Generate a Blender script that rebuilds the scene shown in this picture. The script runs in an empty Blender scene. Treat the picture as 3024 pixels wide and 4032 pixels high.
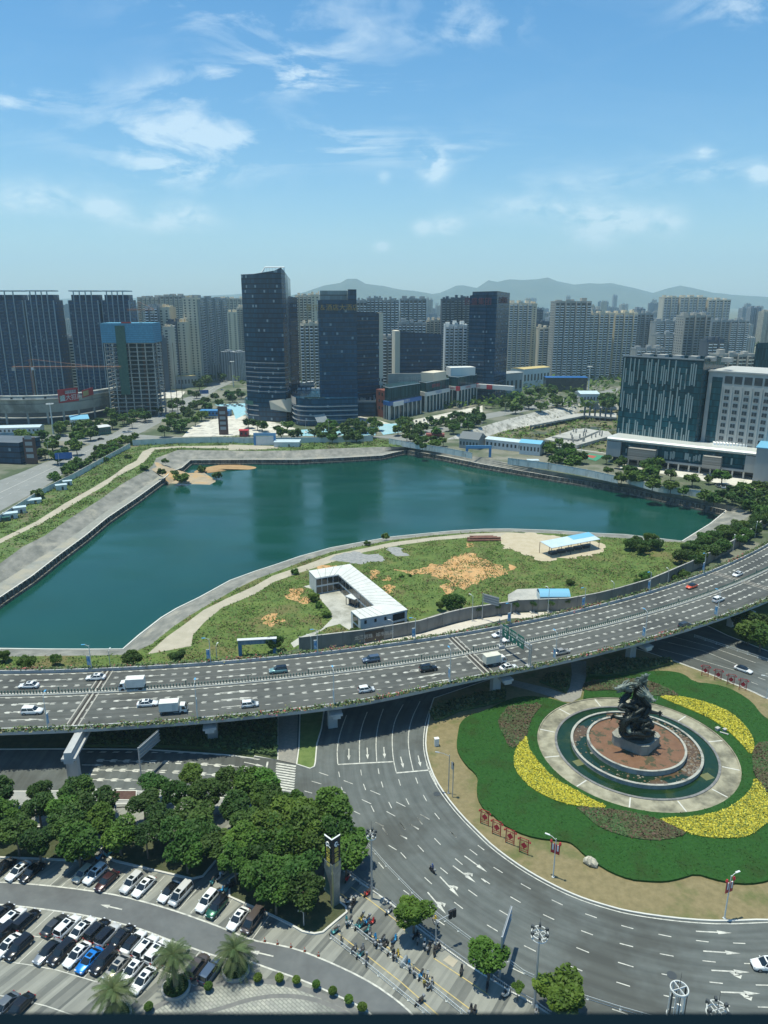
import bpy,bmesh,math,random
from mathutils import Vector,Matrix
from mathutils.geometry import tessellate_polygon
R=math.radians
sc=bpy.context.scene
col=sc.collection
random.seed(7)
#camera

CAMH=100.0
PITCH=math.atan((2016-1185)/2850)
cam_d=bpy.data.cameras.new('camera');cam=bpy.data.objects.new('camera',cam_d);col.objects.link(cam)
cam.location=(0,0,CAMH);cam.rotation_euler=(math.pi/2-PITCH,0,0)
cam_d.sensor_fit='VERTICAL';cam_d.sensor_height=36;cam_d.lens=36*2850/4032
cam_d.clip_start=0.05;cam_d.clip_end=60000
cam_d.dof.use_dof=True;cam_d.dof.focus_distance=300;cam_d.dof.aperture_fstop=4.6
sc.camera=cam
sc.render.resolution_x=768;sc.render.resolution_y=1024
#light and sky

SUN_EL,SUN_AZ=R(80),R(-76)
sd=Vector((math.sin(SUN_AZ)*math.cos(SUN_EL),math.cos(SUN_AZ)*math.cos(SUN_EL),math.sin(SUN_EL)))
sun_d=bpy.data.lights.new('sun','SUN');sun_d.energy=4.3;sun_d.angle=R(0.53);sun_d.color=(1.0,0.975,0.8)
sun=bpy.data.objects.new('sun',sun_d);col.objects.link(sun)
sun.rotation_euler=sd.to_track_quat('Z','Y').to_euler();sun.location=(0,0,800)
w=bpy.data.worlds.new('World');sc.world=w;w.use_nodes=True
nt=w.node_tree;N=nt.nodes;LK=nt.links;N.clear()
wo=N.new('ShaderNodeOutputWorld');bg=N.new('ShaderNodeBackground');bg.inputs[1].default_value=0.15
sky=N.new('ShaderNodeTexSky');sky.sky_type='NISHITA';sky.sun_disc=False
sky.sun_elevation=SUN_EL;sky.sun_rotation=SUN_AZ;sky.altitude=0;sky.air_density=1.0;sky.dust_density=.6;sky.ozone_density=3.5
tc=N.new('ShaderNodeTexCoord')
def wm(op,a,b=None,c=None):
 n=N.new('ShaderNodeMath');n.operation=op
 for i,v in enumerate((a,b,c)):
  if v is None:continue
  if isinstance(v,(int,float)):n.inputs[i].default_value=v
  else:LK.new(v,n.inputs[i])
 return n.outputs[0]
sx=N.new('ShaderNodeSeparateXYZ');LK.new(tc.outputs['Generated'],sx.inputs[0])
#azimuth and elevation tangents around the +Y direction

yy=wm('MAXIMUM',sx.outputs[1],0.05)
az=wm('DIVIDE',sx.outputs[0],yy);el=wm('DIVIDE',sx.outputs[2],yy)
cv=N.new('ShaderNodeCombineXYZ');LK.new(az,cv.inputs[0]);LK.new(el,cv.inputs[1])
def noise(scale,det,dist,sxy,rot=0.0):
 m=N.new('ShaderNodeMapping');LK.new(cv.outputs[0],m.inputs[0]);m.inputs['Scale'].default_value=(sxy[0],sxy[1],1);m.inputs['Rotation'].default_value=(0,0,rot)
 n=N.new('ShaderNodeTexNoise');LK.new(m.outputs[0],n.inputs['Vector'])
 n.inputs['Scale'].default_value=scale;n.inputs['Detail'].default_value=det;n.inputs['Roughness'].default_value=0.62;n.inputs['Distortion'].default_value=dist
 return n.outputs['Fac']
n1=noise(4.2,12,1.4,(1.0,3.4),-0.1);n2=noise(12,9,0.8,(1.0,2.6),0.12);n3=noise(30,8,0.3,(1,1.5))
def blob(a,e,ra,re,k=1.0,rot=0.0):
#soft patch of cloud cover around one direction of the sky

 da=wm('SUBTRACT',az,a);de=wm('SUBTRACT',el,e)
 c,s=math.cos(rot),math.sin(rot)
 u=wm('DIVIDE',wm('ADD',wm('MULTIPLY',da,c),wm('MULTIPLY',de,s)),ra)
 v=wm('DIVIDE',wm('SUBTRACT',wm('MULTIPLY',de,c),wm('MULTIPLY',da,s)),re)
 d=wm('ADD',wm('MULTIPLY',u,u),wm('MULTIPLY',v,v))
 return wm('MULTIPLY',wm('EXPONENT',wm('MULTIPLY',d,-1.0)),k)
def sp(px,py):
 x=px*1.82278-1512;y=py*1.82278-2016
 d=Vector((x,2850*math.cos(PITCH)-y*math.sin(PITCH),-2850*math.sin(PITCH)-y*math.cos(PITCH)))
 return d.x/d.y,d.z/d.y
def sb(px,py,rx,ry,k,rot=0.0):
 a,e=sp(px,py);return blob(a,e,rx*1.82278/2736,ry*1.82278/2736*1.25,k,rot)
cl=0.0
blobs=[sb(330,320,110,46,.6),sb(640,308,330,26,.75,-.03),sb(450,175,110,26,.7,.12),sb(650,160,50,22,.75),sb(800,180,90,22,.5),sb(500,30,160,28,.55),sb(1020,65,110,20,.5,.1),sb(1600,18,110,24,.6),sb(1290,395,150,18,.4),sb(60,212,170,22,.5,.02),sb(700,90,220,50,.28,.3),sb(980,12,50,12,.4),sb(1530,362,90,16,.5),sb(420,375,120,20,.45)]
acc=blobs[0]
for b in blobs[1:]:acc=wm('ADD',acc,b)
wisp=wm('MULTIPLY',wm('MAXIMUM',wm('SUBTRACT',wm('ADD',n1,wm('MULTIPLY',n2,0.4)),0.66),0),5.2)
wisp=wm('MULTIPLY',wisp,wm('MINIMUM',acc,1.0))
puff_b=[sb(937,352,24,22,1.5),sb(965,487,26,12,1.3),sb(912,492,16,10,1.1),sb(225,452,38,12,1.2),sb(400,458,40,14,.9),sb(1290,487,50,24,1.2),sb(1365,475,34,15,1.1),sb(1440,480,34,20,.9),sb(1645,378,22,14,1.3),sb(825,533,14,7,1.0),sb(70,430,90,22,.7),sb(1520,330,22,8,.9),sb(830,382,10,7,.7),sb(350,480,90,14,.7),sb(1180,450,120,18,.6)]
pc=puff_b[0]
for b in puff_b[1:]:pc=wm('ADD',pc,b)
puff=wm('MULTIPLY',wm('MAXIMUM',wm('SUBTRACT',wm('ADD',wm('MULTIPLY',n3,.6),wm('MULTIPLY',n2,.7)),0.5),0),4.0)
puff=wm('MULTIPLY',puff,pc)
veil=wm('MULTIPLY',wm('MAXIMUM',wm('SUBTRACT',n1,0.47),0),wm('MAXIMUM',wm('SUBTRACT',0.55,el),0))
cover=wm('MINIMUM',wm('ADD',wm('ADD',wisp,puff),wm('MULTIPLY',veil,.4)),0.55)
cover=wm('MULTIPLY',cover,wm('GREATER_THAN',sx.outputs[1],0.05))
mx=N.new('ShaderNodeMix');mx.data_type='RGBA';LK.new(cover,mx.inputs[0])
#clouds over the other half of the sky as well, for reflections: broken by the same noise

tint=N.new('ShaderNodeMix');tint.data_type='RGBA';tint.blend_type='MULTIPLY';tint.inputs[0].default_value=1.0;tint.inputs[7].default_value=(0.97,1.04,1.0,1)
hsv=N.new('ShaderNodeHueSaturation');hsv.inputs['Saturation'].default_value=1.36;hsv.inputs['Value'].default_value=.78;hsv.inputs['Hue'].default_value=.497;LK.new(sky.outputs[0],hsv.inputs['Color']);LK.new(hsv.outputs[0],tint.inputs[6]);LK.new(tint.outputs[2],mx.inputs[6]);mx.inputs[7].default_value=(5.6,6.3,6.5,1)
LK.new(mx.outputs[2],bg.inputs[0]);LK.new(bg.outputs[0],wo.inputs[0])
sc.view_settings.view_transform='Standard';sc.view_settings.look='None';sc.view_settings.exposure=0.33;sc.view_settings.gamma=1
sc.cycles.volume_bounces=1 if hasattr(sc,'cycles')else 0
sc.cycles.max_bounces=6
#tracing: photograph crops -> world

CR=dict(A=(0,1000,.60277),B=(900,1000,.60277),C=(1800,1000,.7378),D=(0,1700,.60277),E=(1000,1900,.60277),F=(2000,1700,.61724),G=(0,2500,.60277),H=(1000,2400,.60277),I=(2000,2400,.61724),J=(0,3200,.60277),K=(900,3200,.60277),L=(1900,3200,.67752),M=(0,0,1.82278))
CP,SP_=math.cos(PITCH),math.sin(PITCH)
def ray(c,x,y):
 o=CR[c];px=o[0]+x*o[2]-1512;py=o[1]+y*o[2]-2016
 return Vector((px,2850*CP-py*SP_,-2850*SP_-py*CP))
def P(c,x,y,z=0.0):
 d=ray(c,x,y);t=(z-CAMH)/d.z
 return Vector((d.x*t,d.y*t,z))
def hit(c,x,y,Y):
 d=ray(c,x,y);t=Y/d.y
 return Vector((d.x*t,Y,CAMH+d.z*t))
def PL(c,pts,z=0.0):return[P(c,x,y,z)for x,y in pts]
#properties and mesh building

def tag(o,label=None,cat=None,group=None,kind=None):
 if label:o['label']=label
 if cat:o['category']=cat
 if group:o['group']=group
 if kind:o['kind']=kind
 return o
def empty(name,loc=(0,0,0),rz=0.0,label=None,cat=None,group=None,kind=None):
 o=bpy.data.objects.new(name,None);col.objects.link(o);o.location=loc;o.rotation_euler=(0,0,rz)
 o.empty_display_size=0.5
 return tag(o,label,cat,group,kind)
class MB:
 def __init__(s):s.v=[];s.f=[];s.m=[];s.uv=[]
 def face(s,pts,m=0,uv=None):
  b=len(s.v);s.v+=[tuple(p)for p in pts];s.f.append(tuple(range(b,b+len(pts))));s.m.append(m)
  s.uv.append(uv if uv else[(0,0)]*len(pts));return s
 def grid(s,rows,m=0,close=False):
  b=len(s.v);n=len(rows[0])
  for r in rows:s.v+=[tuple(p)for p in r]
  for i in range(len(rows)-1):
   for j in range(n if close else n-1):
    k=(j+1)%n
    s.f.append((b+i*n+j,b+i*n+k,b+(i+1)*n+k,b+(i+1)*n+j));s.m.append(m);s.uv.append([(0,0)]*4)
  return s
 def wall(s,a,b,z0,z1,m=0,z1b=None,u0=0.0):
  L=math.hypot(b[0]-a[0],b[1]-a[1]);zb=z1 if z1b is None else z1b
  return s.face([(a[0],a[1],z0),(b[0],b[1],z0),(b[0],b[1],zb),(a[0],a[1],z1)],m,[(u0,z0),(u0+L,z0),(u0+L,zb),(u0,z1)])
 def prism(s,poly,z0,z1,m=0,mt=None,bottom=False,uvs=True):
  poly=[(p[0],p[1])for p in poly]
  if area(poly)<0:poly=poly[::-1]
  n=len(poly);u=0.0
  for i in range(n):
   a,b=poly[i],poly[(i+1)%n];s.wall(a,b,z0,z1,m,u0=u);u+=math.hypot(b[0]-a[0],b[1]-a[1])
  s.cap(poly,z1,m if mt is None else mt)
  if bottom:s.cap(poly[::-1],z0,m)
  return s
 def cap(s,poly,z,m=0):
  if len(poly)<=4:return s.face([(p[0],p[1],z)for p in poly],m,[(p[0],p[1])for p in poly])
  b=len(s.v);s.v+=[(p[0],p[1],z)for p in poly]
  up=area(poly)>0
  for t in tessellate_polygon([[Vector((p[0],p[1],0))for p in poly]]):
   q=[poly[i]for i in t]
   t=tuple(t)if(area(q)>0)==up else tuple(t)[::-1]
   s.f.append(tuple(b+i for i in t));s.m.append(m);s.uv.append([(poly[i][0],poly[i][1])for i in t])
  return s
 def box(s,cx,cy,z0,w,d,h,rz=0.0,m=0,mt=None):
  c,n=math.cos(rz),math.sin(rz)
  q=[(cx+a*w/2*c-b*d/2*n,cy+a*w/2*n+b*d/2*c)for a,b in((-1,-1),(1,-1),(1,1),(-1,1))]
  return s.prism(q,z0,z0+h,m,mt,True)
 def tube(s,pts,r,n=8,m=0,cap=True):
  pts=[Vector(p)for p in pts];rs=r if isinstance(r,(list,tuple))else[r]*len(pts);rows=[]
  for i,p in enumerate(pts):
   t=(pts[min(i+1,len(pts)-1)]-pts[max(i-1,0)]).normalized()
   a=t.cross(Vector((0,0,1))if abs(t.z)<.9 else Vector((0,1,0))).normalized();b=t.cross(a)
   rows.append([p+(a*math.cos(2*math.pi*k/n)+b*math.sin(2*math.pi*k/n))*rs[i]for k in range(n)])
  s.grid(rows,m,True)
  if cap:
   for rr in(rows[0][::-1],rows[-1]):s.face(rr,m)
  return s
 def leaf(s,p,size,rnd,m=0,up=0.35):
  a=Vector((rnd.uniform(-1,1),rnd.uniform(-1,1),rnd.uniform(-.5,.5)*(1-up))).normalized()
  b=a.cross(Vector((rnd.uniform(-1,1),rnd.uniform(-1,1),rnd.uniform(.2,1.4)))).normalized()*size*rnd.uniform(.6,1.1);a=a*size*rnd.uniform(.6,1.1)
  return s.face([p-a-b*.5,p+a*.2-b,p+a+b*.5,p-a*.2+b],m)
 def build(s,name,mats,parent=None,smooth=False,fix=False):
  me=bpy.data.meshes.new(name);me.from_pydata(s.v,[],s.f)
  mats=mats if isinstance(mats,(list,tuple))else[mats]
  for x in mats:me.materials.append(x)
  if len(mats)>1:me.polygons.foreach_set('material_index',s.m)
  ul=me.uv_layers.new(name='UVMap');flat=[c for f in s.uv for p in f for c in p];ul.data.foreach_set('uv',flat)
  if smooth:me.polygons.foreach_set('use_smooth',[True]*len(s.f))
  if fix:
   bm=bmesh.new();bm.from_mesh(me);bmesh.ops.remove_doubles(bm,verts=bm.verts,dist=1e-4);bmesh.ops.recalc_face_normals(bm,faces=bm.faces);bm.to_mesh(me);bm.free()
  me.update()
  o=bpy.data.objects.new(name,me);col.objects.link(o)
  if parent:o.parent=parent
  return o
def area(p):
 return .5*sum(p[i][0]*p[(i+1)%len(p)][1]-p[(i+1)%len(p)][0]*p[i][1]for i in range(len(p)))
def sheet(name,poly,z,m,parent=None,holes=None,kind='structure'):
 b=MB();pl=[[Vector((p[0],p[1],0))for p in poly]]+[[Vector((p[0],p[1],0))for p in h]for h in(holes or[])]
 flat=[p for l in pl for p in l];b.v=[(p.x,p.y,z)for p in flat]
 for t in tessellate_polygon(pl):
  if area([flat[i]for i in t])<0:t=tuple(t)[::-1]
  b.f.append(tuple(t));b.m.append(0);b.uv.append([(flat[i].x,flat[i].y)for i in t])
 o=b.build(name,m,parent)
 if kind and not parent:o['kind']=kind
 return o
def copy_tree(o,parent=None):
 c=o.copy();col.objects.link(c)
 if parent:c.parent=parent
 for ch in list(o.children):copy_tree(ch,c)
 return c
def resample(pts,step):
 pts=[Vector((p[0],p[1],0))for p in pts];out=[pts[0]]
 for a,b in zip(pts,pts[1:]):
  n=max(1,int((b-a).length/step))
  for k in range(1,n+1):out.append(a.lerp(b,k/n))
 return out
def smooth_line(pts,it=2,closed=False):
 pts=[Vector(p)for p in pts]
 for _ in range(it):
  n=len(pts);q=[]if closed else[pts[0]]
  for i in range(n if closed else n-1):
   a,b=pts[i],pts[(i+1)%n];q+=[a.lerp(b,.25),a.lerp(b,.75)]
  if not closed:q.append(pts[-1])
  pts=q
 return pts
def offset(pts,d):
 out=[]
 for i,p in enumerate(pts):
  t=(pts[min(i+1,len(pts)-1)]-pts[max(i-1,0)]);t=Vector((t.x,t.y,0)).normalized()
  out.append(Vector((p.x-t.y*d,p.y+t.x*d,0)))
 return out
def inside(p,poly):
 r=False;j=len(poly)-1
 for i in range(len(poly)):
  xi,yi,xj,yj=poly[i][0],poly[i][1],poly[j][0],poly[j][1]
  if(yi>p[1])!=(yj>p[1])and p[0]<(xj-xi)*(p[1]-yi)/(yj-yi)+xi:r=not r
  j=i
 return r
 #materials

def mk(name,c1,c2=None,scale=1.0,rough=0.8,metal=0.0,bump=0.0,detail=4,lo=.35,hi=.65,spec=0.5,coord='Object',stretch=None,c3=None,scale3=None,lo3=.5,hi3=.62,coat=0.0):
 m=bpy.data.materials.new(name);m.use_nodes=True;t=m.node_tree;b=t.nodes['Principled BSDF']
 b.inputs['Roughness'].default_value=rough;b.inputs['Metallic'].default_value=metal;b.inputs['Specular IOR Level'].default_value=spec
 b.inputs['Coat Weight'].default_value=coat
 b.inputs['Base Color'].default_value=(*c1,1)
 m.diffuse_color=(*c1,1)
 if c2 or bump or c3:
  tc=t.nodes.new('ShaderNodeTexCoord');src=tc.outputs[coord]
  if stretch:
   mp=t.nodes.new('ShaderNodeMapping');mp.inputs['Scale'].default_value=stretch[:3]
   if len(stretch)>3:mp.inputs['Rotation'].default_value=(0,0,stretch[3])
   t.links.new(src,mp.inputs[0]);src=mp.outputs[0]
  def nz(s,d=detail):
   n=t.nodes.new('ShaderNodeTexNoise');n.inputs['Scale'].default_value=s;n.inputs['Detail'].default_value=d;n.inputs['Roughness'].default_value=.65
   t.links.new(src,n.inputs['Vector']);return n
  n=nz(scale);out=None
  if c2:
   r=t.nodes.new('ShaderNodeValToRGB');r.color_ramp.elements[0].position=lo;r.color_ramp.elements[1].position=hi
   r.color_ramp.elements[0].color=(*c1,1);r.color_ramp.elements[1].color=(*c2,1)
   t.links.new(n.outputs['Fac'],r.inputs[0]);out=r.outputs[0]
  if c3:
   n3=nz(scale3 or scale*.2,5);mr=t.nodes.new('ShaderNodeMapRange');mr.inputs[1].default_value=lo3;mr.inputs[2].default_value=hi3
   t.links.new(n3.outputs['Fac'],mr.inputs[0]);mx=t.nodes.new('ShaderNodeMix');mx.data_type='RGBA'
   t.links.new(mr.outputs[0],mx.inputs[0]);mx.inputs[6].default_value=(*c1,1);mx.inputs[7].default_value=(*c3,1)
   if out:t.links.new(out,mx.inputs[6])
   out=mx.outputs[2]
  if out:t.links.new(out,b.inputs['Base Color'])
  if bump:
   bp=t.nodes.new('ShaderNodeBump');bp.inputs['Strength'].default_value=bump;bp.inputs['Distance'].default_value=.3
   t.links.new(n.outputs['Fac'],bp.inputs['Height']);t.links.new(bp.outputs[0],b.inputs['Normal'])
 return m
def leafmat(name,c1,c2,c3=None):
 m=mk(name,c1,c2,scale=.55,rough=.6,lo=.38,hi=.62,spec=.25,detail=6)
 t=m.node_tree;b=t.nodes['Principled BSDF']
 oi=t.nodes.new('ShaderNodeObjectInfo');hs=t.nodes.new('ShaderNodeHueSaturation')
 a=t.nodes.new('ShaderNodeMapRange');a.inputs[3].default_value=.72;a.inputs[4].default_value=1.3;t.links.new(oi.outputs['Random'],a.inputs[0]);t.links.new(a.outputs[0],hs.inputs['Value'])
 h=t.nodes.new('ShaderNodeMapRange');h.inputs[3].default_value=.515;h.inputs[4].default_value=.475
 mu=t.nodes.new('ShaderNodeMath');mu.operation='MULTIPLY';mu.inputs[1].default_value=7.31;fr=t.nodes.new('ShaderNodeMath');fr.operation='FRACT'
 t.links.new(oi.outputs['Random'],mu.inputs[0]);t.links.new(mu.outputs[0],fr.inputs[0]);t.links.new(fr.outputs[0],h.inputs[0]);t.links.new(h.outputs[0],hs.inputs['Hue'])
 src=b.inputs['Base Color'].links[0].from_socket;t.links.new(src,hs.inputs['Color']);t.links.new(hs.outputs[0],b.inputs['Base Color'])
 tr=t.nodes.new('ShaderNodeBsdfTranslucent');t.links.new(hs.outputs[0],tr.inputs[0]);ms=t.nodes.new('ShaderNodeMixShader');ms.inputs[0].default_value=.22
 out=t.nodes['Material Output'];t.links.new(b.outputs[0],ms.inputs[1]);t.links.new(tr.outputs[0],ms.inputs[2]);t.links.new(ms.outputs[0],out.inputs[0])
 return m
def glassmat(name,c,pw=1.6,fh=4.0,band=None,bandw=.25,lit=.05,litc=(.2,.28,.33),var=.5,rough=.12,fin=None,finc=(.5,.55,.55),mull=.05,seed=0.0):
 """curtain wall: panels of slightly different tint, floor bands, now and then a pale pane; uv are metres"""
 m=bpy.data.materials.new(name);m.use_nodes=True;t=m.node_tree;b=t.nodes['Principled BSDF'];L=t.links
 def mt(op,*a):
  n=t.nodes.new('ShaderNodeMath');n.operation=op
  for i,v in enumerate(a):
   if isinstance(v,(int,float)):n.inputs[i].default_value=v
   else:L.new(v,n.inputs[i])
  return n.outputs[0]
 uv=t.nodes.new('ShaderNodeTexCoord');s=t.nodes.new('ShaderNodeSeparateXYZ');L.new(uv.outputs['UV'],s.inputs[0])
 U=mt('DIVIDE',s.outputs[0],pw);V=mt('DIVIDE',s.outputs[1],fh)
 cb=t.nodes.new('ShaderNodeCombineXYZ');L.new(mt('FLOOR',U),cb.inputs[0]);L.new(mt('FLOOR',V),cb.inputs[1]);cb.inputs[2].default_value=seed
 wn=t.nodes.new('ShaderNodeTexWhiteNoise');L.new(cb.outputs[0],wn.inputs[0])
 big=t.nodes.new('ShaderNodeTexNoise');big.inputs['Scale'].default_value=.035;big.inputs['Detail'].default_value=3;L.new(uv.outputs['UV'],big.inputs[0])
 def mix(f,a,bb):
  n=t.nodes.new('ShaderNodeMix');n.data_type='RGBA';L.new(f,n.inputs[0])if not isinstance(f,float)else None
  for i,v in((6,a),(7,bb)):
   if isinstance(v,tuple):n.inputs[i].default_value=(*v,1)
   else:L.new(v,n.inputs[i])
  return n.outputs[2]
 c2=tuple(x*(1+var)for x in c);c1=tuple(x*(1-var*.6)for x in c)
 cc=mix(mt('ADD',mt('MULTIPLY',wn.outputs['Value'],.55),mt('MULTIPLY',big.outputs['Fac'],.45)),c1,c2)
 fu=mt('FRACT',U);fv=mt('FRACT',V)
 win=mt('MULTIPLY',mt('GREATER_THAN',wn.outputs['Value'],1-lit),mt('MULTIPLY',mt('GREATER_THAN',fv,.35),mt('LESS_THAN',fv,.85)))
 cc=mix(win,cc,litc)
 cc=mix(mt('LESS_THAN',fv,bandw),cc,band or tuple(x*.45 for x in c))
 cc=mix(mt('LESS_THAN',fu,mull),cc,tuple(x*.5 for x in c))
 if fin:
  F=mt('DIVIDE',s.outputs[0],fin);fcb=t.nodes.new('ShaderNodeCombineXYZ');L.new(mt('FLOOR',F),fcb.inputs[0]);
  cc=mix(mt('LESS_THAN',mt('FRACT',F),.09),cc,finc)
 L.new(cc,b.inputs['Base Color']);b.inputs['Roughness'].default_value=rough;b.inputs['Specular IOR Level'].default_value=.3
 bp=t.nodes.new('ShaderNodeBump');bp.inputs['Strength'].default_value=.12;bp.inputs['Distance'].default_value=.1;L.new(wn.outputs['Value'],bp.inputs['Height']);L.new(bp.outputs[0],b.inputs['Normal'])
 return m
ASPH=mk('asphalt',(.085,.098,.094),(.108,.12,.115),scale=.35,rough=.85,detail=9,bump=.05,c3=(.066,.072,.066),scale3=.04,lo3=.47,hi3=.57)
ASPH2=mk('deck_asphalt',(.074,.08,.073),(.096,.1,.092),scale=.3,rough=.85,detail=8,c3=(.056,.06,.056),scale3=.05)
def wear(m,cx,cy,amt=.22,k=1.1):
#tyre-polished and oil-darkened tracks that follow the curve of the road

 t=m.node_tree;L=t.links;b=t.nodes['Principled BSDF'];src=b.inputs['Base Color'].links[0].from_socket;tc=t.nodes.new('ShaderNodeTexCoord');mp=t.nodes.new('ShaderNodeMapping');mp.inputs['Location'].default_value=(-cx,-cy,0);L.new(tc.outputs['Object'],mp.inputs[0])
 s=t.nodes.new('ShaderNodeSeparateXYZ');L.new(mp.outputs[0],s.inputs[0])
 def mt(op,*a):
  n=t.nodes.new('ShaderNodeMath');n.operation=op
  for i,v in enumerate(a):
   if isinstance(v,(int,float)):n.inputs[i].default_value=v
   else:L.new(v,n.inputs[i])
  return n.outputs[0]
 r=mt('SQRT',mt('ADD',mt('MULTIPLY',s.outputs[0],s.outputs[0]),mt('MULTIPLY',s.outputs[1],s.outputs[1])));th=mt('ARCTAN2',s.outputs[1],s.outputs[0]);c=t.nodes.new('ShaderNodeCombineXYZ');L.new(r,c.inputs[0]);L.new(mt('MULTIPLY',th,3.0),c.inputs[1])
 n=t.nodes.new('ShaderNodeTexNoise');n.inputs['Scale'].default_value=k;n.inputs['Detail'].default_value=3;L.new(c.outputs[0],n.inputs[0]);mr=t.nodes.new('ShaderNodeMapRange');mr.inputs[1].default_value=.35;mr.inputs[2].default_value=.65;mr.inputs[3].default_value=1-amt;mr.inputs[4].default_value=1+amt*.7;L.new(n.outputs['Fac'],mr.inputs[0])
 v=t.nodes.new('ShaderNodeVectorMath');v.operation='SCALE';L.new(src,v.inputs[0]);L.new(mr.outputs[0],v.inputs['Scale']);L.new(v.outputs[0],b.inputs['Base Color'])
wear(ASPH,58.3,145.9,.2,.9);wear(ASPH2,-102.7,530.4,.2,1.0)
FARROAD=mk('worn_asphalt',(.19,.2,.19),(.23,.24,.23),scale=.1,rough=.9)
WHITE=mk('road_paint',(.56,.56,.5),(.26,.265,.245),scale=1.1,rough=.65,lo=.42,hi=.72)
WORN=mk('worn_paint',(.36,.36,.33),(.48,.48,.45),scale=1.4,rough=.7)
YPAINT=mk('yellow_paint',(.55,.42,.14),(.42,.35,.18),scale=1,rough=.7)
CONC=mk('concrete',(.34,.34,.31),(.44,.43,.39),scale=.25,rough=.9,bump=.1,detail=7,c3=(.27,.27,.25),scale3=.06)
CONCP=mk('pale_concrete',(.5,.5,.46),(.58,.57,.52),scale=.3,rough=.85)
CONCD=mk('stained_concrete',(.2,.2,.18),(.33,.32,.28),scale=.3,rough=.9,bump=.15,stretch=(1,1,.2),detail=8,c3=(.13,.12,.1),scale3=.2)
STEEL=mk('galvanised_steel',(.45,.47,.48),rough=.45,metal=.5)
DSTEEL=mk('dark_steel',(.06,.07,.075),rough=.5,metal=.3)
WPAINT=mk('white_paint',(.72,.73,.7),(.64,.65,.62),scale=.4,rough=.45)
BLACK=mk('black_rubber',(.015,.015,.016),rough=.7)
DGLASS=mk('dark_glass',(.012,.018,.022),rough=.06,spec=.8)
BLUE=mk('blue_panel',(.05,.2,.42),rough=.5)
RED=mk('red_panel',(.42,.03,.035),rough=.5)
TRUNK=mk('bark',(.1,.08,.055),(.16,.13,.1),scale=2,rough=.9)
HAZE=8e-5
#GROUND, POND, ROADS

rows=[('D',-250,1275,-250,1160,-250,1010),('D',0,1085,0,990,0,860),('D',210,945,170,880,150,750),('D',390,805,330,780,290,680),('D',560,680,520,650,450,570),('D',700,565,680,530,650,445),('D',900,430,880,400,790,345),('D',1092,290,1035,292,975,240),('D',1110,268,1095,262,1000,215),('D',1190,235,1170,225,1020,172),('D',1245,187,1235,180,1165,118),('B',170,1345,170,1335,170,1287),('B',450,1346,450,1333,450,1283),('B',750,1332,750,1322,750,1268),('B',1000,1318,1000,1302,1000,1260),('B',1110,1292,1080,1285,1100,1259),('B',1165,1283,1165,1273,1175,1258),('B',1400,1322,1400,1315,1420,1288),('B',1659,1375,1659,1368,1659,1330),('F',300,288,300,283,300,256),('F',600,335,600,330,600,308),('F',800,368,800,362,800,342),('F',1000,418,1000,412,1000,385),('F',1200,458,1200,452,1210,428),('F',1385,502,1395,499,1400,466),('F',1386,506,1402,507,1560,517),('F',1290,585,1302,590,1450,605),('F',1108,698,1116,702,1190,708),('F',950,680,950,684,950,700),('F',750,656,750,660,750,680),('F',560,648,560,652,560,670),('F',300,630,300,634,300,650),('F',0,620,0,624,0,638),('E',1500,305,1500,309,1500,322),('E',1300,316,1300,320,1300,334),('E',1100,335,1100,339,1100,352),('E',900,355,900,360,900,376),('E',700,390,700,395,710,413),('E',500,427,501,433,512,452),('E',300,482,301,489,322,514),('E',130,540,132,547,160,577),('E',0,582,2,590,20,628),('D',1500,972,1503,980,1540,1028),('D',1300,1082,1303,1090,1352,1134),('D',1150,1155,1154,1163,1225,1210),('D',1050,1215,1055,1223,1125,1278),('D',900,1332,908,1340,995,1385),('D',800,1420,805,1428,835,1458),('D',600,1421,600,1428,600,1462),('D',300,1420,300,1427,300,1465),('D',0,1416,0,1424,0,1470),('D',-250,1413,-250,1421,-250,1473)]
inner=[P(r[0],r[1],r[2],-3)for r in rows];mid=[P(r[0],r[3],r[4],-3)for r in rows];outer=[P(r[0],r[5],r[6],0)for r in rows]
BANK=mk('sprayed_concrete_bank',(.13,.135,.12),(.26,.255,.225),scale=.22,rough=.92,bump=.5,detail=11,stretch=(1,.6,.35,.6),c3=(.34,.32,.26),scale3=.12,lo3=.55,hi3=.72)
BERM=mk('berm_concrete',(.2,.21,.185),(.28,.28,.25),scale=.3,rough=.92,bump=.1,detail=8,c3=(.31,.29,.23),scale3=.06)
b=MB()
for i in range(len(rows)-1):
 n=3
 for k in range(n):
  f0,f1=k/n,(k+1)/n
  b.face([mid[i].lerp(outer[i],f0),mid[i+1].lerp(outer[i+1],f0),mid[i+1].lerp(outer[i+1],f1),mid[i].lerp(outer[i],f1)],0)
 b.face([inner[i],inner[i+1],mid[i+1],mid[i]],1)
bank=b.build('pond_bank',[BANK,BERM],fix=True);tag(bank,kind='structure')
#drain chutes and pale capping line along the berm

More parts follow.
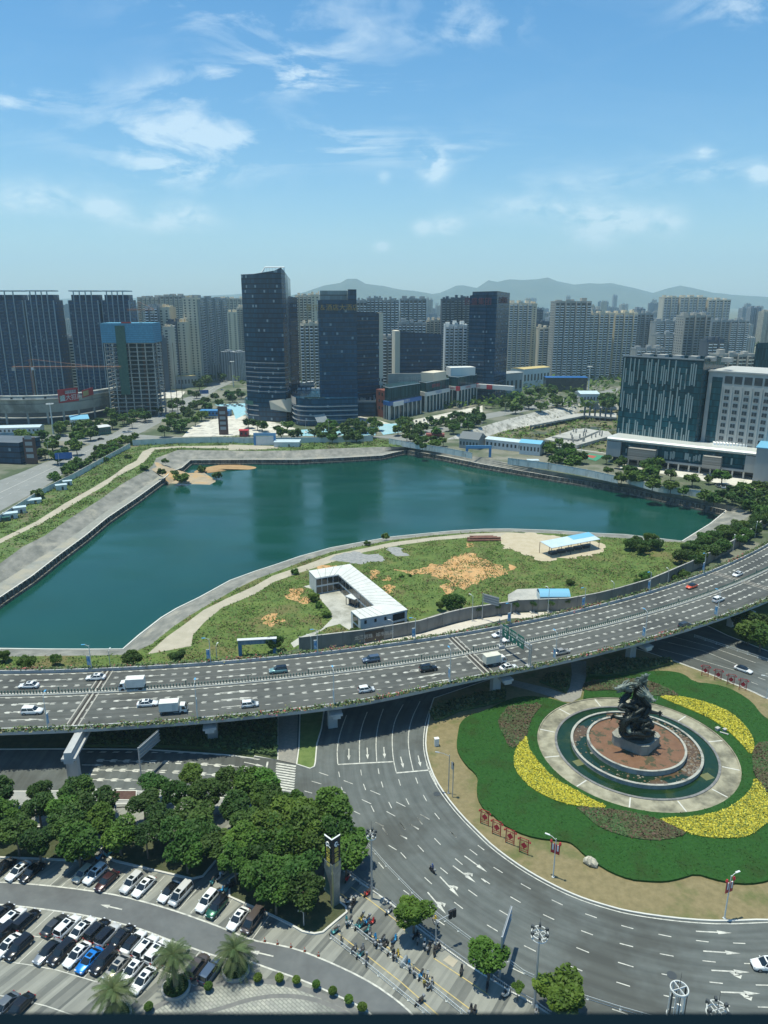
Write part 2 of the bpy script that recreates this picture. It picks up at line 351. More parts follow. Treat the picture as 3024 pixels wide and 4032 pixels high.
b=MB()
cap_in=[Vector((p.x,p.y,0))for p in inner]
cap_out=offset(cap_in,.55)
for i in range(len(rows)-1):
 b.face([(cap_in[i].x,cap_in[i].y,-2.78),(cap_in[i+1].x,cap_in[i+1].y,-2.78),(cap_out[i+1].x,cap_out[i+1].y,-2.78),(cap_out[i].x,cap_out[i].y,-2.78)])
 b.face([(cap_out[i].x,cap_out[i].y,-3.02),(cap_out[i+1].x,cap_out[i+1].y,-3.02),(cap_out[i+1].x,cap_out[i+1].y,-2.78),(cap_out[i].x,cap_out[i].y,-2.78)])
tag(b.build('bank_coping',CONCP),kind='structure')
PILE=mk('old_retaining_wall',(.085,.08,.068),(.27,.25,.21),scale=.5,rough=.9,bump=.3,stretch=(1,1,.25),detail=9,lo=.4,hi=.7,c3=(.04,.045,.04),scale3=1.4)
b=MB()
for i in range(len(rows)-1):
 a,c=inner[i],inner[i+1]
 b.wall(c,a,-9,-2.78)
 if i<26:
  L=(c-a).length;t=(c-a).normalized();nrm=Vector((t.y,-t.x,0))
  ang=math.atan2(t.y,t.x);n=int(L/3.0)
  for k in range(n):
   p=a+t*(k+.5)*L/n+nrm*.22;b.box(p.x,p.y,-8.9,.7,.5,5.95,ang)
  p=(a+c)/2+nrm*.5;b.box(p.x,p.y,-8.8,L+.5,1.05,3.6,ang)
rw=b.build('retaining_wall',PILE);tag(rw,'dark weathered retaining wall with ribs dropping into the green pond','retaining wall')
WATER=mk('pond_water',(.004,.046,.033),(.007,.06,.043),scale=.012,rough=.17,spec=.42,bump=.0)
t=WATER.node_tree;bb=t.nodes['Principled BSDF'];tc_=t.nodes.new('ShaderNodeTexCoord')
nn=t.nodes.new('ShaderNodeTexNoise');nn.inputs['Scale'].default_value=.9;nn.inputs['Detail'].default_value=4;t.links.new(tc_.outputs['Object'],nn.inputs['Vector'])
bp=t.nodes.new('ShaderNodeBump');bp.inputs['Strength'].default_value=.22;bp.inputs['Distance'].default_value=.12;t.links.new(nn.outputs['Fac'],bp.inputs['Height']);t.links.new(bp.outputs[0],bb.inputs['Normal'])
wn_=t.nodes.new('ShaderNodeTexNoise');wn_.inputs['Scale'].default_value=.02;wn_.inputs['Detail'].default_value=5;wmp=t.nodes.new('ShaderNodeMapping');wmp.inputs['Scale'].default_value=(1,3,1);wmp.inputs['Rotation'].default_value=(0,0,.5);t.links.new(tc_.outputs['Object'],wmp.inputs[0]);t.links.new(wmp.outputs[0],wn_.inputs[0])
wr_=t.nodes.new('ShaderNodeMapRange');wr_.inputs[1].default_value=.4;wr_.inputs[2].default_value=.62;wr_.inputs[3].default_value=.1;wr_.inputs[4].default_value=.27;t.links.new(wn_.outputs['Fac'],wr_.inputs[0]);t.links.new(wr_.outputs[0],bb.inputs['Roughness'])
sheet('pond_water',[(p.x,p.y)for p in inner],-6.2,WATER)
#construction pit beyond, right

pit_top=PL('C',[(-60,990),(0,965),(200,900),(420,842),(605,812),(640,800),(760,790),(900,795),(900,1080),(640,1045),(430,1010),(340,985),(150,972),(60,985)])
pit_bot_z=-6
cx=sum(p.x for p in pit_top)/len(pit_top);cy=sum(p.y for p in pit_top)/len(pit_top)
pit_bot=[P('C',60,1010,-6),P('C',120,990,-6),P('C',230,950,-6),P('C',440,905,-6),P('C',620,860,-6),P('C',655,840,-6),P('C',760,830,-6),P('C',890,830,-6),P('C',890,1075,-6),P('C',640,1040,-6),P('C',430,1015,-6),P('C',340,1005,-6),P('C',170,1000,-6),P('C',90,1010,-6)]
b=MB()
PITB=mk('pit_sprayed_concrete',(.33,.33,.3),(.5,.49,.44),scale=.16,rough=.9,bump=.5,detail=10,stretch=(1,.5,1),c3=(.2,.2,.17),scale3=.3)
n=len(pit_top)
for i in range(n):b.face([pit_bot[i],pit_bot[(i+1)%n],pit_top[(i+1)%n],pit_top[i]])
tag(b.build('pit_slope',PITB),kind='structure')
PITG=mk('pit_floor',(.06,.075,.035),(.2,.17,.08),scale=.08,rough=.7,bump=.2,detail=8,c3=(.03,.05,.035),scale3=.03)
sheet('pit_floor',[(p.x,p.y)for p in pit_bot],-5.98,PITG)
#the ground: one sheet to the horizon with the pond and the pit cut out

GR=mk('city_ground',(.13,.14,.1),(.22,.21,.17),scale=.012,rough=.95,detail=10,c3=(.06,.085,.04),scale3=.02,lo3=.42,hi3=.56)
sheet('ground',[(-25000,-300),(25000,-300),(25000,40000),(-25000,40000)],0,GR,holes=[[(p.x,p.y)for p in outer],[(p.x,p.y)for p in pit_top]])
#site vegetation and soil south of the pond

SITE=mk('site_grass',(.06,.11,.02),(.12,.165,.035),scale=.25,rough=.95,bump=.4,detail=10,c3=(.14,.12,.045),scale3=.045,lo3=.52,hi3=.66)
SAND=mk('sandy_soil',(.42,.225,.08),(.54,.34,.16),scale=.3,rough=.95,bump=.3,detail=9,c3=(.2,.17,.08),scale3=.35,lo3=.56,hi3=.62)
DIRT=mk('dirt_track',(.34,.31,.235),(.42,.38,.3),scale=.25,rough=.95,bump=.1,detail=8,c3=(.34,.31,.24),scale3=.1)
GRAVEL=mk('grey_rubble',(.2,.21,.21),(.32,.32,.31),scale=.8,rough=.95,bump=.4,detail=9)
site_poly=[outer[i]for i in range(26,len(outer))]+PL('G',[(-300,300),(0,240),(1090,200),(1659,170)])+PL('E',[(280,1085),(740,1020),(1060,905),(1280,830),(1659,780)])+PL('F',[(0,1090),(380,1072),(700,1005),(900,955),(1200,830),(1500,640),(1659,530),(1900,380)])
sheet('site_ground',[(p.x,p.y)for p in site_poly],.02,SITE)
def patch(name,c,pts,z,m,it=2):
 q=resample(smooth_line(PL(c,pts,z),it,True),1.0);rj=random.Random(len(q));ph=rj.random()*6
 q=[p+Vector((1.5*math.sin(i*.9+ph)*rj.uniform(.2,1)+rj.uniform(-.7,.7),1.5*math.cos(i*.7+ph)*rj.uniform(.2,1)+rj.uniform(-.8,.8),0))for i,p in enumerate(q)];return sheet(name,[(p.x,p.y)for p in q],z,m)
 #dirt road hugging the pond

for nm,z,m,c,up,lo in[('dirt_track',.05,DIRT,None,None,None)]:
 U=PL('D',[(960,1455),(1090,1340),(1190,1270),(1330,1165),(1480,1090),(1659,1010)])+PL('E',[(120,610),(330,540),(520,470),(720,430),(900,392),(1150,360),(1400,335),(1659,325)])+PL('F',[(150,650),(330,668)])
 Lo=PL('D',[(1250,1400),(1260,1330),(1330,1250),(1450,1150),(1659,1065)])+PL('E',[(130,650),(300,590),(480,530),(720,455),(960,408),(1180,378),(1380,362),(1659,372)])+PL('F',[(180,690),(340,700)])
 sheet('dirt_track',[(p.x,p.y)for p in U+Lo[::-1]],.05,DIRT)
patch('sand_clearing','F',[(-20,645),(180,645),(300,668),(560,690),(640,745),(560,790),(300,815),(180,820),(100,770),(0,755),(-60,700)],.06,mk('pale_sand',(.4,.34,.23),(.47,.41,.3),scale=.3,rough=.95,bump=.2,detail=8))
for k,pts in enumerate([[(1210,545),(1350,460),(1420,455),(1480,480),(1590,540),(1659,560),(1640,610),(1450,640),(1420,700),(1330,690),(1290,640),(1150,600),(930,590),(930,560),(1080,580),(1160,520)],[(750,580),(800,572),(830,600),(790,640),(750,630)],[(830,680),(900,670),(930,690),(890,740),(840,720)],[(200,720),(290,680),(330,750),(400,790),(300,790),(210,750)],[(65,910),(110,850),(160,875),(205,900),(150,925),(90,945)],[(400,560),(450,540),(560,532),(530,560),(430,575)],[(1230,655),(1310,650),(1310,700),(1260,740),(1220,720)],[(1380,400),(1440,390),(1430,420),(1390,425)],[(860,610),(930,640),(900,650),(850,630)]]):
 patch('sand_patch','E',pts,.05+.004*(k%3),SAND)
for pts in([(500,480),(640,450),(860,475),(860,510),(700,530),(560,525)],[(870,425),(930,420),(1010,470),(990,485),(890,470)]):patch('rubble_patch','E',pts,.06,GRAVEL)
patch('rubble_patch','F',[(0,850),(60,850),(40,880),(0,890)],.06,SAND)
YARD=mk('yard_concrete',(.34,.34,.3),(.46,.45,.4),scale=.2,rough=.9,detail=9,c3=(.26,.26,.22),scale3=.12)
sheet('yard_concrete',[(p.x,p.y)for p in PL('E',[(320,680),(380,665),(600,690),(800,830),(880,860),(900,960),(640,975),(560,925),(480,945),(340,1030),(260,1080),(240,1050),(300,1010),(440,960),(510,890),(500,840),(430,760),(430,710)])],.07,YARD)
sheet('yard_concrete',[(p.x,p.y)for p in PL('F',[(0,1040),(60,1005),(200,1000),(210,1075),(0,1085)])],.07,CONC)
#west bank: scrub, dirt track

WESTG=mk('west_bank_grass',(.065,.12,.028),(.12,.17,.05),scale=.2,rough=.95,bump=.4,detail=10,c3=(.14,.12,.07),scale3=.06,lo3=.52,hi3=.66)
wp=PL('D',[(-250,760),(0,575),(220,440),(650,190),(850,85),(960,60),(1659,20)])+PL('B',[(400,1215),(900,1200),(1170,1240)])+[outer[i]for i in range(16,-1,-1)]
sheet('bank_grass',[(p.x,p.y)for p in wp],.02,WESTG)
sheet('dirt_track',[(p.x,p.y)for p in PL('D',[(-150,790),(0,700),(230,590),(420,470),(600,370),(740,285),(820,225),(890,190),(930,130),(990,105),(1150,95),(1659,88),(1659,112),(1170,105),(1010,118),(985,150),(940,200),(860,245),(760,295),(700,345),(560,425),(440,500),(260,605),(130,665),(0,730),(-150,830)])],.05,DIRT)
sheet('dirt_track',[(p.x,p.y)for p in PL('B',[(0,1245),(300,1255),(340,1270),(200,1278),(0,1282)])],.055,DIRT)
mud=[P('D',940,200),P('D',1030,200),P('D',1110,235,-2),P('D',1230,270,-5),P('D',1330,265,-5.7),P('D',1430,330,-6.35),P('D',1420,360,-6.6),P('D',1100,350,-6.6),P('D',1075,300,-3),P('D',985,245,-.5)]
b=MB();c0=P('D',1180,290,-4.6);f0=P('D',1050,245,-1.2)
ring=mud
for i in range(len(ring)):b.face([c0 if i in(2,3,4,5,6,7)else f0,ring[i],ring[(i+1)%len(ring)]])
b.face([f0,c0,mud[2]]);b.face([c0,f0,mud[8]])
MUD=mk('silt',(.3,.24,.16),(.4,.33,.23),scale=.2,rough=.9,bump=.4,detail=8,c3=(.42,.27,.12),scale3=.1)
tag(b.build('silt_spit',MUD),kind='structure')
b=MB();spit=smooth_line(PL('D',[(1250,262),(1370,225),(1480,212),(1600,218),(1690,232),(1640,248),(1500,248),(1400,265),(1300,272)],-6.1),2,True)
cc_=P('D',1440,242,-4.9)
for i in range(len(spit)):b.face([spit[i],spit[(i+1)%len(spit)],cc_.lerp(spit[(i+1)%len(spit)],.5),cc_.lerp(spit[i],.5)]);b.face([cc_,cc_.lerp(spit[i],.5),cc_.lerp(spit[(i+1)%len(spit)],.5)])
for v in range(len(b.v)):
 pass
tag(b.build('silt_spit',mk('orange_silt',(.3,.18,.08),(.38,.25,.12),scale=.2,rough=.9,bump=.3)),kind='structure')
#local roads: one asphalt sheet, then islands, verges and paving on top

asph=PL('G',[(-700,560)])+[Vector((-150,190,0)),Vector((-60,166,0)),Vector((0,176,0)),Vector((60,200,0)),Vector((110,232,0)),Vector((190,300,0)),Vector((420,250,0)),Vector((420,-40,0)),Vector((-260,-40,0)),Vector((-260,190,0))]
sheet('road',[(p.x,p.y)for p in asph[1:]],.012,ASPH)
def kerbed(name,poly,m,h=.15,kw=.3,kname='kerb'):
 """raised island: kerb ring with a sheet of soil or paving inside it"""
 q=[Vector((p[0],p[1],0))for p in poly]
 if area(q)<0:q=q[::-1]
 n=len(q);inn=[]
 for i in range(n):
  a,c=q[i-1],q[(i+1)%n];t=(c-a).normalized();inn.append(Vector((q[i].x-t.y*kw,q[i].y+t.x*kw,0)))
 b=MB()
 for i in range(n):
  j=(i+1)%n;b.wall(q[i],q[j],0,h);b.face([(q[i].x,q[i].y,h),(q[j].x,q[j].y,h),(inn[j].x,inn[j].y,h),(inn[i].x,inn[i].y,h)])
 o=sheet(name,[(p.x,p.y)for p in q],h-.03,m)
 k=b.build(kname,CONCP);tag(k,kind='structure')
 return o
DRY=mk('dry_lawn',(.16,.135,.065),(.225,.185,.095),scale=.8,rough=.95,bump=.15,detail=10,c3=(.09,.11,.032),scale3=.11,lo3=.5,hi3=.66)
isl=PL('H',[(1180,560),(1150,640),(1140,720),(1122,800),(1116,900),(1140,1010),(1180,1110),(1250,1220),(1350,1345),(1480,1475)])+PL('L',[(60,200),(180,290),(290,360),(400,420),(500,468),(600,508),(720,545),(830,575),(1000,603),(1200,626),(1400,636),(1659,625)])+[Vector((110,96,0)),Vector((122,112,0)),Vector((125,125,0))]+PL('I',[(1850,640),(1659,575),(1550,520),(1400,460),(1300,418),(1140,360),(1040,322),(900,275),(700,215)])
isl=smooth_line(isl,1,True)
kerbed('roundabout_lawn',isl,DRY)
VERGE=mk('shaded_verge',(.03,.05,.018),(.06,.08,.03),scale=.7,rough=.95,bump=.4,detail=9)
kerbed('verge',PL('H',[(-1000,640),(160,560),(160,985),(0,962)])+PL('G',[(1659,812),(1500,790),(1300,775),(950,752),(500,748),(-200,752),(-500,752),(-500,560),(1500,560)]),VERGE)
PATHM=mk('verge_path',(.2,.2,.18),(.26,.25,.22),scale=1.2,rough=.9,bump=.1)
sheet('pavement',[(p.x,p.y)for p in PL('H',[(162,560),(290,600),(278,1012),(160,987)])],.145,PATHM)
kerbed('verge',PL('H',[(300,600),(470,600),(445,780),(415,880),(405,1000),(398,1028),(365,1043),(275,1013),(290,900)]),mk('bright_grass',(.08,.13,.03),(.13,.18,.05),scale=.6,rough=.9,bump=.3))
#verge on the far right with trees

kerbed('verge',PL('I',[(1180,60),(1400,168),(1659,268),(1800,310),(2300,250),(1900,-250),(1500,-60)]),mk('right_verge_grass',(.06,.1,.03),(.1,.14,.05),scale=.4,rough=.95,bump=.3,detail=8))
#road markings of the ground roads

rm=MB()
def line(b,pts,wd,z=.035,closed=False):
 pts=[Vector((p[0],p[1],0))for p in pts];l=offset(pts,wd/2);r=offset(pts,-wd/2)
 for i in range(len(pts)-1):b.face([(r[i].x,r[i].y,z),(r[i+1].x,r[i+1].y,z),(l[i+1].x,l[i+1].y,z),(l[i].x,l[i].y,z)])
def seg(c,x0,y0,x1,y1,wd=.17,b=rm):line(b,[P(c,x0,y0),P(c,x1,y1)],wd)
def arrow(b,p,d,kind='s',L=5.0,z=.036):
 """lane arrow at tail p pointing along d"""
 d=Vector((d[0],d[1],0)).normalized();n=Vector((-d.y,d.x,0))
 q=lambda u,v:(p.x+d.x*u+n.x*v,p.y+d.y*u+n.y*v,z)
 b.face([q(0,-.12),q(L*.6,-.12),q(L*.6,.12),q(0,.12)])
 if kind!='r_only':b.face([q(L*.6,-.38),q(L,0),q(L*.6,.38)])
 if kind in('r','r_only','rr'):
  b.face([q(L*.45,-.1),q(L*.62,-.1),q(L*.7,-.75),q(L*.56,-.75)]);b.face([q(L*.52,-.7),q(L*.68,-1.25),q(L*.76,-.6)])
 if kind in('l',):
  b.face([q(L*.45,.1),q(L*.56,.75),q(L*.7,.75),q(L*.55,.1)]);b.face([q(L*.52,.7),q(L*.76,.6),q(L*.68,1.25)])
for s in[(425,1065,485,1085),(377,1122,440,1140),(330,1186,380,1200),(553,1060,560,1095),(697,1047,703,1084),(811,1038,817,1074),(587,1118,646,1140),(715,1140,730,1180),(832,1125,843,1163),(945,1110,957,1150),(1056,1098,1070,1137),(543,1174,598,1197),(571,1160,584,1202),(760,1183,825,1210),(484,1242,540,1267),(705,1242,765,1270),(880,1258,900,1298),(993,1235,1013,1275),(930,1258,990,1288),(1106,1212,1128,1252),(640,1312,694,1338),(765,1282,785,1322),(866,1320,923,1351),(1086,1338,1146,1370),(1066,1360,1098,1404),(1180,1330,1212,1370),(617,1315,633,1347),(794,1390,848,1418),(954,1392,988,1438),(1018,1402,1076,1438),(840,1427,870,1470),(727,1455,775,1480),(1283,1450,1320,1490),(945,1470,1000,1495)]:seg('H',*s)
for s in[(960,62,1015,90),(1007,98,1037,143),(1112,143,1166,173),(1185,75,1244,108),(1120,65,1153,108),(1232,32,1266,77),(1448,123,1488,163),(1345,168,1385,210),(1045,213,1098,245),(1236,213,1275,255),(1124,260,1160,300),(1575,240,1624,278),(1480,300,1528,340),(1383,360,1432,400),(1628,213,1670,245),(1280,423,1328,467),(1566,505,1624,547),(1474,585,1531,628),(1252,12,1312,45),(1142,507,1180,535),(860,143,872,170),(893,128,943,155),(980,325,1013,365),(1360,700,1410,735),(1650,430,1680,455),(1588,857,1640,890)]:seg('K',*s)
for s in[(63,317,117,350),(0,385,43,415),(223,413,280,445),(162,489,221,523),(402,507,465,537),(97,567,161,605),(352,592,416,622),(597,588,664,612),(25,652,88,690),(573,686,641,711),(806,656,876,675),(241,773,310,807),(545,784,619,814),(797,760,875,780),(1022,707,1097,722),(511,892,580,921),(787,870,877,897),(1030,820,1110,835),(1240,743,1314,752),(1456,758,1527,761),(778,985,857,1010),(1040,937,1122,954),(1278,861,1355,869),(1520,877,1592,879),(170,903,241,937),(753,1142,842,1172),(1052,1062,1120,1078),(1318,985,1396,993),(1588,1002,1680,1004),(1362,1117,1437,1125),(1600,1130,1680,1132)]:seg('L',*s)
fw=lambda c,a,b_:(P(c,*b_)-P(c,*a))
for a,e,k in[((620,910),(620,985),'s'),((739,903),(743,978),'s'),((848,899),(854,973),'s'),((958,962),(976,1036),'s'),((1072,954),(1089,1028),'s')]:arrow(rm,P('H',*a),fw('H',a,e),k,(P('H',*e)-P('H',*a)).length)
for a,e,k in[((1540,282),(1655,365),'s'),((1465,347),(1580,432),'l'),((1380,418),(1476,520),'l'),((1300,520),(1378,612),'l')]:arrow(rm,P('K',*a),fw('K',a,e),k,5.5)
for a,e,k in[((1240,690),(1390,697),'s'),((1283,805),(1440,815),'s'),((1330,917),(1490,925),'r'),((1385,1043),(1560,1050),'r')]:arrow(rm,P('L',*a),fw('L',a,e),k,5.8)
for pts in([(605,690),(575,770),(552,850),(542,930),(548,1010)],[(740,670),(705,760),(688,850),(690,1000)],[(845,650),(812,740),(795,860),(802,995)],[(975,620),(925,710),(903,800),(903,900),(912,992),(930,1066)],[(1085,600),(1030,710),(1006,820),(1012,930),(1040,1053)],[(1175,580),(1130,700),(1110,800),(1105,900),(1128,1010),(1155,1060),(1195,1150)]):
 line(rm,smooth_line(PL('H',pts),2),.2)
seg('H',548,1013,912,994,.4);seg('H',930,1068,1150,1049,.4)
for k in range(11):
 y0=1004+k*16.5;line(rm,[P('H',146-k*1.2,y0),P('H',274-k*1.3,y0+21)],.5)
seg('H',90,995,68,1105,.4)
#edge line round the island

e_=smooth_line(PL('H',[(1140,1010),(1180,1110),(1250,1220),(1350,1345),(1480,1475)])+PL('L',[(60,200),(180,290),(290,360),(400,420),(500,468),(600,508),(720,545),(830,575),(1000,603),(1200,626),(1400,636),(1659,625)]),1)
line(rm,offset(e_,-.45),.2)
line(rm,offset(smooth_line(PL('I',[(1900,660),(1659,575),(1550,520),(1400,460),(1300,418),(1140,360),(1040,322)]),1),-.45),.18)
#long lane lines of the right approach

for pts in([(1040,170),(1300,240),(1580,340)],[(1020,210),(1240,262),(1520,375)],[(960,250),(1150,300),(1445,388)],[(1200,170),(1420,250),(1640,320)]):line(rm,PL('I',pts),.16)
for s in[(1595,433,1642,450),(1550,462,1595,480),(1645,408,1690,420)]:seg('I',*s)
#left lower road: fishbone lane lines

def fish(b,pts,step=2.6,wd=.34,z=.036,both=True,sgn=1,dash=True,phase=0,L=1.5):
 pts=resample(pts,.5);acc=0;nxt=phase;k=0
 for i in range(1,len(pts)):
  a,c=pts[i-1],pts[i];dl=(c-a).length;
  while acc+dl>=nxt:
   p=a.lerp(c,(nxt-acc)/dl if dl else 0);t=(c-a).normalized();n=Vector((-t.y,t.x,0))
   for s in((1,-1)if both else(sgn,)):
    q=lambda u,v:(p.x+t.x*u+n.x*v,p.y+t.y*u+n.y*v,z)
    b.face([q(0,s*.12),q(L*.75,s*.12),q(L,s*(.12+wd)),q(L*.25,s*(.12+wd))][::(1 if s>0 else -1)])
   if dash and(k//4)%2==0:
    b.face([(p.x-n.x*.09,p.y-n.y*.09,z-.003),(p.x+t.x*step-n.x*.09,p.y+t.y*step-n.y*.09,z-.003),(p.x+t.x*step+n.x*.09,p.y+t.y*step+n.y*.09,z-.003),(p.x+n.x*.09,p.y+n.y*.09,z-.003)])
   nxt+=step;k+=1
  acc+=dl
for pts in([(630,820),(900,826),(1200,835),(1500,858),(1659,872)],[(600,882),(900,886),(1200,898),(1450,918),(1659,942)],[(540,945),(850,948),(1230,960),(1450,985),(1659,1010)]):
 fish(rm,smooth_line(PL('G',pts),2),step=3.0,L=1.8,wd=.4)
for pts in([(560,1005),(740,1010),(900,1012),(1250,1028),(1450,1050),(1600,1072)],[(560,770),(1000,772),(1300,780),(1500,795),(1659,815)]):fish(rm,smooth_line(PL('G',pts),2),step=3.0,L=1.8,wd=.35,both=False,dash=False)
for a,e in[((535,850),(650,851)),((490,912),(610,913)),((1595,832),(1680,850)),((1580,893),(1670,908)),((1570,958),(1660,975))]:arrow(rm,P('G',*a),fw('G',a,e),'s',5)
#central far ring road beyond (left boulevard) markings are built with that road

#driveway of the car park and its markings

rm2=rm
#paving of the car park

def stripe_mat(name):
 m=bpy.data.materials.new(name);m.use_nodes=True;t=m.node_tree;b=t.nodes['Principled BSDF'];L=t.links
 tc=t.nodes.new('ShaderNodeTexCoord');s=t.nodes.new('ShaderNodeSeparateXYZ');L.new(tc.outputs['Object'],s.inputs[0])
 def mt(op,*a):
  n=t.nodes.new('ShaderNodeMath');n.operation=op
  for i,v in enumerate(a):
   if isinstance(v,(int,float)):n.inputs[i].default_value=v
   else:L.new(v,n.inputs[i])
  return n.outputs[0]
 A=R(56)
 v=mt('SUBTRACT',mt('MULTIPLY',s.outputs[1],math.cos(A)),mt('MULTIPLY',s.outputs[0],math.sin(A)))
 u=mt('ADD',mt('MULTIPLY',s.outputs[0],math.cos(A)),mt('MULTIPLY',s.outputs[1],math.sin(A)))
 f=mt('FLOOR',mt('DIVIDE',v,.45));w1=t.nodes.new('ShaderNodeTexWhiteNoise');w1.noise_dimensions='1D';L.new(f,w1.inputs['W'])
 f2=mt('FLOOR',mt('DIVIDE',v,1.35));w2=t.nodes.new('ShaderNodeTexWhiteNoise');w2.noise_dimensions='1D';L.new(f2,w2.inputs['W'])
 cb=t.nodes.new('ShaderNodeCombineXYZ');L.new(f,cb.inputs[0]);L.new(mt('FLOOR',mt('DIVIDE',u,1.2)),cb.inputs[1]);w3=t.nodes.new('ShaderNodeTexWhiteNoise');L.new(cb.outputs[0],w3.inputs[0])
 n=t.nodes.new('ShaderNodeTexNoise');n.inputs['Scale'].default_value=.25;n.inputs['Detail'].default_value=7;L.new(tc.outputs['Object'],n.inputs[0])
 x=mt('ADD',mt('ADD',mt('MULTIPLY',w1.outputs[0],.42),mt('MULTIPLY',mt('LESS_THAN',w2.outputs[0],.27),-.55)),mt('ADD',mt('MULTIPLY',w3.outputs[0],.12),mt('MULTIPLY',n.outputs['Fac'],.42)))
 mr=t.nodes.new('ShaderNodeMapRange');mr.inputs[1].default_value=-.3;mr.inputs[2].default_value=.8;L.new(x,mr.inputs[0])
 r=t.nodes.new('ShaderNodeValToRGB');r.color_ramp.elements[0].color=(.09,.097,.09,1);r.color_ramp.elements[1].color=(.265,.27,.235,1);L.new(mr.outputs[0],r.inputs[0])
 L.new(r.outputs[0],b.inputs['Base Color']);b.inputs['Roughness'].default_value=.75
 return m
PAVE=stripe_mat('granite_strips')
fence_a=PL('K',[(380,120),(530,232),(740,370),(860,450),(980,535)]);fence_b=PL('K',[(1000,548),(1075,600),(1240,750),(1400,872),(1560,990)])+PL('L',[(160,1035),(290,1105),(420,1190),(520,1260)])
pav=fence_a[:]+fence_b+[Vector((40,55,0)),Vector((30,20,0)),Vector((-260,20,0)),Vector((-260,118,0))]+PL('J',[(-800,140),(0,0),(800,-60),(1300,-60),(1600,0),(1750,60)])
kerbed('pavement',[(p.x,p.y)for p in pav],PAVE,h=.15)
DRIVE=mk('driveway_asphalt',(.1,.11,.112),(.125,.135,.135),scale=.4,rough=.8,detail=9,c3=(.085,.09,.092),scale3=.06)
dt=PL('J',[(-500,470),(-250,455),(0,452),(200,466),(400,485),(700,525),(900,570),(1150,642),(1400,732),(1500,772)],.15)+PL('K',[(160,835),(300,858),(450,892),(600,950),(800,1040),(950,1120),(1100,1225),(1190,1305),(1290,1420),(1340,1500)],.15)
db=PL('J',[(-500,590),(-250,590),(0,597),(250,625),(500,660),(620,685),(800,725),(950,770),(1100,830),(1300,900),(1450,950),(1600,970)],.15)+PL('K',[(120,965),(300,1030),(500,1100),(700,1190),(860,1265),(950,1330),(1010,1420),(1040,1500)],.15)
sheet('driveway',[(p.x,p.y)for p in dt+db[::-1]],.14,DRIVE)
pm=MB()
line(pm,smooth_line(dt,1),.28,.155);line(pm,smooth_line(db,1),.28,.155)
for a,e in[((797,632),(703,611))]:arrow(pm,P('J',*a,.15),P('J',*e)-P('J',*a),'s',4.2,.157)
arrow(pm,P('K',293,938,.15),P('K',185,913)-P('K',293,938),'s',4.2,.157)
sd_=(P('J',1500,580)-P('J',1400,710)).normalized()
SL=Vector((math.cos(R(66)),math.sin(R(66)),0))
for x,y,l in[(500,492,5.5),(-20,458,5),(320,480,5.5),(395,487,5.5),(545,505,5.5),(630,512,5.5),(695,520,5.5),(780,535,5.5),(860,548,5.5),(935,560,5.5),(1020,585,5.5),(1095,605,5.5),(1170,630,5.5),(1245,655,5.5),(1330,685,5.5),(1400,712,5.5),(1480,745,5.5),(1575,790,5.5),(1645,830,5.5)]:
 p=P('J',x,y,.15);line(pm,[p,p+SL*l],.13,.156)
mid_l=PL('J',[(-300,745),(0,773),(330,822),(600,875),(850,948),(1025,1018),(1150,1070),(1335,1162)],.15);bot_l=PL('J',[(-300,935),(0,968),(180,992),(380,1030),(640,1108)],.15)
line(pm,mid_l,.15,.156);line(pm,bot_l,.15,.156);line(pm,PL('J',[(-200,1170),(40,1200),(300,1262),(500,1330)],.15),.15,.156)
for base,n in((mid_l,16),(bot_l,9)):
 rs=resample(base,.5)
 for k in range(n):
  i=min(len(rs)-1,10+int(k*5.4*1.02));line(pm,[rs[i],rs[i]+SL*5.3],.13,.1565)
tag(pm.build('parking_markings',WHITE),kind='structure')
ym=MB()
for c,pts in[('K',[(540,395),(640,455)]),('K',[(720,520),(790,568)]),('K',[(800,485),(940,585),(1090,700),(1170,790)]),('K',[(715,790),(900,930),(1130,1110),(1350,1305),(1500,1440)]),('K',[(930,800),(1180,980),(1400,1150),(1580,1285),(1700,1380)]),('K',[(1340,950),(1580,1110),(1700,1190)]),('J',[(580,280),(660,240)]),('J',[(1440,450),(1500,410)])]:
 line(ym,PL(c,pts,.15),.16,.158)
tag(ym.build('yellow_bay_lines',YPAINT),kind='structure')
tag(rm.build('road_markings',WHITE),kind='structure')
sheet('soil_square',[(p.x,p.y)for p in PL('K',[(1400,965),(1440,930),(1500,968),(1465,1010)],.15)],.16,DIRT)
#oval forecourt paving near the bottom edge

FORE=mk('pale_pavers',(.27,.28,.25),(.34,.34,.3),scale=.6,rough=.8,c3=(.2,.21,.19),scale3=.15)
t=FORE.node_tree;bk=t.nodes.new('ShaderNodeTexBrick');tcc=t.nodes.new('ShaderNodeTexCoord');mpp=t.nodes.new('ShaderNodeMapping');mpp.inputs['Rotation'].default_value=(0,0,.7)
t.links.new(tcc.outputs['Object'],mpp.inputs[0]);t.links.new(mpp.outputs[0],bk.inputs[0]);bk.inputs['Scale'].default_value=.55;bk.inputs['Mortar Size'].default_value=.03;bk.inputs['Color1'].default_value=(.9,.9,.9,1);bk.inputs['Color2'].default_value=(1.15,1.15,1.1,1);bk.inputs['Mortar'].default_value=(.6,.6,.6,1)
mm=t.nodes.new('ShaderNodeMix');mm.data_type='RGBA';mm.blend_type='MULTIPLY';mm.inputs[0].default_value=1;src=t.nodes['Principled BSDF'].inputs['Base Color'].links[0].from_socket
t.links.new(src,mm.inputs[6]);t.links.new(bk.outputs[0],mm.inputs[7]);t.links.new(mm.outputs[2],t.nodes['Principled BSDF'].inputs['Base Color'])
fo=smooth_line(PL('K',[(-700,1400),(-350,1200),(-200,1140),(0,1105),(200,1095),(400,1120),(600,1190),(760,1260),(880,1330),(950,1450)],.15),2)
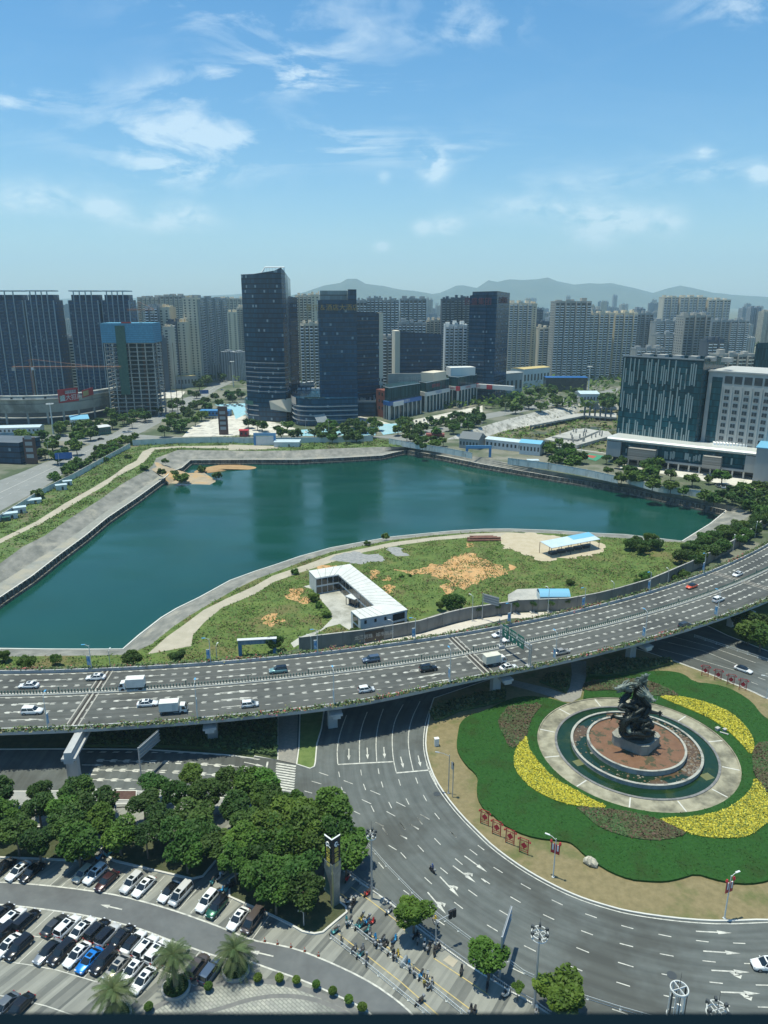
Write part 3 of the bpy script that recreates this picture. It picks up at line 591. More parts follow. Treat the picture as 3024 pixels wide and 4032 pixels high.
sheet('forecourt',[(p.x,p.y)for p in fo],.16,FORE)
fm=MB();line(fm,fo,.9,.166);line(fm,smooth_line(PL('K',[(-600,1460),(-300,1340),(-50,1280),(150,1215),(350,1190),(550,1215),(700,1270),(800,1330)],.15),2),.7,.167)
tag(fm.build('paving_band',mk('dark_granite_band',(.13,.135,.13),(.17,.17,.16),scale=1,rough=.8)),kind='structure')
#soil below the tree belt

SOIL=mk('shrub_bed',(.035,.05,.018),(.07,.075,.035),scale=.7,rough=.95,bump=.5,detail=9)
bed1=PL('J',[(-500,300),(0,300),(500,318),(520,250),(480,120),(0,60),(-500,60)],.15)
bed2=PL('J',[(740,320),(1000,383),(1250,440),(1330,420),(1420,310),(1300,200),(700,150),(650,250)],.15)
bed3=PL('K',[(0,555),(120,610),(230,655),(400,738),(480,785),(560,800),(620,788),(700,720),(778,655),(770,615),(700,560),(560,440),(400,300),(200,300),(0,440)],.15)
for bd in(bed1,bed2,bed3):kerbed('planting_bed',[(p.x,p.y)for p in bd],SOIL,h=.38,kw=.35,kname='bed_kerb')
#pavement strip and hedge bed between lower road and tree belt

kerbed('verge',PL('G',[(720,1018),(895,1018),(890,1085),(720,1082)]),mk('maroon_groundcover',(.07,.035,.03),(.1,.06,.045),scale=1,rough=.9,bump=.4),h=.18)
SIDEW=mk('grey_sidewalk',(.25,.26,.25),(.31,.31,.29),scale=.6,rough=.85)
kerbed('pavement',PL('G',[(-500,1020),(300,1020),(560,1012),(560,1005),(1250,1034),(1600,1085),(1750,1140)])+PL('H',[(350,1300),(520,1440)])+PL('K',[(380,120)])+PL('J',[(1600,40),(800,-30),(0,40),(-800,180)]),SIDEW,h=.12)
#OVERPASS

OC=Vector((-102.7,530.4,0));OR=376.0;HD=9.0
def arc(a,off,z=HD):
 return Vector((OC.x+(OR+off)*math.sin(a),OC.y-(OR+off)*math.cos(a),z))
def ax(x):return math.asin(max(-.999,min(.999,(x-OC.x)/OR)))
A0,A1=R(-26),R(66)
def near_off(a):
 x=OC.x+OR*math.sin(a)
 t=min(1,max(0,(22-x)/38));t=t*t*(3-2*t)
 return 11.9+3.0*t+max(0,(x-60))*.012
def frange(a,b,n):return[a+(b-a)*i/n for i in range(n+1)]
AA=frange(A0,A1,230)
overpass=empty('overpass',(0,0,0),0,'curved concrete overpass with six lanes crossing above the roundabout roads','overpass')
GIRD=mk('girder_concrete',(.36,.37,.37),(.44,.45,.44),scale=.4,rough=.85,stretch=(1,1,.3),detail=8,c3=(.27,.28,.28),scale3=.15)
b=MB()
prof=lambda no:[(-12.2,8.96),(no+.9,8.96),(no+.9,8.3),(no-2.2,7.2),(-8.8,7.2),(-12.2,8.3)]
rows_=[]
for a in AA:rows_.append([arc(a,o,z)for o,z in prof(near_off(a))])
b.grid(rows_,0,True)
b.build('girder',GIRD,overpass)
b=MB();b.grid([[arc(a,-10.75,9.0),arc(a,near_off(a)-.05,9.0)]for a in AA]);dk=b.build('deck',ASPH2,overpass)
def ribbon(o0,o1,z0,z1,aa=AA):
 q=MB();f=lambda o,a:o(a)if callable(o)else o
 q.grid([[arc(a,f(o0,a),z0),arc(a,f(o0,a),z1),arc(a,f(o1,a),z1),arc(a,f(o1,a),z0)]for a in aa],0,True);return q
ribbon(-11.1,-10.75,8.9,9.85).build('parapet',GIRD,overpass)
ribbon(-12.1,-11.1,9.3,9.62).build('planter_trough',GIRD,overpass)
ribbon(lambda a:near_off(a)-.05,lambda a:near_off(a)+.3,8.9,9.6).build('parapet',GIRD,overpass)
ribbon(lambda a:near_off(a)+.3,lambda a:near_off(a)+1.15,8.6,9.3).build('planter_trough',GIRD,overpass)
ribbon(-.55,.25,8.99,9.2).build('median_kerb',mk('median_kerb_paint',(.6,.6,.55),(.5,.5,.46),scale=.5),overpass)
#lane markings

om=MB()
def aline(off,wd,z=9.02):
 om.grid([[arc(a,off-wd/2,z),arc(a,off+wd/2,z)]for a in AA])
aline(-10.2,.16);aline(-.95,.14);aline(.95,.16)
def afish(off,a0,a1,both=True,sgn=1,dash=True,direction=1,step=2.9,L=1.5,wd=.27):
 n=int((a1-a0)*OR/step)
 for k in range(n):
  a=a0+k*step/OR;f=off(a)if callable(off)else off
  for s in((1,-1)if both else(sgn,)):
   q=lambda u,v:arc(a+u/OR,f+v,9.03)
   u0,u1=(0,L*.28)if direction>0 else(L*.28,0)
   om.face([q(u0,s*.1),q(u0+L*.72,s*.1),q(u1+L*.72,s*(.1+wd)),q(u1,s*(.1+wd))][::(-1 if s>0 else 1)])
  if dash and(k//4)%2==0 and k%4!=3:
   om.face([q(0,.08),q(0,-.08),q(step,-.08),q(step,.08)])
for o_ in(-7.1,-3.9):afish(o_,A0,A1,direction=-1)
afish(-10.2,A0,A1,both=False,sgn=1,dash=False);afish(1.0,A0,A1,both=False,sgn=1,dash=False)
for o_ in(4.3,7.7):afish(o_,A0,A1)
afish(lambda a:near_off(a)-3.9,A0,ax(14),both=False,sgn=1,dash=False)
afish(lambda a:near_off(a)-.55,ax(14),A1,both=False,sgn=-1,dash=False)
for x in(-96,-84,-72):pass
def aarrow(x,off,L=6.5):
 a=ax(x);p=arc(a,off);t=arc(a+.001,off)-p;arrow(om,Vector((p.x,p.y,0)),t,'s',L,9.031)
for c,x,y in[('G',115,450),('G',78,502),('G',38,557),('G',0,622),('G',1420,380),('G',1408,428),('G',1395,478),('H',995,402),('H',1025,448),('H',1050,492)]:
 p=P(c,x,y,9);d_=(Vector((p.x,p.y,0))-OC).length-OR;aarrow(p.x,d_,7.5 if c=='G' else 6.5)
mk_=om.build('road_markings',WHITE,overpass);mk_['kind']='stuff'
#expansion joints

JT=mk('joint_concrete',(.4,.39,.34),(.3,.29,.26),scale=1,rough=.9)
for c,x,y,x2,y2 in[('G',690,260,470,600),('H',1305,195,1530,410),('F',1330,905,1720,1020)]:
 p,q=P(c,x,y,9),P(c,x2,y2,9)
 a=math.atan2(p.x-OC.x,OC.y-p.y);a2=math.atan2(q.x-OC.x,OC.y-q.y)
 j=MB()
 for da,wd_,mi in((-1.3,.3,0),(-.5,.55,1),(0,.8,0),(.55,.55,1),(1.3,.3,0)):
  f=lambda o,s:arc(a+(a2-a)*(o+10.7)/22+(da+s*wd_/2)/OR,o,9.045)
  for o0,o1 in((-10.7,-.6),(.3,near_off(a2)-.1)):j.face([f(o0,-1),f(o1,-1),f(o1,1),f(o0,1)],mi)
 j.build('expansion_joint',[JT,mk('joint_dark',(.05,.045,.04),rough=.9)],overpass)
 #median barrier: rail with green and white pickets

mb_=MB();npk=int((A1-A0)*OR/.75)
GREEN=mk('barrier_green',(.03,.11,.09),rough=.5)
bar=empty('median_barrier',arc(ax(0),-.1,9.2),0,'low median barrier of green pickets down the middle of the overpass','barrier')
org=bar.location.copy()
for k in range(npk):
 a=A0+k*.75/OR;p=arc(a,-.15,9.2)-org;mb_.box(p.x,p.y,p.z,.2,.2,.95 if k%20 else 1.7,a,0)
o=mb_.build('picket',GREEN,bar);o['kind']='stuff'
r_=MB()
for z in(9.28,):r_.grid([[arc(a,-.32,z)-org,arc(a,-.32,z+.12)-org,arc(a,.02,z+.12)-org,arc(a,.02,z)-org]for a in AA],0,True)
r_.build('base_rail',WHITE,bar)
#piers

def pier(x,off_out,over=0.0):
 a=ax(x);t=empty('pier',(0,0,0));t.parent=overpass
 q=MB();p=lambda u,v,z:(arc(a,v,z)+(arc(a+.001,v,z)-arc(a,v,z)).normalized()*u)
 #hammerhead cap running across below the deck

 for(u,v0,v1,z0,z1)in((1.5,-11,off_out,6.6,7.15),(1.0,-11,off_out,5.9,6.6)):
  q.grid([[p(-u,v0,z0),p(u,v0,z0),p(u,v0,z1),p(-u,v0,z1)],[p(-u,v1,z0),p(u,v1,z0),p(u,v1,z1),p(-u,v1,z1)]],0,True)
  q.face([p(-u,v1,z0),p(u,v1,z0),p(u,v1,z1),p(-u,v1,z1)]);q.face([p(-u,v0,z0),p(u,v0,z0),p(u,v0,z1),p(-u,v0,z1)])
 if over:
  q.grid([[p(-.8,v0,7.15),p(.8,v0,7.15),p(.8,v0,8.6),p(-.8,v0,8.6)]for v0 in(off_out-over,off_out)],0,True)
  q.face([p(-.8,off_out,7.15),p(.8,off_out,7.15),p(.8,off_out,8.6),p(-.8,off_out,8.6)])
 q.build('pier_cap',GIRD,t)
 for v in(-7.5,off_out-(2.2 if over else 6.5)):
  q=MB();c0=p(0,v,0);q.box(c0.x,c0.y,0,2.3,1.7,6.6,a);q.build('column',GIRD,t)
capx=[P('G',405,740,7.5),P('G',1283,640,7),P('H',430,718,7),P('H',1556,498,7),P('I',797,282,7),P('I',1457,65,7)]
for i,p in enumerate(capx):
 if i==0:pier(p.x+.5,near_off(ax(p.x))+9.0,9.5)
 else:pier(p.x,near_off(ax(p.x))+1.2)
for x in(185,215):pier(x,near_off(ax(x))+1.2)
#flowering hedges in the troughs

def hedge_arc(name,off,z,label,seed,pink):
 rnd=random.Random(seed);q=MB();n=int((A1-A0)*OR*26)
 for k in range(n):
  a=A0+(A1-A0)*rnd.random();x=OC.x+OR*math.sin(a)
  f=off(a)if callable(off)else off
  p=arc(a,f+rnd.gauss(0,.42),z+abs(rnd.gauss(0,.33))*(1+.35*math.sin(a*OR*.9)))
  fl=math.sin(a*OR*.23+seed)+math.sin(a*OR*.071+2)>.9
  m=2 if rnd.random()<(pink if fl else pink*.12)else(1 if rnd.random()<.3 else 0)
  q.leaf(p,.28,rnd,m)
 o=q.build(name,[HG1,HG2,HPK]);tag(o,label,'hedge');return o
HG1=mk('hedge_leaf',(.05,.1,.025),(.09,.15,.04),scale=1.5,rough=.6);HG2=mk('hedge_leaf_olive',(.12,.12,.04),(.16,.15,.06),scale=1.5,rough=.6);HPK=mk('bougainvillea',(.34,.06,.07),(.38,.12,.1),scale=2,rough=.6)
hedge_arc('flowering_hedge',lambda a:near_off(a)+.8,9.35,'green hedge with pink flowers along the near parapet of the overpass',3,.16)
hedge_arc('flowering_hedge',-11.7,9.62,'green and pink hedge along the far parapet of the overpass beside the pond',5,.26)
#ROUNDABOUT: LAWNS, BEDS, FOUNTAIN, STATUE

CR['S']=(2300,2600,.27125)
FC=Vector((58.3,145.9,0));RP=22.3
GD=.17
LAWN=mk('clipped_green_hedge',(.012,.056,.008),(.023,.085,.013),scale=1.6,rough=.75,bump=.6,detail=10,c3=(.02,.052,.008),scale3=.16,lo3=.5,hi3=.66,spec=.2)
LAWNB=mk('hedge_leaf_fresh',(.016,.065,.008),(.026,.09,.014),scale=1,rough=.7,spec=.2)
YB=mk('golden_foliage',(.4,.37,.025),(.5,.45,.04),scale=1.3,rough=.7,bump=.6,spec=.2);YB2=mk('golden_foliage_pale',(.6,.55,.08),rough=.7);YB3=mk('golden_foliage_green',(.12,.16,.02),rough=.7)
YS=mk('golden_bed_soil',(.3,.27,.02),(.4,.35,.03),scale=2,rough=.9)
BR=mk('maroon_foliage',(.045,.04,.016),(.08,.07,.028),scale=.9,rough=.75,bump=.6,detail=9,c3=(.04,.085,.02),scale3=.12,lo3=.48,hi3=.62);BR2=mk('maroon_foliage_leaf',(.1,.055,.035),rough=.7);BR3=mk('green_foliage_leaf',(.05,.1,.025),rough=.7)
def scatter(b,poly,z,dens,size,rnd,ms,zj=.08):
 xs=[p[0]for p in poly];ys=[p[1]for p in poly];n=int((max(xs)-min(xs))*(max(ys)-min(ys))*dens)
 for _ in range(n):
  p=Vector((rnd.uniform(min(xs),max(xs)),rnd.uniform(min(ys),max(ys)),z))
  if inside(p,poly):p.z+=rnd.uniform(-zj,zj*1.4);b.leaf(p,size*rnd.uniform(.6,1.25),rnd,rnd.choice(ms),.6)
def bed(name,label,poly,h,ms,dens,size,pick,seed=1,cat='hedge'):
 rnd=random.Random(seed);b=MB();poly=[(p[0],p[1])for p in poly]
 b.prism(poly,GD,h,0);scatter(b,poly,h,dens,size,rnd,pick)
 o=b.build(name,ms);tag(o,label,cat);return o
oz=.55
hed=PL('I',[(500,428),(560,425),(700,420),(850,400),(950,390),(1040,392),(1120,408),(1190,463),(1290,470),(1400,495),(1480,535),(1560,590),(1610,660),(1659,700),(1760,740),(1850,850),(1930,1000)],oz)+PL('L',[(1980,200),(1900,320),(1760,350),(1659,395),(1550,412),(1450,405),(1350,385),(1240,350),(1150,380),(1060,398),(960,395),(860,385),(750,345),(660,290),(590,240),(540,190),(500,165),(430,158),(310,145),(200,110),(110,60),(50,0)],oz)+PL('H',[(1560,1350),(1500,1300),(1460,1230),(1455,1160),(1465,1100),(1440,1060),(1390,1020),(1335,940),(1322,880),(1333,800),(1345,740),(1400,690),(1500,665)],oz)+PL('I',[(0,572),(120,548),(260,562),(345,590)],oz)
hed=smooth_line(hed,1)
pR,pL_=P('I',462,568),P('I',352,590)
aR=math.atan2(pR.y-FC.y,pR.x-FC.x);aL=math.atan2(pL_.y-FC.y,pL_.x-FC.x)
ring_pts=[]
aa0,aa1=aL,aR-0
#go from the left side of the path counter-clockwise all the way round to its right side

tot=(aR-aL)%(2*math.pi)
for k in range(73):t_=aL+tot*k/72;ring_pts.append(Vector((FC.x+RP*math.cos(t_),FC.y+RP*math.sin(t_),0)))
b=MB();poly=[(p.x,p.y)for p in hed]+[(p.x,p.y)for p in ring_pts]
b.prism(poly,GD,oz,0);scatter(b,poly,oz,5,.17,random.Random(3),[0,1],.035)
tag(b.build('hedge_lawn',[LAWN,LAWNB]),'broad dark green clipped hedge with wavy edge around the dragon fountain','hedge')
beds=[('yellow','yellow flower bed crescent at the lower left of the fountain',PL('I',[(125,800),(70,850),(37,920),(40,1010),(110,1100),(200,1170),(370,1238),(480,1250),(560,1265),(645,1256),(540,1210),(400,1130),(320,1090),(250,1030),(190,960),(130,880)],.8)),('yellow','yellow flower bed crescent behind the fountain on its right side',PL('I',[(960,548),(1060,548),(1150,558),(1300,598),(1420,652),(1500,720),(1560,800),(1575,870),(1550,930),(1500,860),(1400,765),(1300,695),(1200,650),(1080,600),(1000,568)],.8)),('yellow','faded yellow flower bed between maroon shrubs at the lower right of the fountain',PL('I',[(1575,1065),(1620,1110),(1659,1180),(1760,1200),(1750,1330)],.8)+PL('L',[(1659,50),(1560,130),(1450,145),(1300,140),(1200,115),(1100,70),(1020,30)],.8)+PL('I',[(1000,1345),(960,1328),(1200,1318),(1380,1278),(1500,1200),(1560,1130)],.8)),('brown','maroon and green shrub bed left of the fountain by the path',PL('I',[(0,612),(60,608),(235,588),(160,670),(132,740),(125,798),(45,885),(0,862)],.8)+PL('H',[(1640,830),(1600,760),(1600,700),(1640,660)],.8)),('brown','maroon and green shrub bed in front of the fountain',PL('I',[(420,1248),(640,1266),(780,1285),(960,1332),(1100,1402)],.8)+PL('L',[(1195,120),(1050,157),(900,150),(750,110),(650,60),(590,0)],.8)),('brown','maroon shrub bed at the right edge between two yellow beds',PL('I',[(1580,850),(1659,838),(1800,880),(1800,1190),(1659,1175),(1620,1105),(1575,1060),(1556,935)],.8)),('brown','maroon and green shrub strip behind the statue',PL('I',[(490,452),(700,432),(870,440),(1000,488),(1100,540),(1060,545),(955,545),(900,545),(700,505),(470,520)],.8))]
for i,(k,lab,pts)in enumerate(beds):
 pts=[(p.x,p.y)for p in smooth_line(pts,1,True)]
 if k=='yellow':bed('flower_bed',lab,pts,.74,[YS,YB,YB2,YB3],34,.2,[1,1,2,3,1,3]if i!=2 else[1,2,3,3,3,0],i,'flower bed')
 else:bed('shrub_bed',lab,pts,.72 if i!=6 else .7,[BR,BR2,BR3],20,.24,[0,0,1,2],i,'shrub bed')
 #paths

sheet('path',[(p.x,p.y)for p in PL('I',[(463,560),(480,500),(500,428),(500,330),(400,330),(408,420),(392,500),(372,540),(250,500),(100,465),(0,440),(0,480),(150,520),(290,562),(350,588),(410,590)],.15)],.185,PATHM)
#dark shrubs under the overpass

b=MB();rnd=random.Random(9)
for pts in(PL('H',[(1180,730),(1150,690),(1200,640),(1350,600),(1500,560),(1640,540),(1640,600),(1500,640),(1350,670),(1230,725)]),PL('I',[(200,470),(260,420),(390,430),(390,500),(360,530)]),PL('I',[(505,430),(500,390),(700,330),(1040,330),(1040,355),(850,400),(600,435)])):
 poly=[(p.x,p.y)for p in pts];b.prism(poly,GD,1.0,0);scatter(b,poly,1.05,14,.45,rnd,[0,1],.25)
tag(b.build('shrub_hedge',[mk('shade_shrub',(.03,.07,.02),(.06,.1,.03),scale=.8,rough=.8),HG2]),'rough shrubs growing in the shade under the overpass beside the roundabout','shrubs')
b=MB()
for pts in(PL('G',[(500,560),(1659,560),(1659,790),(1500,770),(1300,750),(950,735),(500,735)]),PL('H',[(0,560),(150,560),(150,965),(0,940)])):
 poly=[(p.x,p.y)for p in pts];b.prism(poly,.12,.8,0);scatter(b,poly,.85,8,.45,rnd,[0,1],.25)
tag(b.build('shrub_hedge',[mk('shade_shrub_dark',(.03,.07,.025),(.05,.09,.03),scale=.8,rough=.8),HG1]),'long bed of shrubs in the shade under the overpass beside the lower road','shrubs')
#fountain

fnt=empty('fountain',(FC.x,FC.y,0),0,'round tiered fountain with stone rings, green water and rusty algae around the statue','fountain')
def ring(r0,r1,z0,z1,n=96):
 q=MB();c=lambda r,z:[Vector((r*math.cos(2*math.pi*k/n),r*math.sin(2*math.pi*k/n),z))for k in range(n)]
 q.grid([c(r1,z0),c(r1,z1),c(r0,z1),c(r0,z0)],0,True);return q
def disc(r,z,n=96):
 q=MB();q.face([(r*math.cos(2*math.pi*k/n),r*math.sin(2*math.pi*k/n),z)for k in range(n)]);return q
STONE=mk('weathered_paving_ring',(.25,.235,.165),(.36,.34,.25),scale=.6,rough=.9,bump=.1,detail=10,c3=(.13,.125,.09),scale3=.16,lo3=.46,hi3=.64)
RIM=mk('stone_rim',(.32,.32,.28),(.42,.42,.37),scale=1,rough=.8,c3=(.18,.18,.16),scale3=.5)
WALLS=mk('fountain_wall',(.22,.22,.2),(.36,.36,.33),scale=.8,rough=.85,stretch=(1,1,.3),detail=8)
pr=ring(18.2,RP,.15,.22).build('paving_ring',STONE,fnt)
q=MB()
for k in range(12):
 t_=2*math.pi*k/12+.15;q.box(math.cos(t_)*20.4,math.sin(t_)*20.4,.2,3.9,.28,.035,t_)
q.build('joint_strip',CONCP,fnt)
ring(RP-.3,RP,.2,.42).build('outer_kerb',STONE,fnt)
GW=mk('green_basin_water',(.007,.027,.01),(.012,.036,.013),scale=.3,rough=.16,c3=(.028,.048,.012),scale3=.12,bump=.02)
GW2=mk('algae_water',(.008,.028,.016),(.013,.034,.016),scale=.3,rough=.15,c3=(.1,.065,.035),scale3=.13,lo3=.49,hi3=.53)
ALG=mk('rust_algae',(.14,.07,.035),(.19,.1,.055),scale=.6,rough=.6,detail=8,bump=.1,c3=(.06,.055,.025),scale3=.45,lo3=.56,hi3=.58)
ring(17.7,18.25,.05,.38).build('basin_rim',mk('dark_granite_rim',(.12,.12,.12),(.22,.22,.21),scale=1,rough=.6),fnt)
disc(17.8,.17).build('basin_water',GW,fnt)
w1=ring(14.1,14.55,.15,1.1).build('ring_wall',WALLS,fnt);ring(14.05,14.62,1.1,1.2).build('ring_coping',RIM,w1)
disc(14.2,.85).build('middle_water',GW2,fnt)
w2=ring(10.55,10.95,.8,2.0).build('ring_wall',WALLS,fnt);ring(10.5,11.02,2.0,2.1).build('ring_coping',RIM,w2)
disc(10.6,1.75).build('inner_basin',ALG,fnt)
rnd=random.Random(4);fl=MB()
for k in range(420):
 t_=rnd.uniform(-.9,1.6)if rnd.random()<.75 else rnd.uniform(0,6.28);r_=rnd.uniform(11.2,14.0);s=rnd.uniform(.12,.45)
 m_=[(r_*math.cos(t_)+s*rnd.uniform(.5,1.1)*math.cos(j),r_*math.sin(t_)+s*rnd.uniform(.5,1.1)*math.sin(j))for j in(0,1,2.1,3.2,4.3,5.3)]
 fl.face([(x,y,.86+rnd.random()*.03)for x,y in m_],rnd.choice((0,1)))
fs=fl.build('floating_scum',[mk('scum_grey',(.17,.155,.125),rough=.8),mk('scum_brown',(.14,.095,.055),rough=.8)],fnt);fs['kind']='stuff'
for x,y in((1270,1065),(455,975)):
 p=P('I',x,y,.2)-FC;q=MB();q.box(p.x,p.y,.172,2.4,2.0,.012,.4,0);q.build('submerged_grate',mk('grate_olive',(.12,.13,.05),rough=.6),fnt)
 #benches and small things around the ring

def prop_box(name,label,cat,p,w,d,h,rz,m,cap=None,group=None):
 t=empty(name,p,rz,label,cat,group);q=MB();q.box(0,0,0,w,d,h,0);q.build('body',m,t)
 q=MB();q.box(0,0,h,w+.12,d+.12,.08,0);q.build('top',cap or m,t);return t
p=P('I',1335,775,.3);prop_box('equipment_cabinet','squat grey equipment cabinet on the lawn right of the fountain','cabinet',p,1.0,.7,.9,.5,CONC)
p=P('I',1350,785,.3);prop_box('equipment_cabinet','pale cabinet standing close behind the squat one right of the fountain','cabinet',p+Vector((1.3,.3,0)),.8,.6,.8,.5,CONC)
t=empty('bench',P('I',1378,798,.3),-.6,'pale stone bench on the right rim of the fountain lawn','bench');q=MB();q.box(0,0,.38,1.9,.42,.1);q.build('seat',CONC,t)
for s in(-.7,.7):q=MB();q.box(s,0,0,.2,.4,.38);q.build('leg',WPAINT,t)
p=P('H',1192,888,.15);prop_box('equipment_cabinet','white roadside cabinet on the dry grass near the stop lines','cabinet',p,1.0,.8,1.9,.2,WPAINT)
#the statue

stt=empty('dragon_statue',(FC.x,FC.y,1.75),0,'tall dark bronze sculpture of entwined dragons on a grey stone plinth in the fountain','statue')
SO=Vector((FC.x,FC.y,1.75))
PLN=mk('plinth_stone',(.19,.19,.165),(.28,.28,.24),scale=.7,rough=.75,bump=.1,stretch=(1,1,.4),detail=8)
ptop=4.2
Lc,Rc,Fc_=P('I',652,795,ptop),P('I',984,795,ptop),P('I',884,884,ptop)
Bc=Lc+Rc-Fc_;pc_=[Lc,Fc_,Rc,Bc];poly=[]
for i in range(4):
 a,c,d_=pc_[i],pc_[i-1],pc_[(i+1)%4];poly+=[a+(c-a).normalized()*1.1-SO,a+(d_-a).normalized()*1.1-SO]
q=MB();q.prism(poly,0,ptop-1.75-.12);q.build('plinth',PLN,stt)
cen=sum(poly,Vector((0,0,0)))/8
q=MB();q.prism([cen+(p-cen)*1.025 for p in poly],ptop-1.75-.12,ptop-1.75);q.build('plinth_cap',PLN,stt)
BZ=mk('dark_bronze',(.016,.021,.02),(.034,.042,.038),scale=1.2,rough=.42,metal=.45,bump=.5,detail=6,c3=(.13,.16,.145),scale3=.9,lo3=.62,hi3=.72)
BZP=mk('patinated_bronze',(.1,.125,.11),(.2,.24,.21),scale=1.5,rough=.5,metal=.3,bump=.6)
base=Vector((cen.x,cen.y,ptop-1.75));rnd=random.Random(11)
q=MB()
for(z,r)in((0,4.0),):
 n=40;rowsb=[]
 prof_=[(3.9,0),(3.95,.3),(2.9,.6),(2.3,1.5),(1.75,2.6),(1.2,3.9),(.85,5.4),(.65,7.2),(.5,9),(.15,10.4)]
 for(r0,z0)in prof_:
  rowsb.append([base+Vector((r0*(1+(.16*math.sin(3*a_+z0*1.9)+.1*math.sin(7*a_-z0*2.6)if z0>.5 else 0))*math.cos(a_),r0*(1+(.16*math.sin(3*a_+z0*1.9)+.1*math.sin(7*a_-z0*2.6)if z0>.5 else 0))*math.sin(a_),z0))for a_ in[2*math.pi*k/n for k in range(n)]])
 q.grid(rowsb,0,True)
q.build('wave_base',BZ,stt,smooth=True)
def SV(x,y,dy):return hit('S',x,y,FC.y+dy)-SO
def spline(pts,n=6):
 out=[]
 for i in range(len(pts)-1):
  p0,p1,p2,p3=pts[max(i-1,0)],pts[i],pts[i+1],pts[min(i+2,len(pts)-1)]
  for k in range(n):
   t=k/n;out.append(.5*((2*p1)+(p2-p0)*t+(2*p0-5*p1+4*p2-p3)*t*t+(3*p1-p0-3*p2+p3)*t**3))
 out.append(pts[-1]);return out
def dragon(pts,r0,r1,head,hs=1.0,arms=()):
 sp_=spline([SV(*p)for p in pts]);n=len(sp_);q=MB()
 rs=[(r0+(r1-r0)*(i/(n-1)))*(1+.07*math.sin(i*2.1))for i in range(n)];q.tube(sp_,rs,12,0)
 for i in range(1,n-1):
  tt=(sp_[i+1]-sp_[i-1]).normalized();up=(Vector((0,-1,.35))-tt*tt.dot(Vector((0,-1,.35)))).normalized();sd2=tt.cross(up)
  for s in(0,1):
   c=sp_[i]+(up if s==0 else -sd2)*rs[i]*.9;o_=up if s==0 else -sd2
   q.face([c-tt*.28,c+tt*.28,c+o_*.55+tt*.2],0)
   #head: skull, long snout with open jaw, horns, mane

 hp=sp_[-1];hd=Vector(head).normalized();si=hd.cross(Vector((0,0,1))).normalized();u_=si.cross(hd)
 m=lambda f,s,u:hp+(hd*f+si*s+u_*u)*hs
 q.tube([m(-.8,0,0),m(-.1,0,.12),m(.6,0,.18),m(1.2,0,.12),m(1.75,0,.1),m(2.05,0,.2),m(2.25,0,.12)],[.5*hs,.78*hs,.72*hs,.5*hs,.4*hs,.45*hs,.2*hs],12,1)
 q.tube([m(.3,0,-.45),m(1.0,0,-.75),m(1.7,0,-.8)],[.42*hs,.3*hs,.12*hs],8,1)
 for s in(-1,1):
  q.tube([m(.1,s*.4,.5),m(-.7,s*.75,1.05),m(-1.6,s*.8,1.1),m(-2.1,s*.95,1.5)],[.2*hs,.16*hs,.1*hs,.03*hs],6,1)
  q.tube([m(.9,s*.42,.42),m(1.1,s*.5,.55),m(1.2,s*.45,.4)],[.18*hs,.2*hs,.08*hs],6,1)
  q.tube([m(1.9,s*.3,.1),m(2.2,s*.8,.3),m(1.7,s*1.3,.6)],[.07*hs,.06*hs,.02*hs],5,1)
  for k in range(7):
   a_=.3+k*.38;q.tube([m(-.3,s*.55*math.sin(a_),.6*math.cos(a_)),m(-1.1,s*1.1*math.sin(a_),1.1*math.cos(a_)),m(-1.8,s*1.5*math.sin(a_),1.25*math.cos(a_)+.2)],[.24*hs,.17*hs,.03*hs],5,1)
 for a_ in arms:
  ap=spline([SV(*p)for p in a_],4);q.tube(ap,[.62-.35*i/(len(ap)-1)for i in range(len(ap))],8,0)
  e=ap[-1];td=(ap[-1]-ap[-3]).normalized();sn=td.cross(Vector((0,1,0))).normalized()
  for k in range(5):
   f_=(k-2)*.5;q.tube([e,e+(td*math.cos(f_)+sn*math.sin(f_))*.6+Vector((0,-.1,.08)),e+(td*math.cos(f_*1.2)+sn*math.sin(f_*1.2))*1.05+Vector((0,-.2,-.2))],[.2,.16,.03],5,0)
 return q.build('dragon',[BZ,BZP],stt,smooth=True)
dragon([(560,1010,-3),(620,860,-3.4),(780,800,-2.4),(760,700,-1.2),(600,650,-1.4),(560,590,-.8),(650,500,0),(660,440,0),(620,405,-.4),(570,400,-.8)],.82,.5,(-1,-.3,-.05),1.0,[[(560,640,-1.6),(510,700,-2.4),(590,730,-3.0)],[(640,860,-3),(540,850,-3),(430,820,-3.2)]])
dragon([(860,1010,-2.6),(930,900,-2.4),(800,860,-2.6),(650,790,-2.0),(710,640,.2),(800,560,.4),(780,460,.4),(820,390,.2),(850,330,0),(860,290,0)],.82,.48,(.1,-.55,.82),1.05,[[(760,720,-1.5),(860,700,-2.4),(740,770,-3.2)],[(700,830,-3),(720,900,-3.6),(735,950,-3.4)]])
dragon([(980,960,-1.5),(860,870,-2.2),(900,760,-2.0),(940,680,-1.2),(880,600,-1),(840,530,-1),(880,490,-1.6),(910,510,-2.2)],.8,.52,(.6,-.75,-.3),1.0,[[(920,740,-1.5),(1000,755,-1.6),(1075,765,-1.8)],[(900,850,-2.5),(970,890,-3),(880,940,-3.6)]])
dragon([(980,1060,-2.8),(860,1080,-3.6),(740,1060,-3.8),(600,1080,-3.2),(560,1010,-2.6),(600,960,-3.0),(625,980,-3.4)],.72,.5,(.15,-1,-.25),.75,[[(860,1060,-3.6),(900,1000,-4),(980,1040,-4.2)]])
dragon([(540,960,1.6),(620,820,2.0),(760,780,2.0),(880,740,1.4),(830,640,1.2),(730,600,1),(760,500,.8),(760,420,.6),(745,370,.2),(720,350,0)],.7,.3,(-.8,.2,.2),.5)
#stray tails, fins and cloud curls

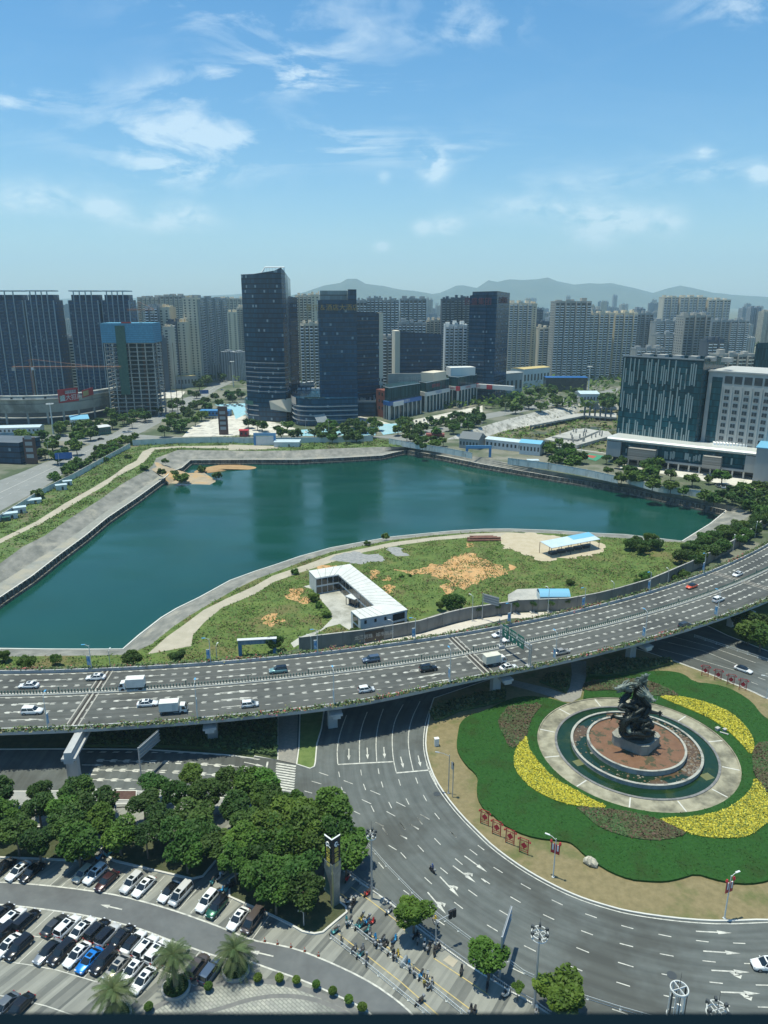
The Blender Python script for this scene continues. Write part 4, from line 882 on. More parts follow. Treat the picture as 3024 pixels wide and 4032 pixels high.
q=MB();rnd=random.Random(5)
for k in range(60):
 a_=rnd.uniform(0,6.28);z=rnd.uniform(.6,8.6);r_=2.4-z*.2
 c=base+Vector((math.cos(a_)*r_,math.sin(a_)*r_,z));o_=Vector((math.cos(a_+.6),math.sin(a_+.6),rnd.uniform(.1,.9))).normalized()
 q.tube([c-o_*.4,c+o_*rnd.uniform(.4,.7),c+o_*rnd.uniform(.9,1.7)+Vector((0,0,rnd.uniform(.1,.6)))],[.38,.24,.04],6,0)
q.build('cloud_curls',BZ,stt,smooth=True)
#VEHICLES AND STREET FURNITURE

CR['Q']=(1850,2350,.2411);CR['T']=(1230,3250,.15823)
def text(s,size,m,parent,loc,rz,tilt=math.pi/2,align='CENTER',name='lettering',ext=.02):
 cu=bpy.data.curves.new('t','FONT');cu.body=s;cu.size=size;cu.align_x=align;cu.align_y='CENTER';cu.extrude=ext;cu.resolution_u=2
 o=bpy.data.objects.new('t',cu);col.objects.link(o);dg=bpy.context.evaluated_depsgraph_get();dg.update()
 me=bpy.data.meshes.new_from_object(o.evaluated_get(dg));bpy.data.objects.remove(o);bpy.data.curves.remove(cu)
 me.materials.clear();me.materials.append(m);q=bpy.data.objects.new(name,me);col.objects.link(q)
 q.parent=parent;q.location=loc;q.rotation_euler=(tilt,0,rz);return q
def paint(name,c,metal=.3,rough=.3):return mk(name,c,rough=rough,metal=metal,coat=.6,spec=.5)
PAINT=dict(white=paint('car_white',(.74,.75,.74),0,.25),pearl=paint('car_pearl',(.62,.62,.6),.2),black=paint('car_black',(.012,.013,.015),.2,.2),dark=paint('car_dark_grey',(.045,.05,.055)),grey=paint('car_grey',(.13,.15,.17)),silver=paint('car_silver',(.36,.37,.37),.6),blue=paint('car_blue',(.01,.2,.62),.3),green=paint('car_green',(.015,.1,.06)),beige=paint('car_beige',(.5,.46,.36),.1),champagne=paint('car_champagne',(.42,.39,.34),.4),maroon=paint('car_maroon',(.05,.02,.022)),brown=paint('car_brown',(.1,.08,.07)),orange=paint('car_orange',(.7,.1,.03),.1),teal=paint('car_teal',(.2,.36,.36),.3),bluegrey=paint('car_blue_grey',(.1,.14,.2),.5))
HL=mk('headlight_lens',(.6,.62,.65),rough=.1,spec=.8);TL=mk('taillight_lens',(.3,.01,.01),rough=.2);RIMM=mk('alloy',(.4,.41,.42),rough=.35,metal=.7)
def loft(b,st,m=0):
 """st: x, half-width at sill, half-width at shoulder, z sill, z shoulder, z top"""
 rows=[]
 for x,ws,wb,z0,z1,z2 in st:
  rows.append([(x,-ws*.9,z0),(x,-ws,z0+.12),(x,-wb,(z0+z1)/2+.05),(x,-wb*.97,z1),(x,-wb*.8,z2),(x,0,z2+.03),(x,wb*.8,z2),(x,wb*.97,z1),(x,wb,(z0+z1)/2+.05),(x,ws,z0+.12),(x,ws*.9,z0)])
 b.grid(rows,m,True);b.face(rows[0][::-1],m);b.face(rows[-1],m)
def car_proto(kind,L,W,H,roof,hood,belt):
 """roof: (x rear base, x rear top, x front top, x front base) of the glasshouse"""
 h=L/2;w=W/2;b=MB()
 tail=belt+(.04 if kind!='sedan' else 0.02)
 st=[(-h,w*.78,w*.8,.38,belt*.68,belt*.8),(-h+.12,w*.92,w*.94,.26,belt*.82,tail-.02),(-h+.6,w*.97,w,.2,belt*.9,tail),(-h+1.3,w*.97,w,.2,belt*.92,belt),(0,w*.96,w,.2,belt*.92,belt),(roof[3]+.1,w*.97,w,.2,belt*.9,belt-.02),(h-.9,w*.97,w*.98,.2,hood*.88,hood),(h-.35,w*.92,w*.92,.22,hood*.78,hood*.9),(h-.06,w*.8,w*.8,.28,hood*.62,hood*.7),(h,w*.66,w*.68,.34,hood*.5,hood*.58)]
 loft(b,st);root=empty(kind+'_car',(0,0,-50));body=b.build('body',PAINT['white'],root,smooth=True)
 g=MB();r0,r1,r2,r3=roof;zb=belt-.03;zt=H-.07;wt=w*.72;wbm=w*.93
 rr=lambda x,ww,z:[(x,-ww,z),(x,ww,z)]
 lo=[(r0,-wbm*.88,zb),(r3,-wbm*.9,zb),(r3,wbm*.9,zb),(r0,wbm*.88,zb)];lo2=[(r0+.35,-wbm,zb),(r3-.5,-wbm,zb),(r3-.5,wbm,zb),(r0+.35,wbm,zb)]
 base=[(r0,-wbm*.8),(r0+.3,-wbm),(r3-.6,-wbm),(r3,-wbm*.75),(r3,wbm*.75),(r3-.6,wbm),(r0+.3,wbm),(r0,wbm*.8)]
 top=[(r1,-wt*.85),(r1+.15,-wt),(r2-.25,-wt),(r2,-wt*.8),(r2,wt*.8),(r2-.25,wt),(r1+.15,wt),(r1,wt*.85)]
 g.grid([[(x,y,zb)for x,y in base],[(x,y,zt)for x,y in top]],0,True);g.face([(x,y,zt)for x,y in top]);gl=g.build('windows',DGLASS,root)
 q=MB();q.grid([[(x*1.0,y*1.03,zt-.03)for x,y in top],[(x,y,zt+.05)for x,y in top]],0,True);cen=sum(x for x,y in top)/8
 q.grid([[(x,y,zt+.05)for x,y in top],[(cen+(x-cen)*.8,y*.75,zt+.085)for x,y in top]],0,True);q.face([(cen+(x-cen)*.8,y*.75,zt+.085)for x,y in top])
 #pillars belong to the roof's painted frame

 for s in(-1,1):
  for(xa,xb)in((r0+.12,r1+.1),((r0+r3)/2-.1,(r1+r2)/2-.1),(r3-.32,r2-.12)):
   q.tube([(xa,s*wbm*.985,zb),(xb,s*wt*1.005,zt)],.045,4)
 rf=q.build('roof',PAINT['white'],root)
 q=MB();q.box(r2-.55,0,zt+.082,.7,wt*1.25,.02);q.build('sunroof',DGLASS,rf)
 for x in(-h+.85,h-.9):
  for s in(-1,1):
   q=MB();q.tube([(x,s*(w-.2),.33),(x,s*(w+.012),.33)],.335,12);wh=q.build('wheel',BLACK,root)
   q=MB();q.tube([(x,s*(w-.02),.33),(x,s*(w+.022),.33)],.2,8);q.build('rim',RIMM,wh)
 for s in(-1,1):
  q=MB();q.box(h-.17,s*w*.62,hood*.66,.26,.36,.13,-s*.35);q.build('headlight',HL,root)
  q=MB();q.box(-h+.05,s*w*.66,belt*.72,.14,.38,.14,s*.1);q.build('taillight',TL,root)
  q=MB();q.box(r3-.45,s*(w+.08),belt-.02,.12,.2,.13);q.build('mirror',PAINT['white'],root)
 q=MB();q.box(h-.03,0,.32,.1,.9,.2);q.build('grille',BLACK,root)
 return root
protos=dict(sedan=car_proto('sedan',4.8,1.84,1.44,(-2.0,-1.15,.35,1.25),.84,.92),suv=car_proto('suv',4.7,1.9,1.7,(-2.3,-2.05,.45,1.2),1.0,1.06),van=car_proto('van',5.1,1.9,1.86,(-2.5,-2.35,1.1,1.95),1.0,1.08),hatch=car_proto('hatch',4.05,1.72,1.52,(-1.98,-1.7,.35,1.15),.88,.95))
def place_car(kind,p,d,colour,label,group,roof=None,sun=True,cat='car'):
 r=protos[kind];c=r.copy();col.objects.link(c);c.name='car' if kind!='van' else 'minivan'
 c.location=p;c.rotation_euler=(0,0,math.atan2(d[1],d[0]));tag(c,label,cat,group)
 for ch in r.children:
  k=ch.copy();col.objects.link(k);k.parent=c
  if ch.name.split('.')[0]in('body','mirror','roof'):
   k.material_slots[0].link='OBJECT';k.material_slots[0].material=PAINT[roof if(roof and ch.name.startswith('roof'))else colour]
  for g in ch.children:
   if g.name.startswith('sunroof')and(not sun or roof=='black'):continue
   e=g.copy();col.objects.link(e);e.parent=k
 return c
def pc(c,x,y,z):p=P(c,x,y,z+.75);p.z=z;return p
GP='cars parked in the car park'
fr=-SL
park=[('sedan','J',15,355,'black','black sedan cut by the left edge in the parking row under the trees',1),('sedan','J',118,374,'white','white sedan under a tree beside a black sedan, far left of the top parking row',1),('sedan','J',206,382,'black','black sedan right of the white one, far left of the top parking row',1),('hatch','J',541,395,'beige','small rounded beige hatchback in the top parking row',1),('suv','J',620,398,'white','white off-roader between the beige hatchback and the maroon sedan',1),('sedan','J',695,440,'maroon','dark maroon sedan half in tree shade beside the white off-roader',1),('suv','J',858,454,'pearl','silvery white suv with bright windscreen left of a white sedan, top row',1),('sedan','J',938,477,'white','white sedan with sunroof right of the silvery suv, top row',1),('sedan','J',1105,510,'white','white sedan with a black glass roof in the top parking row',1,'black'),('van','J',1180,528,'pearl','white minivan beside the sedan with the black glass roof',1),('suv','J',1350,575,'white','white crossover with cream roof left of the green suv',1),('suv','J',1415,614,'green','green suv with a black roof in the top parking row',1,'black'),('sedan','J',1553,687,'white','white sedan with sunroof nearest the traffic cones, top row',1),('van','K',157,703,'brown','brown and silver minivan, last in the top parking row',1),('suv','J',3,655,'black','black suv cut by the left edge in the middle parking row',-1),('suv','J',80,685,'white','white suv with black rear window, left of a black suv, middle row',-1),('suv','J',172,697,'black','black suv beside the white one near the left edge, middle row',-1),('sedan','J',357,728,'dark','dark grey sedan at the left end of the long run in the middle row',-1),('suv','J',440,737,'white','white suv with long black sunroof right of the dark grey sedan',-1),('sedan','J',540,747,'white','white coupe left of a black suv in the middle row',-1),('suv','J',635,762,'black','black suv between white cars in the middle of the middle row',-1),('suv','J',703,790,'pearl','pearl suv with black glass roof left of the black saloon',-1,'black'),('sedan','J',798,798,'black','long black saloon in the middle parking row',-1),('sedan','J',871,838,'white','white fastback with all-black glass roof in the middle row',-1,'black'),('suv','J',953,873,'white','white suv with black rear window right of the white fastback',-1),('suv','J',1026,902,'white','white compact suv partly behind the palm crown, middle row',-1),('suv','J',1150,935,'pearl','white suv hidden behind the middle palm tree',-1),('suv','J',1288,995,'brown','dark brown suv right of the middle palm tree',-1),('suv','J',1377,1030,'bluegrey','blue grey suv beside the round green bush',-1),('sedan','J',50,862,'white','white sedan near the left edge in the front parking row',1),('suv','J',120,876,'black','black suv right of the white sedan, left end of the front row',1),('sedan','J',310,902,'silver','silver sedan with black roof in the front parking row',1,'black'),('suv','J',400,908,'black','large black suv right of the silver sedan, front row',1),('sedan','J',502,920,'white','white sedan between the large black suv and the blue car',1),('sedan','J',582,957,'blue','bright blue sedan in the front parking row',1),('suv','J',675,967,'black','black estate suv right of the bright blue sedan',1),('sedan','J',762,1005,'champagne','champagne sedan behind the lower palm crown',1),('sedan','J',864,1020,'white','white sedan with sunroof right of the champagne sedan',1),('sedan','J',934,1088,'white','white sedan at the right end of the front row',1),('suv','J',8,792,'black','black suv at the left edge in the front parking row',1),('sedan','J',20,1262,'grey','grey sedan at the bottom left just above the window sill',1),('sedan','J',120,1268,'black','black sedan at the bottom left just above the window sill',1)]
for t in park:
 kind,c,x,y,colr,lab,dr=t[:7]
 place_car(kind,pc(c,x,y,.15),fr*dr,colr,lab,GP,t[7]if len(t)>7 else None,sun=colr in('white','pearl','champagne','blue'))
def on_deck(c,x,y,way):
 p=P(c,x,y,9.75);a=math.atan2(p.x-OC.x,OC.y-p.y);off=(Vector((p.x,p.y,0))-OC).length-OR
 d=(arc(a+.002,off)-arc(a,off))*way;q=arc(a,off,9.02);return q,d
GD_='cars on the overpass'
deck=[('sedan','G',187,325,-1,'white','white sedan on the far lanes at the left end of the overpass'),('sedan','G',625,272,-1,'white','white sedan on the far lanes near the left expansion joint'),('suv','G',210,492,1,'white','white crossover on the near lanes at the left end of the overpass'),('sedan','G',963,442,1,'white','white sedan following right behind the small box truck'),('hatch','G',1632,448,1,'white','white hatchback on the near lanes between the small box truck and the compact hatchback'),('suv','H',158,392,-1,'teal','pale teal suv with black roof on the far lanes of the overpass'),('suv','H',765,322,-1,'bluegrey','blue grey crossover on the far lanes of the overpass'),('suv','H',1140,380,1,'black','black coupe suv on the near lanes of the overpass'),('hatch','H',733,517,1,'white','compact boxy white hatchback nearest the flowering hedge'),('sedan','Q',492,605,-1,'white','white sedan behind the left post of the green sign gantry'),('sedan','Q',645,682,-1,'white','white sedan right below the first green road sign'),('sedan','Q',630,1140,1,'white','white sedan with sunroof beside the box truck under the gantry'),('sedan','Q',1500,885,1,'champagne','champagne sedan behind a blue lamp banner on the overpass'),('sedan','F',1465,905,-1,'white','white sedan on the far lanes at the right end of the overpass'),('sedan','F',1172,982,-1,'orange','orange red sedan with black roof on the overpass'),('suv','F',1343,1067,1,'white','white suv on the near lanes at the right of the overpass'),('suv','F',1132,1232,1,'dark','black suv nearest the hedge at the right of the overpass')]
for kind,c,x,y,way,colr,lab in deck:
 p,d=on_deck(c,x,y,way);place_car(kind,p,d,colr,lab,GD_,'black' if colr in('teal','orange')else None,sun=colr=='white' and kind=='sedan')
place_car('sedan',pc('I',1503,378,.02),P('I',1560,395)-P('I',1445,355),'white','white coupe with black roof on the road right of the roundabout','cars on the ground roads','black')
place_car('suv',pc('L',1655,878,.02),Vector((-1,.03,0)),'white','white car cut by the right edge on the roundabout road','cars on the ground roads')
for r in protos.values():
 for ch in list(r.children):
  for g in list(ch.children):bpy.data.objects.remove(g)
  bpy.data.objects.remove(ch)
 bpy.data.objects.remove(r)
def truck(p,d,label,box=(.62,.63,.6),L=6.4):
 t=empty('box_truck',p,math.atan2(d.y,d.x),label,'truck','box trucks on the overpass')
 q=MB();q.box(-.75,0,.95,L-2.1,2.15,2.15);q.build('cargo_box',mk('cargo_panel',box,tuple(x*.85 for x in box),scale=.5,rough=.6),t)
 q=MB();hx=L/2
 q.grid([[(x,-.98*s_,z)for x,z,s_ in((hx-1.65,.5,1),(hx-.05,.5,1),(hx,1.2,1),(hx-.45,2.1,.9),(hx-1.5,2.2,.9))],[(x,.98*s_,z)for x,z,s_ in((hx-1.65,.5,1),(hx-.05,.5,1),(hx,1.2,1),(hx-.45,2.1,.9),(hx-1.5,2.2,.9))]],0,True)
 for s in(-1,1):q.face([(x,.98*s*s_,z)for x,z,s_ in((hx-1.65,.5,1),(hx-.05,.5,1),(hx,1.2,1),(hx-.45,2.1,.9),(hx-1.5,2.2,.9))])
 cb=q.build('cab',WPAINT,t)
 q=MB();q.face([(hx+.015,-.85,1.22),(hx+.015,.85,1.22),(hx-.4,.78,2.03),(hx-.4,-.78,2.03)]);q.build('windscreen',DGLASS,cb)
 for s in(-1,1):
  q=MB();q.face([(hx-1.1,s*1.0,1.2),(hx-.25,s*1.0,1.2),(hx-.5,s*.925,1.95),(hx-1.1,s*.925,1.95)]);q.build('side_window',DGLASS,cb)
  q=MB();q.box(hx-.05,s*1.15,1.3,.12,.2,.4);q.build('mirror',BLACK,cb)
  q=MB();q.box(hx,s*.7,.65,.08,.35,.2);q.build('headlight',HL,t)
 q=MB();q.box(-.2,0,.55,L-.6,.9,.35);q.build('chassis',DSTEEL,t)
 for x in(-1.9,hx-1.0):
  for s in(-1,1):q=MB();q.tube([(x,s*.7,.42),(x,s*1.03,.42)],.42,12);q.build('wheel',BLACK,t)
 q=MB();q.box(.4,-1.085,1.1,.8,.02,1.6);q.build('side_door',mk('door_panel',(.5,.52,.5),rough=.5),t)
 return t
for c,x,y,way,lab in[('G',865,318,-1,'white box truck on the far lanes left of the middle of the overpass'),('G',1128,470,1,'small white box truck on the near lanes with the white sedan behind it'),('Q',400,1020,1,'cream white box truck beside the green sign gantry')]:
 p=P(c,x,y,10.5);a=math.atan2(p.x-OC.x,OC.y-p.y);off=(Vector((p.x,p.y,0))-OC).length-OR
 truck(arc(a,off,9.02),(arc(a+.002,off)-arc(a,off))*way,lab,(.66,.66,.62)if c!='Q' else(.62,.6,.5))
 #scooters

SC={k:mk('scooter_'+k,v,rough=.35,coat=.3)for k,v in dict(white=(.62,.62,.6),teal=(.06,.3,.32),black=(.02,.02,.025),red=(.4,.03,.03),blue=(.02,.25,.5),yellow=(.5,.38,.06),grey=(.2,.21,.22),cream=(.5,.46,.34)).items()}
def scooter_proto():
 t=empty('scooter',(0,0,-50))
 q=MB();rows=[]
 for x,w,z0,z1 in((-.72,.1,.5,.66),(-.5,.17,.38,.74),(-.15,.18,.26,.72),(0,.2,.2,.34),(.3,.2,.2,.32),(.42,.17,.24,.8),(.52,.12,.45,.98),(.6,.06,.6,.95)):
  rows.append([(x,-w,z0),(x,w,z0),(x,w,z1),(x,0,z1+.04),(x,-w,z1)])
 q.grid(rows,0,True);q.face(rows[0][::-1]);q.face(rows[-1]);bd=q.build('body',SC['white'],t)
 q=MB();q.box(-.35,0,.74,.75,.28,.1);q.build('seat',BLACK,t)
 for x in(-.55,.62):q=MB();q.tube([(x,-.06,.23),(x,.06,.23)],.24,10);q.build('wheel',BLACK,t)
 q=MB();q.tube([(.5,-.33,1.05),(.46,0,1.0),(.5,.33,1.05)],.025,5);q.tube([(.62,0,.25),(.48,0,1.0)],.03,5);q.build('handlebar',DSTEEL,t)
 q=MB();q.box(-.78,0,.8,.34,.34,.3);q.build('top_box',SC['grey'],t)
 return t
sp0=scooter_proto()
rnd=random.Random(21);cname=dict(white='white',teal='teal',black='black',red='red',blue='blue',yellow='yellow',grey='grey',cream='cream')
sco=[('K',790,575,'white'),('K',815,590,'black'),('K',800,612,'black'),('K',905,525,'red'),('K',775,430,'red'),('K',1045,642,'white'),('K',770,712,'teal'),('K',793,712,'white'),('K',865,692,'yellow'),('K',903,708,'blue'),('K',932,715,'red'),('K',838,735,'teal'),('K',858,738,'teal'),('K',905,765,'teal'),('K',922,785,'grey'),('K',955,825,'blue'),('K',985,852,'black'),('K',1020,862,'black'),('K',1003,832,'white'),('K',1081,830,'blue'),('K',690,775,'teal'),('K',737,822,'cream'),('K',820,888,'grey'),('K',870,892,'grey'),('K',860,925,'teal'),('K',900,968,'grey'),('K',1058,902,'cream'),('K',1078,930,'black'),('K',1102,928,'yellow'),('K',1180,998,'blue'),('K',1208,1030,'cream'),('K',1256,1060,'blue'),('K',1278,1095,'yellow'),('K',1298,1072,'white'),('K',1328,1118,'grey'),('K',1315,1128,'white'),('K',1245,1235,'black'),('K',1120,708,'red'),('K',1222,800,'black'),('K',1240,828,'grey'),('K',1280,855,'white'),('K',1308,880,'black'),('K',1345,905,'black'),('K',1365,885,'black'),('K',1520,1030,'black'),('K',1580,1290,'black'),('K',1605,1300,'black'),('J',545,285,'white'),('J',580,255,'black'),('J',615,232,'blue'),('J',645,292,'blue'),('J',575,298,'yellow'),('J',705,270,'teal'),('J',1430,422,'white'),('J',1470,388,'cream'),('J',1385,452,'teal'),('J',1440,505,'blue'),('J',1478,500,'teal'),('J',1517,472,'black'),('K',22,472,'black'),('K',148,132,'white'),('L',140,1052,'white'),('L',28,1010,'black'),('L',312,1152,'white'),('K',415,240,'white')]
near_txt=lambda c,x:'under the trees above the car park' if c=='J' else('between the railings of the scooter park' if c=='K' and x>600 else 'at the edge of the tree belt')
for c,x,y,colr in sco:
 c_=copy_tree(sp0);c_.scale=(1.1,1.1,1.1);c_.location=P(c,x,y,.55);c_.location.z=.15;c_.rotation_euler=(0,0,R(62)+rnd.uniform(-.5,.5)+(math.pi if rnd.random()<.4 else 0))
 tag(c_,'parked %s scooter %s'%(colr,near_txt(c,x)),'scooter','parked %s scooters %s'%(colr,near_txt(c,x)))
 for ch in c_.children:
  if ch.name.startswith('body'):ch.material_slots[0].link='OBJECT';ch.material_slots[0].material=SC[colr]
  if ch.name.startswith('top_box')and rnd.random()<.5:bpy.data.objects.remove(ch)
def figure(loc,rz,label,top,trousers,pose,head):
 """one continuous skinned body; pose: joint -> offset"""
 J=pose;order=['pelvis','waist','chest','neck','head','crown','shL','elL','haL','shR','elR','haR','hiL','knL','anL','toL','hiR','knR','anR','toR']
 E=[(0,1),(1,2),(2,3),(3,4),(4,5),(2,6),(6,7),(7,8),(2,9),(9,10),(10,11),(0,12),(12,13),(13,14),(14,15),(0,16),(16,17),(17,18),(18,19)]
 rad=[.14,.13,.15,.055,.095,.07,.07,.05,.04,.07,.05,.04,.09,.065,.045,.04,.09,.065,.045,.04]
 me=bpy.data.meshes.new('person');me.from_pydata([J[k]for k in order],E,[]);o=bpy.data.objects.new('person',me);col.objects.link(o)
 sk=o.modifiers.new('s','SKIN');sub=o.modifiers.new('u','SUBSURF');sub.levels=sub.render_levels=1
 for i,v in enumerate(me.skin_vertices[0].data):v.radius=(rad[i],rad[i]);v.use_root=(i==0)
 dg=bpy.context.evaluated_depsgraph_get();dg.update();m2=bpy.data.meshes.new_from_object(o.evaluated_get(dg));bpy.data.objects.remove(o)
 o=bpy.data.objects.new('person',m2);col.objects.link(o);m2.materials.clear()
 for m in(top,trousers,SKIN):m2.materials.append(m)
 pz=J['pelvis'][2]
 for f in m2.polygons:
  c=f.center;dh=min((Vector(J[k])-c).length for k in('haL','haR'));f.use_smooth=True
  f.material_index=2 if(c.z>J['neck'][2]+.03 or dh<.11)else(1 if c.z<pz+.02 or(c-Vector(J['knL'])).length<.25 or(c-Vector(J['knR'])).length<.25 else 0)
 o.location=loc;o.rotation_euler=(0,0,rz);tag(o,label,'person')
 q=MB();hp=Vector(J['head'])+Vector((0,0,.07));rows=[[hp+Vector((math.cos(a)*r,math.sin(a)*r,z))for a in[k*.785 for k in range(8)]]for r,z in((.13,-.05),(.14,.02),(.12,.1),(.06,.15))]
 q.grid(rows,0,True);q.face(rows[-1]);q.build('helmet' if head is not HAIR else 'hair',head,o,smooth=True);return o
SKIN=mk('skin',(.45,.28,.2),rough=.6);HAIR=mk('black_hair',(.02,.018,.016),rough=.6)
ride=dict(pelvis=(-.25,0,.92),waist=(-.2,0,1.08),chest=(-.12,0,1.32),neck=(-.08,0,1.5),head=(-.05,0,1.6),crown=(-.05,0,1.74),shL=(-.1,.19,1.42),elL=(.08,.27,1.2),haL=(.42,.28,1.1),shR=(-.1,-.19,1.42),elR=(.08,-.27,1.2),haR=(.42,-.28,1.1),hiL=(-.2,.1,.88),knL=(.15,.17,.8),anL=(.12,.16,.42),toL=(.3,.16,.38),hiR=(-.2,-.1,.88),knR=(.15,-.17,.8),anR=(.12,-.16,.42),toR=(.3,-.16,.38))
stand=dict(pelvis=(0,0,.95),waist=(0,0,1.1),chest=(0,0,1.34),neck=(0,0,1.52),head=(.02,0,1.62),crown=(.02,0,1.76),shL=(0,.19,1.44),elL=(-.05,.25,1.18),haL=(.08,.25,.95),shR=(0,-.19,1.44),elR=(.02,-.25,1.18),haR=(.12,-.24,.96),hiL=(0,.1,.9),knL=(.12,.11,.5),anL=(.05,.11,.09),toL=(.2,.11,.05),hiR=(0,-.1,.9),knR=(-.02,-.11,.5),anR=(-.16,-.11,.1),toR=(-.02,-.11,.05))
cl_=lambda n,c:mk(n,c,rough=.85)
for(c,x,y,z,rz,colr,lab,top,hd,slab)in[('K',1330,368,.02,2.2,'black','person in dark blue riding a black scooter on the open roundabout road',cl_('navy_jacket',(.03,.05,.14)),cl_('blue_helmet',(.03,.08,.3)),'black scooter ridden across the open roundabout road'),('K',1350,708,.02,2.1,'white','person in a yellow vest riding beside the street tree',cl_('yellow_vest',(.6,.4,.04)),cl_('yellow_helmet',(.6,.42,.05)),'white scooter ridden by the person in the yellow vest'),('Q',480,415,.05,2.6,'white','person in white riding past the long grey wall beyond the overpass',cl_('white_shirt',(.6,.6,.58)),cl_('white_helmet',(.6,.6,.58)),'white scooter on the frontage road beyond the overpass')]:
 p=P(c,x,y,z+.6);p.z=z;s_=copy_tree(sp0);s_.location=p;s_.rotation_euler=(0,0,rz);tag(s_,slab,'scooter')
 for ch in s_.children:
  if ch.name.startswith('body'):ch.material_slots[0].link='OBJECT';ch.material_slots[0].material=SC[colr]
 figure(p,rz,lab,top,cl_('dark_trousers',(.03,.03,.04)),ride,hd)
figure(P('G',757,1150,.12),1.2,'person in blue standing on the pavement between the trees',cl_('blue_shirt',(.04,.12,.35)),cl_('blue_trousers',(.04,.08,.2)),stand,HAIR)
for ch in list(sp0.children):bpy.data.objects.remove(ch)
bpy.data.objects.remove(sp0)
#covered scooter

t=empty('covered_scooter',P('K',1146,985,.15),.9,'scooter under a silver rain cover in the railed scooter park','scooter');q=MB()
rows=[[(x,math.cos(a)*w,max(.05,z0+math.sin(a)*h))for a in[math.pi*k/8 for k in range(9)]]for x,w,z0,h in((-1.0,.1,.05,.4),(-.8,.35,.05,.85),(-.2,.42,.05,1.0),(.5,.4,.05,1.25),(.8,.25,.05,1.0),(.95,.05,.05,.3))]
q.grid(rows);q.build('cover',mk('silver_tarp',(.35,.38,.38),rough=.4,metal=.3,bump=.3),t);q=MB();q.tube([(-.5,-.05,.22),(-.5,.05,.22)],.22,8);q.build('wheel',BLACK,t)
#traffic cones

CONE=mk('cone_orange',(.55,.1,.04),rough=.5)
for i,(x,y)in enumerate([(237,840),(320,858),(408,878),(498,905),(588,935)]):
 t=empty('traffic_cone',P('K',x,y,.15),0,'orange traffic cone on the edge line of the driveway','traffic cone','row of cones along the driveway')
 q=MB();q.tube([(0,0,.04),(0,0,.8)],[.17,.04],10);q.build('cone',CONE,t);q=MB();q.box(0,0,0,.42,.42,.05);q.build('base',BLACK,t);q=MB();q.tube([(0,0,.4),(0,0,.55)],[.112,.09],10);q.build('white_band',WPAINT,t)
 #railings

def railing(pts,label,h=1.1,z=.15,span=2.6,m=None,pick=True,group=None):
 pts=resample(pts,span);t=empty('railing',(pts[0].x,pts[0].y,z),0,label,'railing',group);o_=Vector((pts[0].x,pts[0].y,0));m=m or STEEL;mats={}
 for i in range(len(pts)-1):
  a,b_=pts[i]-o_,pts[i+1]-o_;L=(b_-a).length;rz=math.atan2(b_.y-a.y,b_.x-a.x)
  if L<.4:continue
  if round(L,1)not in mats:
   q=MB()
   for zz in(h*.12,h*.82,h*.95):q.box(L/2,0,zz,L,.05,.05)
   if pick:
    n=max(2,int(L/.32))
    for k in range(1,n):q.box(L*k/n,0,h*.12,.035,.035,h*(.7 if k%2 else .86))
   o=q.build('rail_panel',m,t);mats[round(L,1)]=o.data
  else:o=bpy.data.objects.new('rail_panel',mats[round(L,1)]);col.objects.link(o);o.parent=t
  o.location=(a.x,a.y,0);o.rotation_euler=(0,0,rz)
  if 'post' not in mats:q=MB();q.box(0,0,0,.1,.1,h*1.05);q.box(0,0,0,.3,.3,.08);o=q.build('post',m,t);mats['post']=o.data
  else:o=bpy.data.objects.new('post',mats['post']);col.objects.link(o);o.parent=t
  o.location=(a.x,a.y,0)
 return t
WSTEEL=mk('white_rail_paint',(.6,.62,.6),rough=.4)
railing(PL('K',[(668,822),(800,920),(880,985),(1080,1150),(1270,1305),(1350,1370)],.15),'white metal railing along the driveway side of the scooter park',m=WSTEEL,h=.9)
railing(PL('K',[(808,750),(900,825),(1060,945),(1330,1155),(1520,1312),(1600,1380)],.15),'white metal railing through the middle of the scooter park',m=WSTEEL,h=.9)
railing(PL('K',[(520,245),(600,290),(740,375),(860,465),(978,540)],.15),'grey picket railing behind the sign pylon, between trees and road',m=STEEL)
railing(PL('K',[(1068,612),(1240,760),(1400,885),(1555,995)],.15),'grey picket railing below the street tree along the road',m=STEEL)
railing(PL('L',[(60,975),(160,1045),(290,1115),(400,1190)],.15),'grey picket railing at the bottom edge beside the tall mast',m=STEEL)
LOWR=mk('low_guard_paint',(.5,.53,.52),rough=.5)
railing(PL('K',[(893,200),(960,270),(1030,350),(1200,525),(1330,648),(1500,775),(1625,868)],.02),'low white guard rail separating the outer lane of the roundabout road',h=.65,z=.02,m=LOWR,pick=False)
railing(PL('L',[(60,800),(240,935),(400,1010),(610,1085),(800,1145),(1050,1215),(1200,1250)],.02),'low white guard rail near the bottom right tree',h=.65,z=.02,m=LOWR,pick=False)
railing(PL('I',[(1190,175),(1400,245),(1659,330),(1900,400)],.02),'low white guard rail on the road emerging under the overpass at the right',h=.8,z=.02,m=LOWR)
#lamps, masts, signs

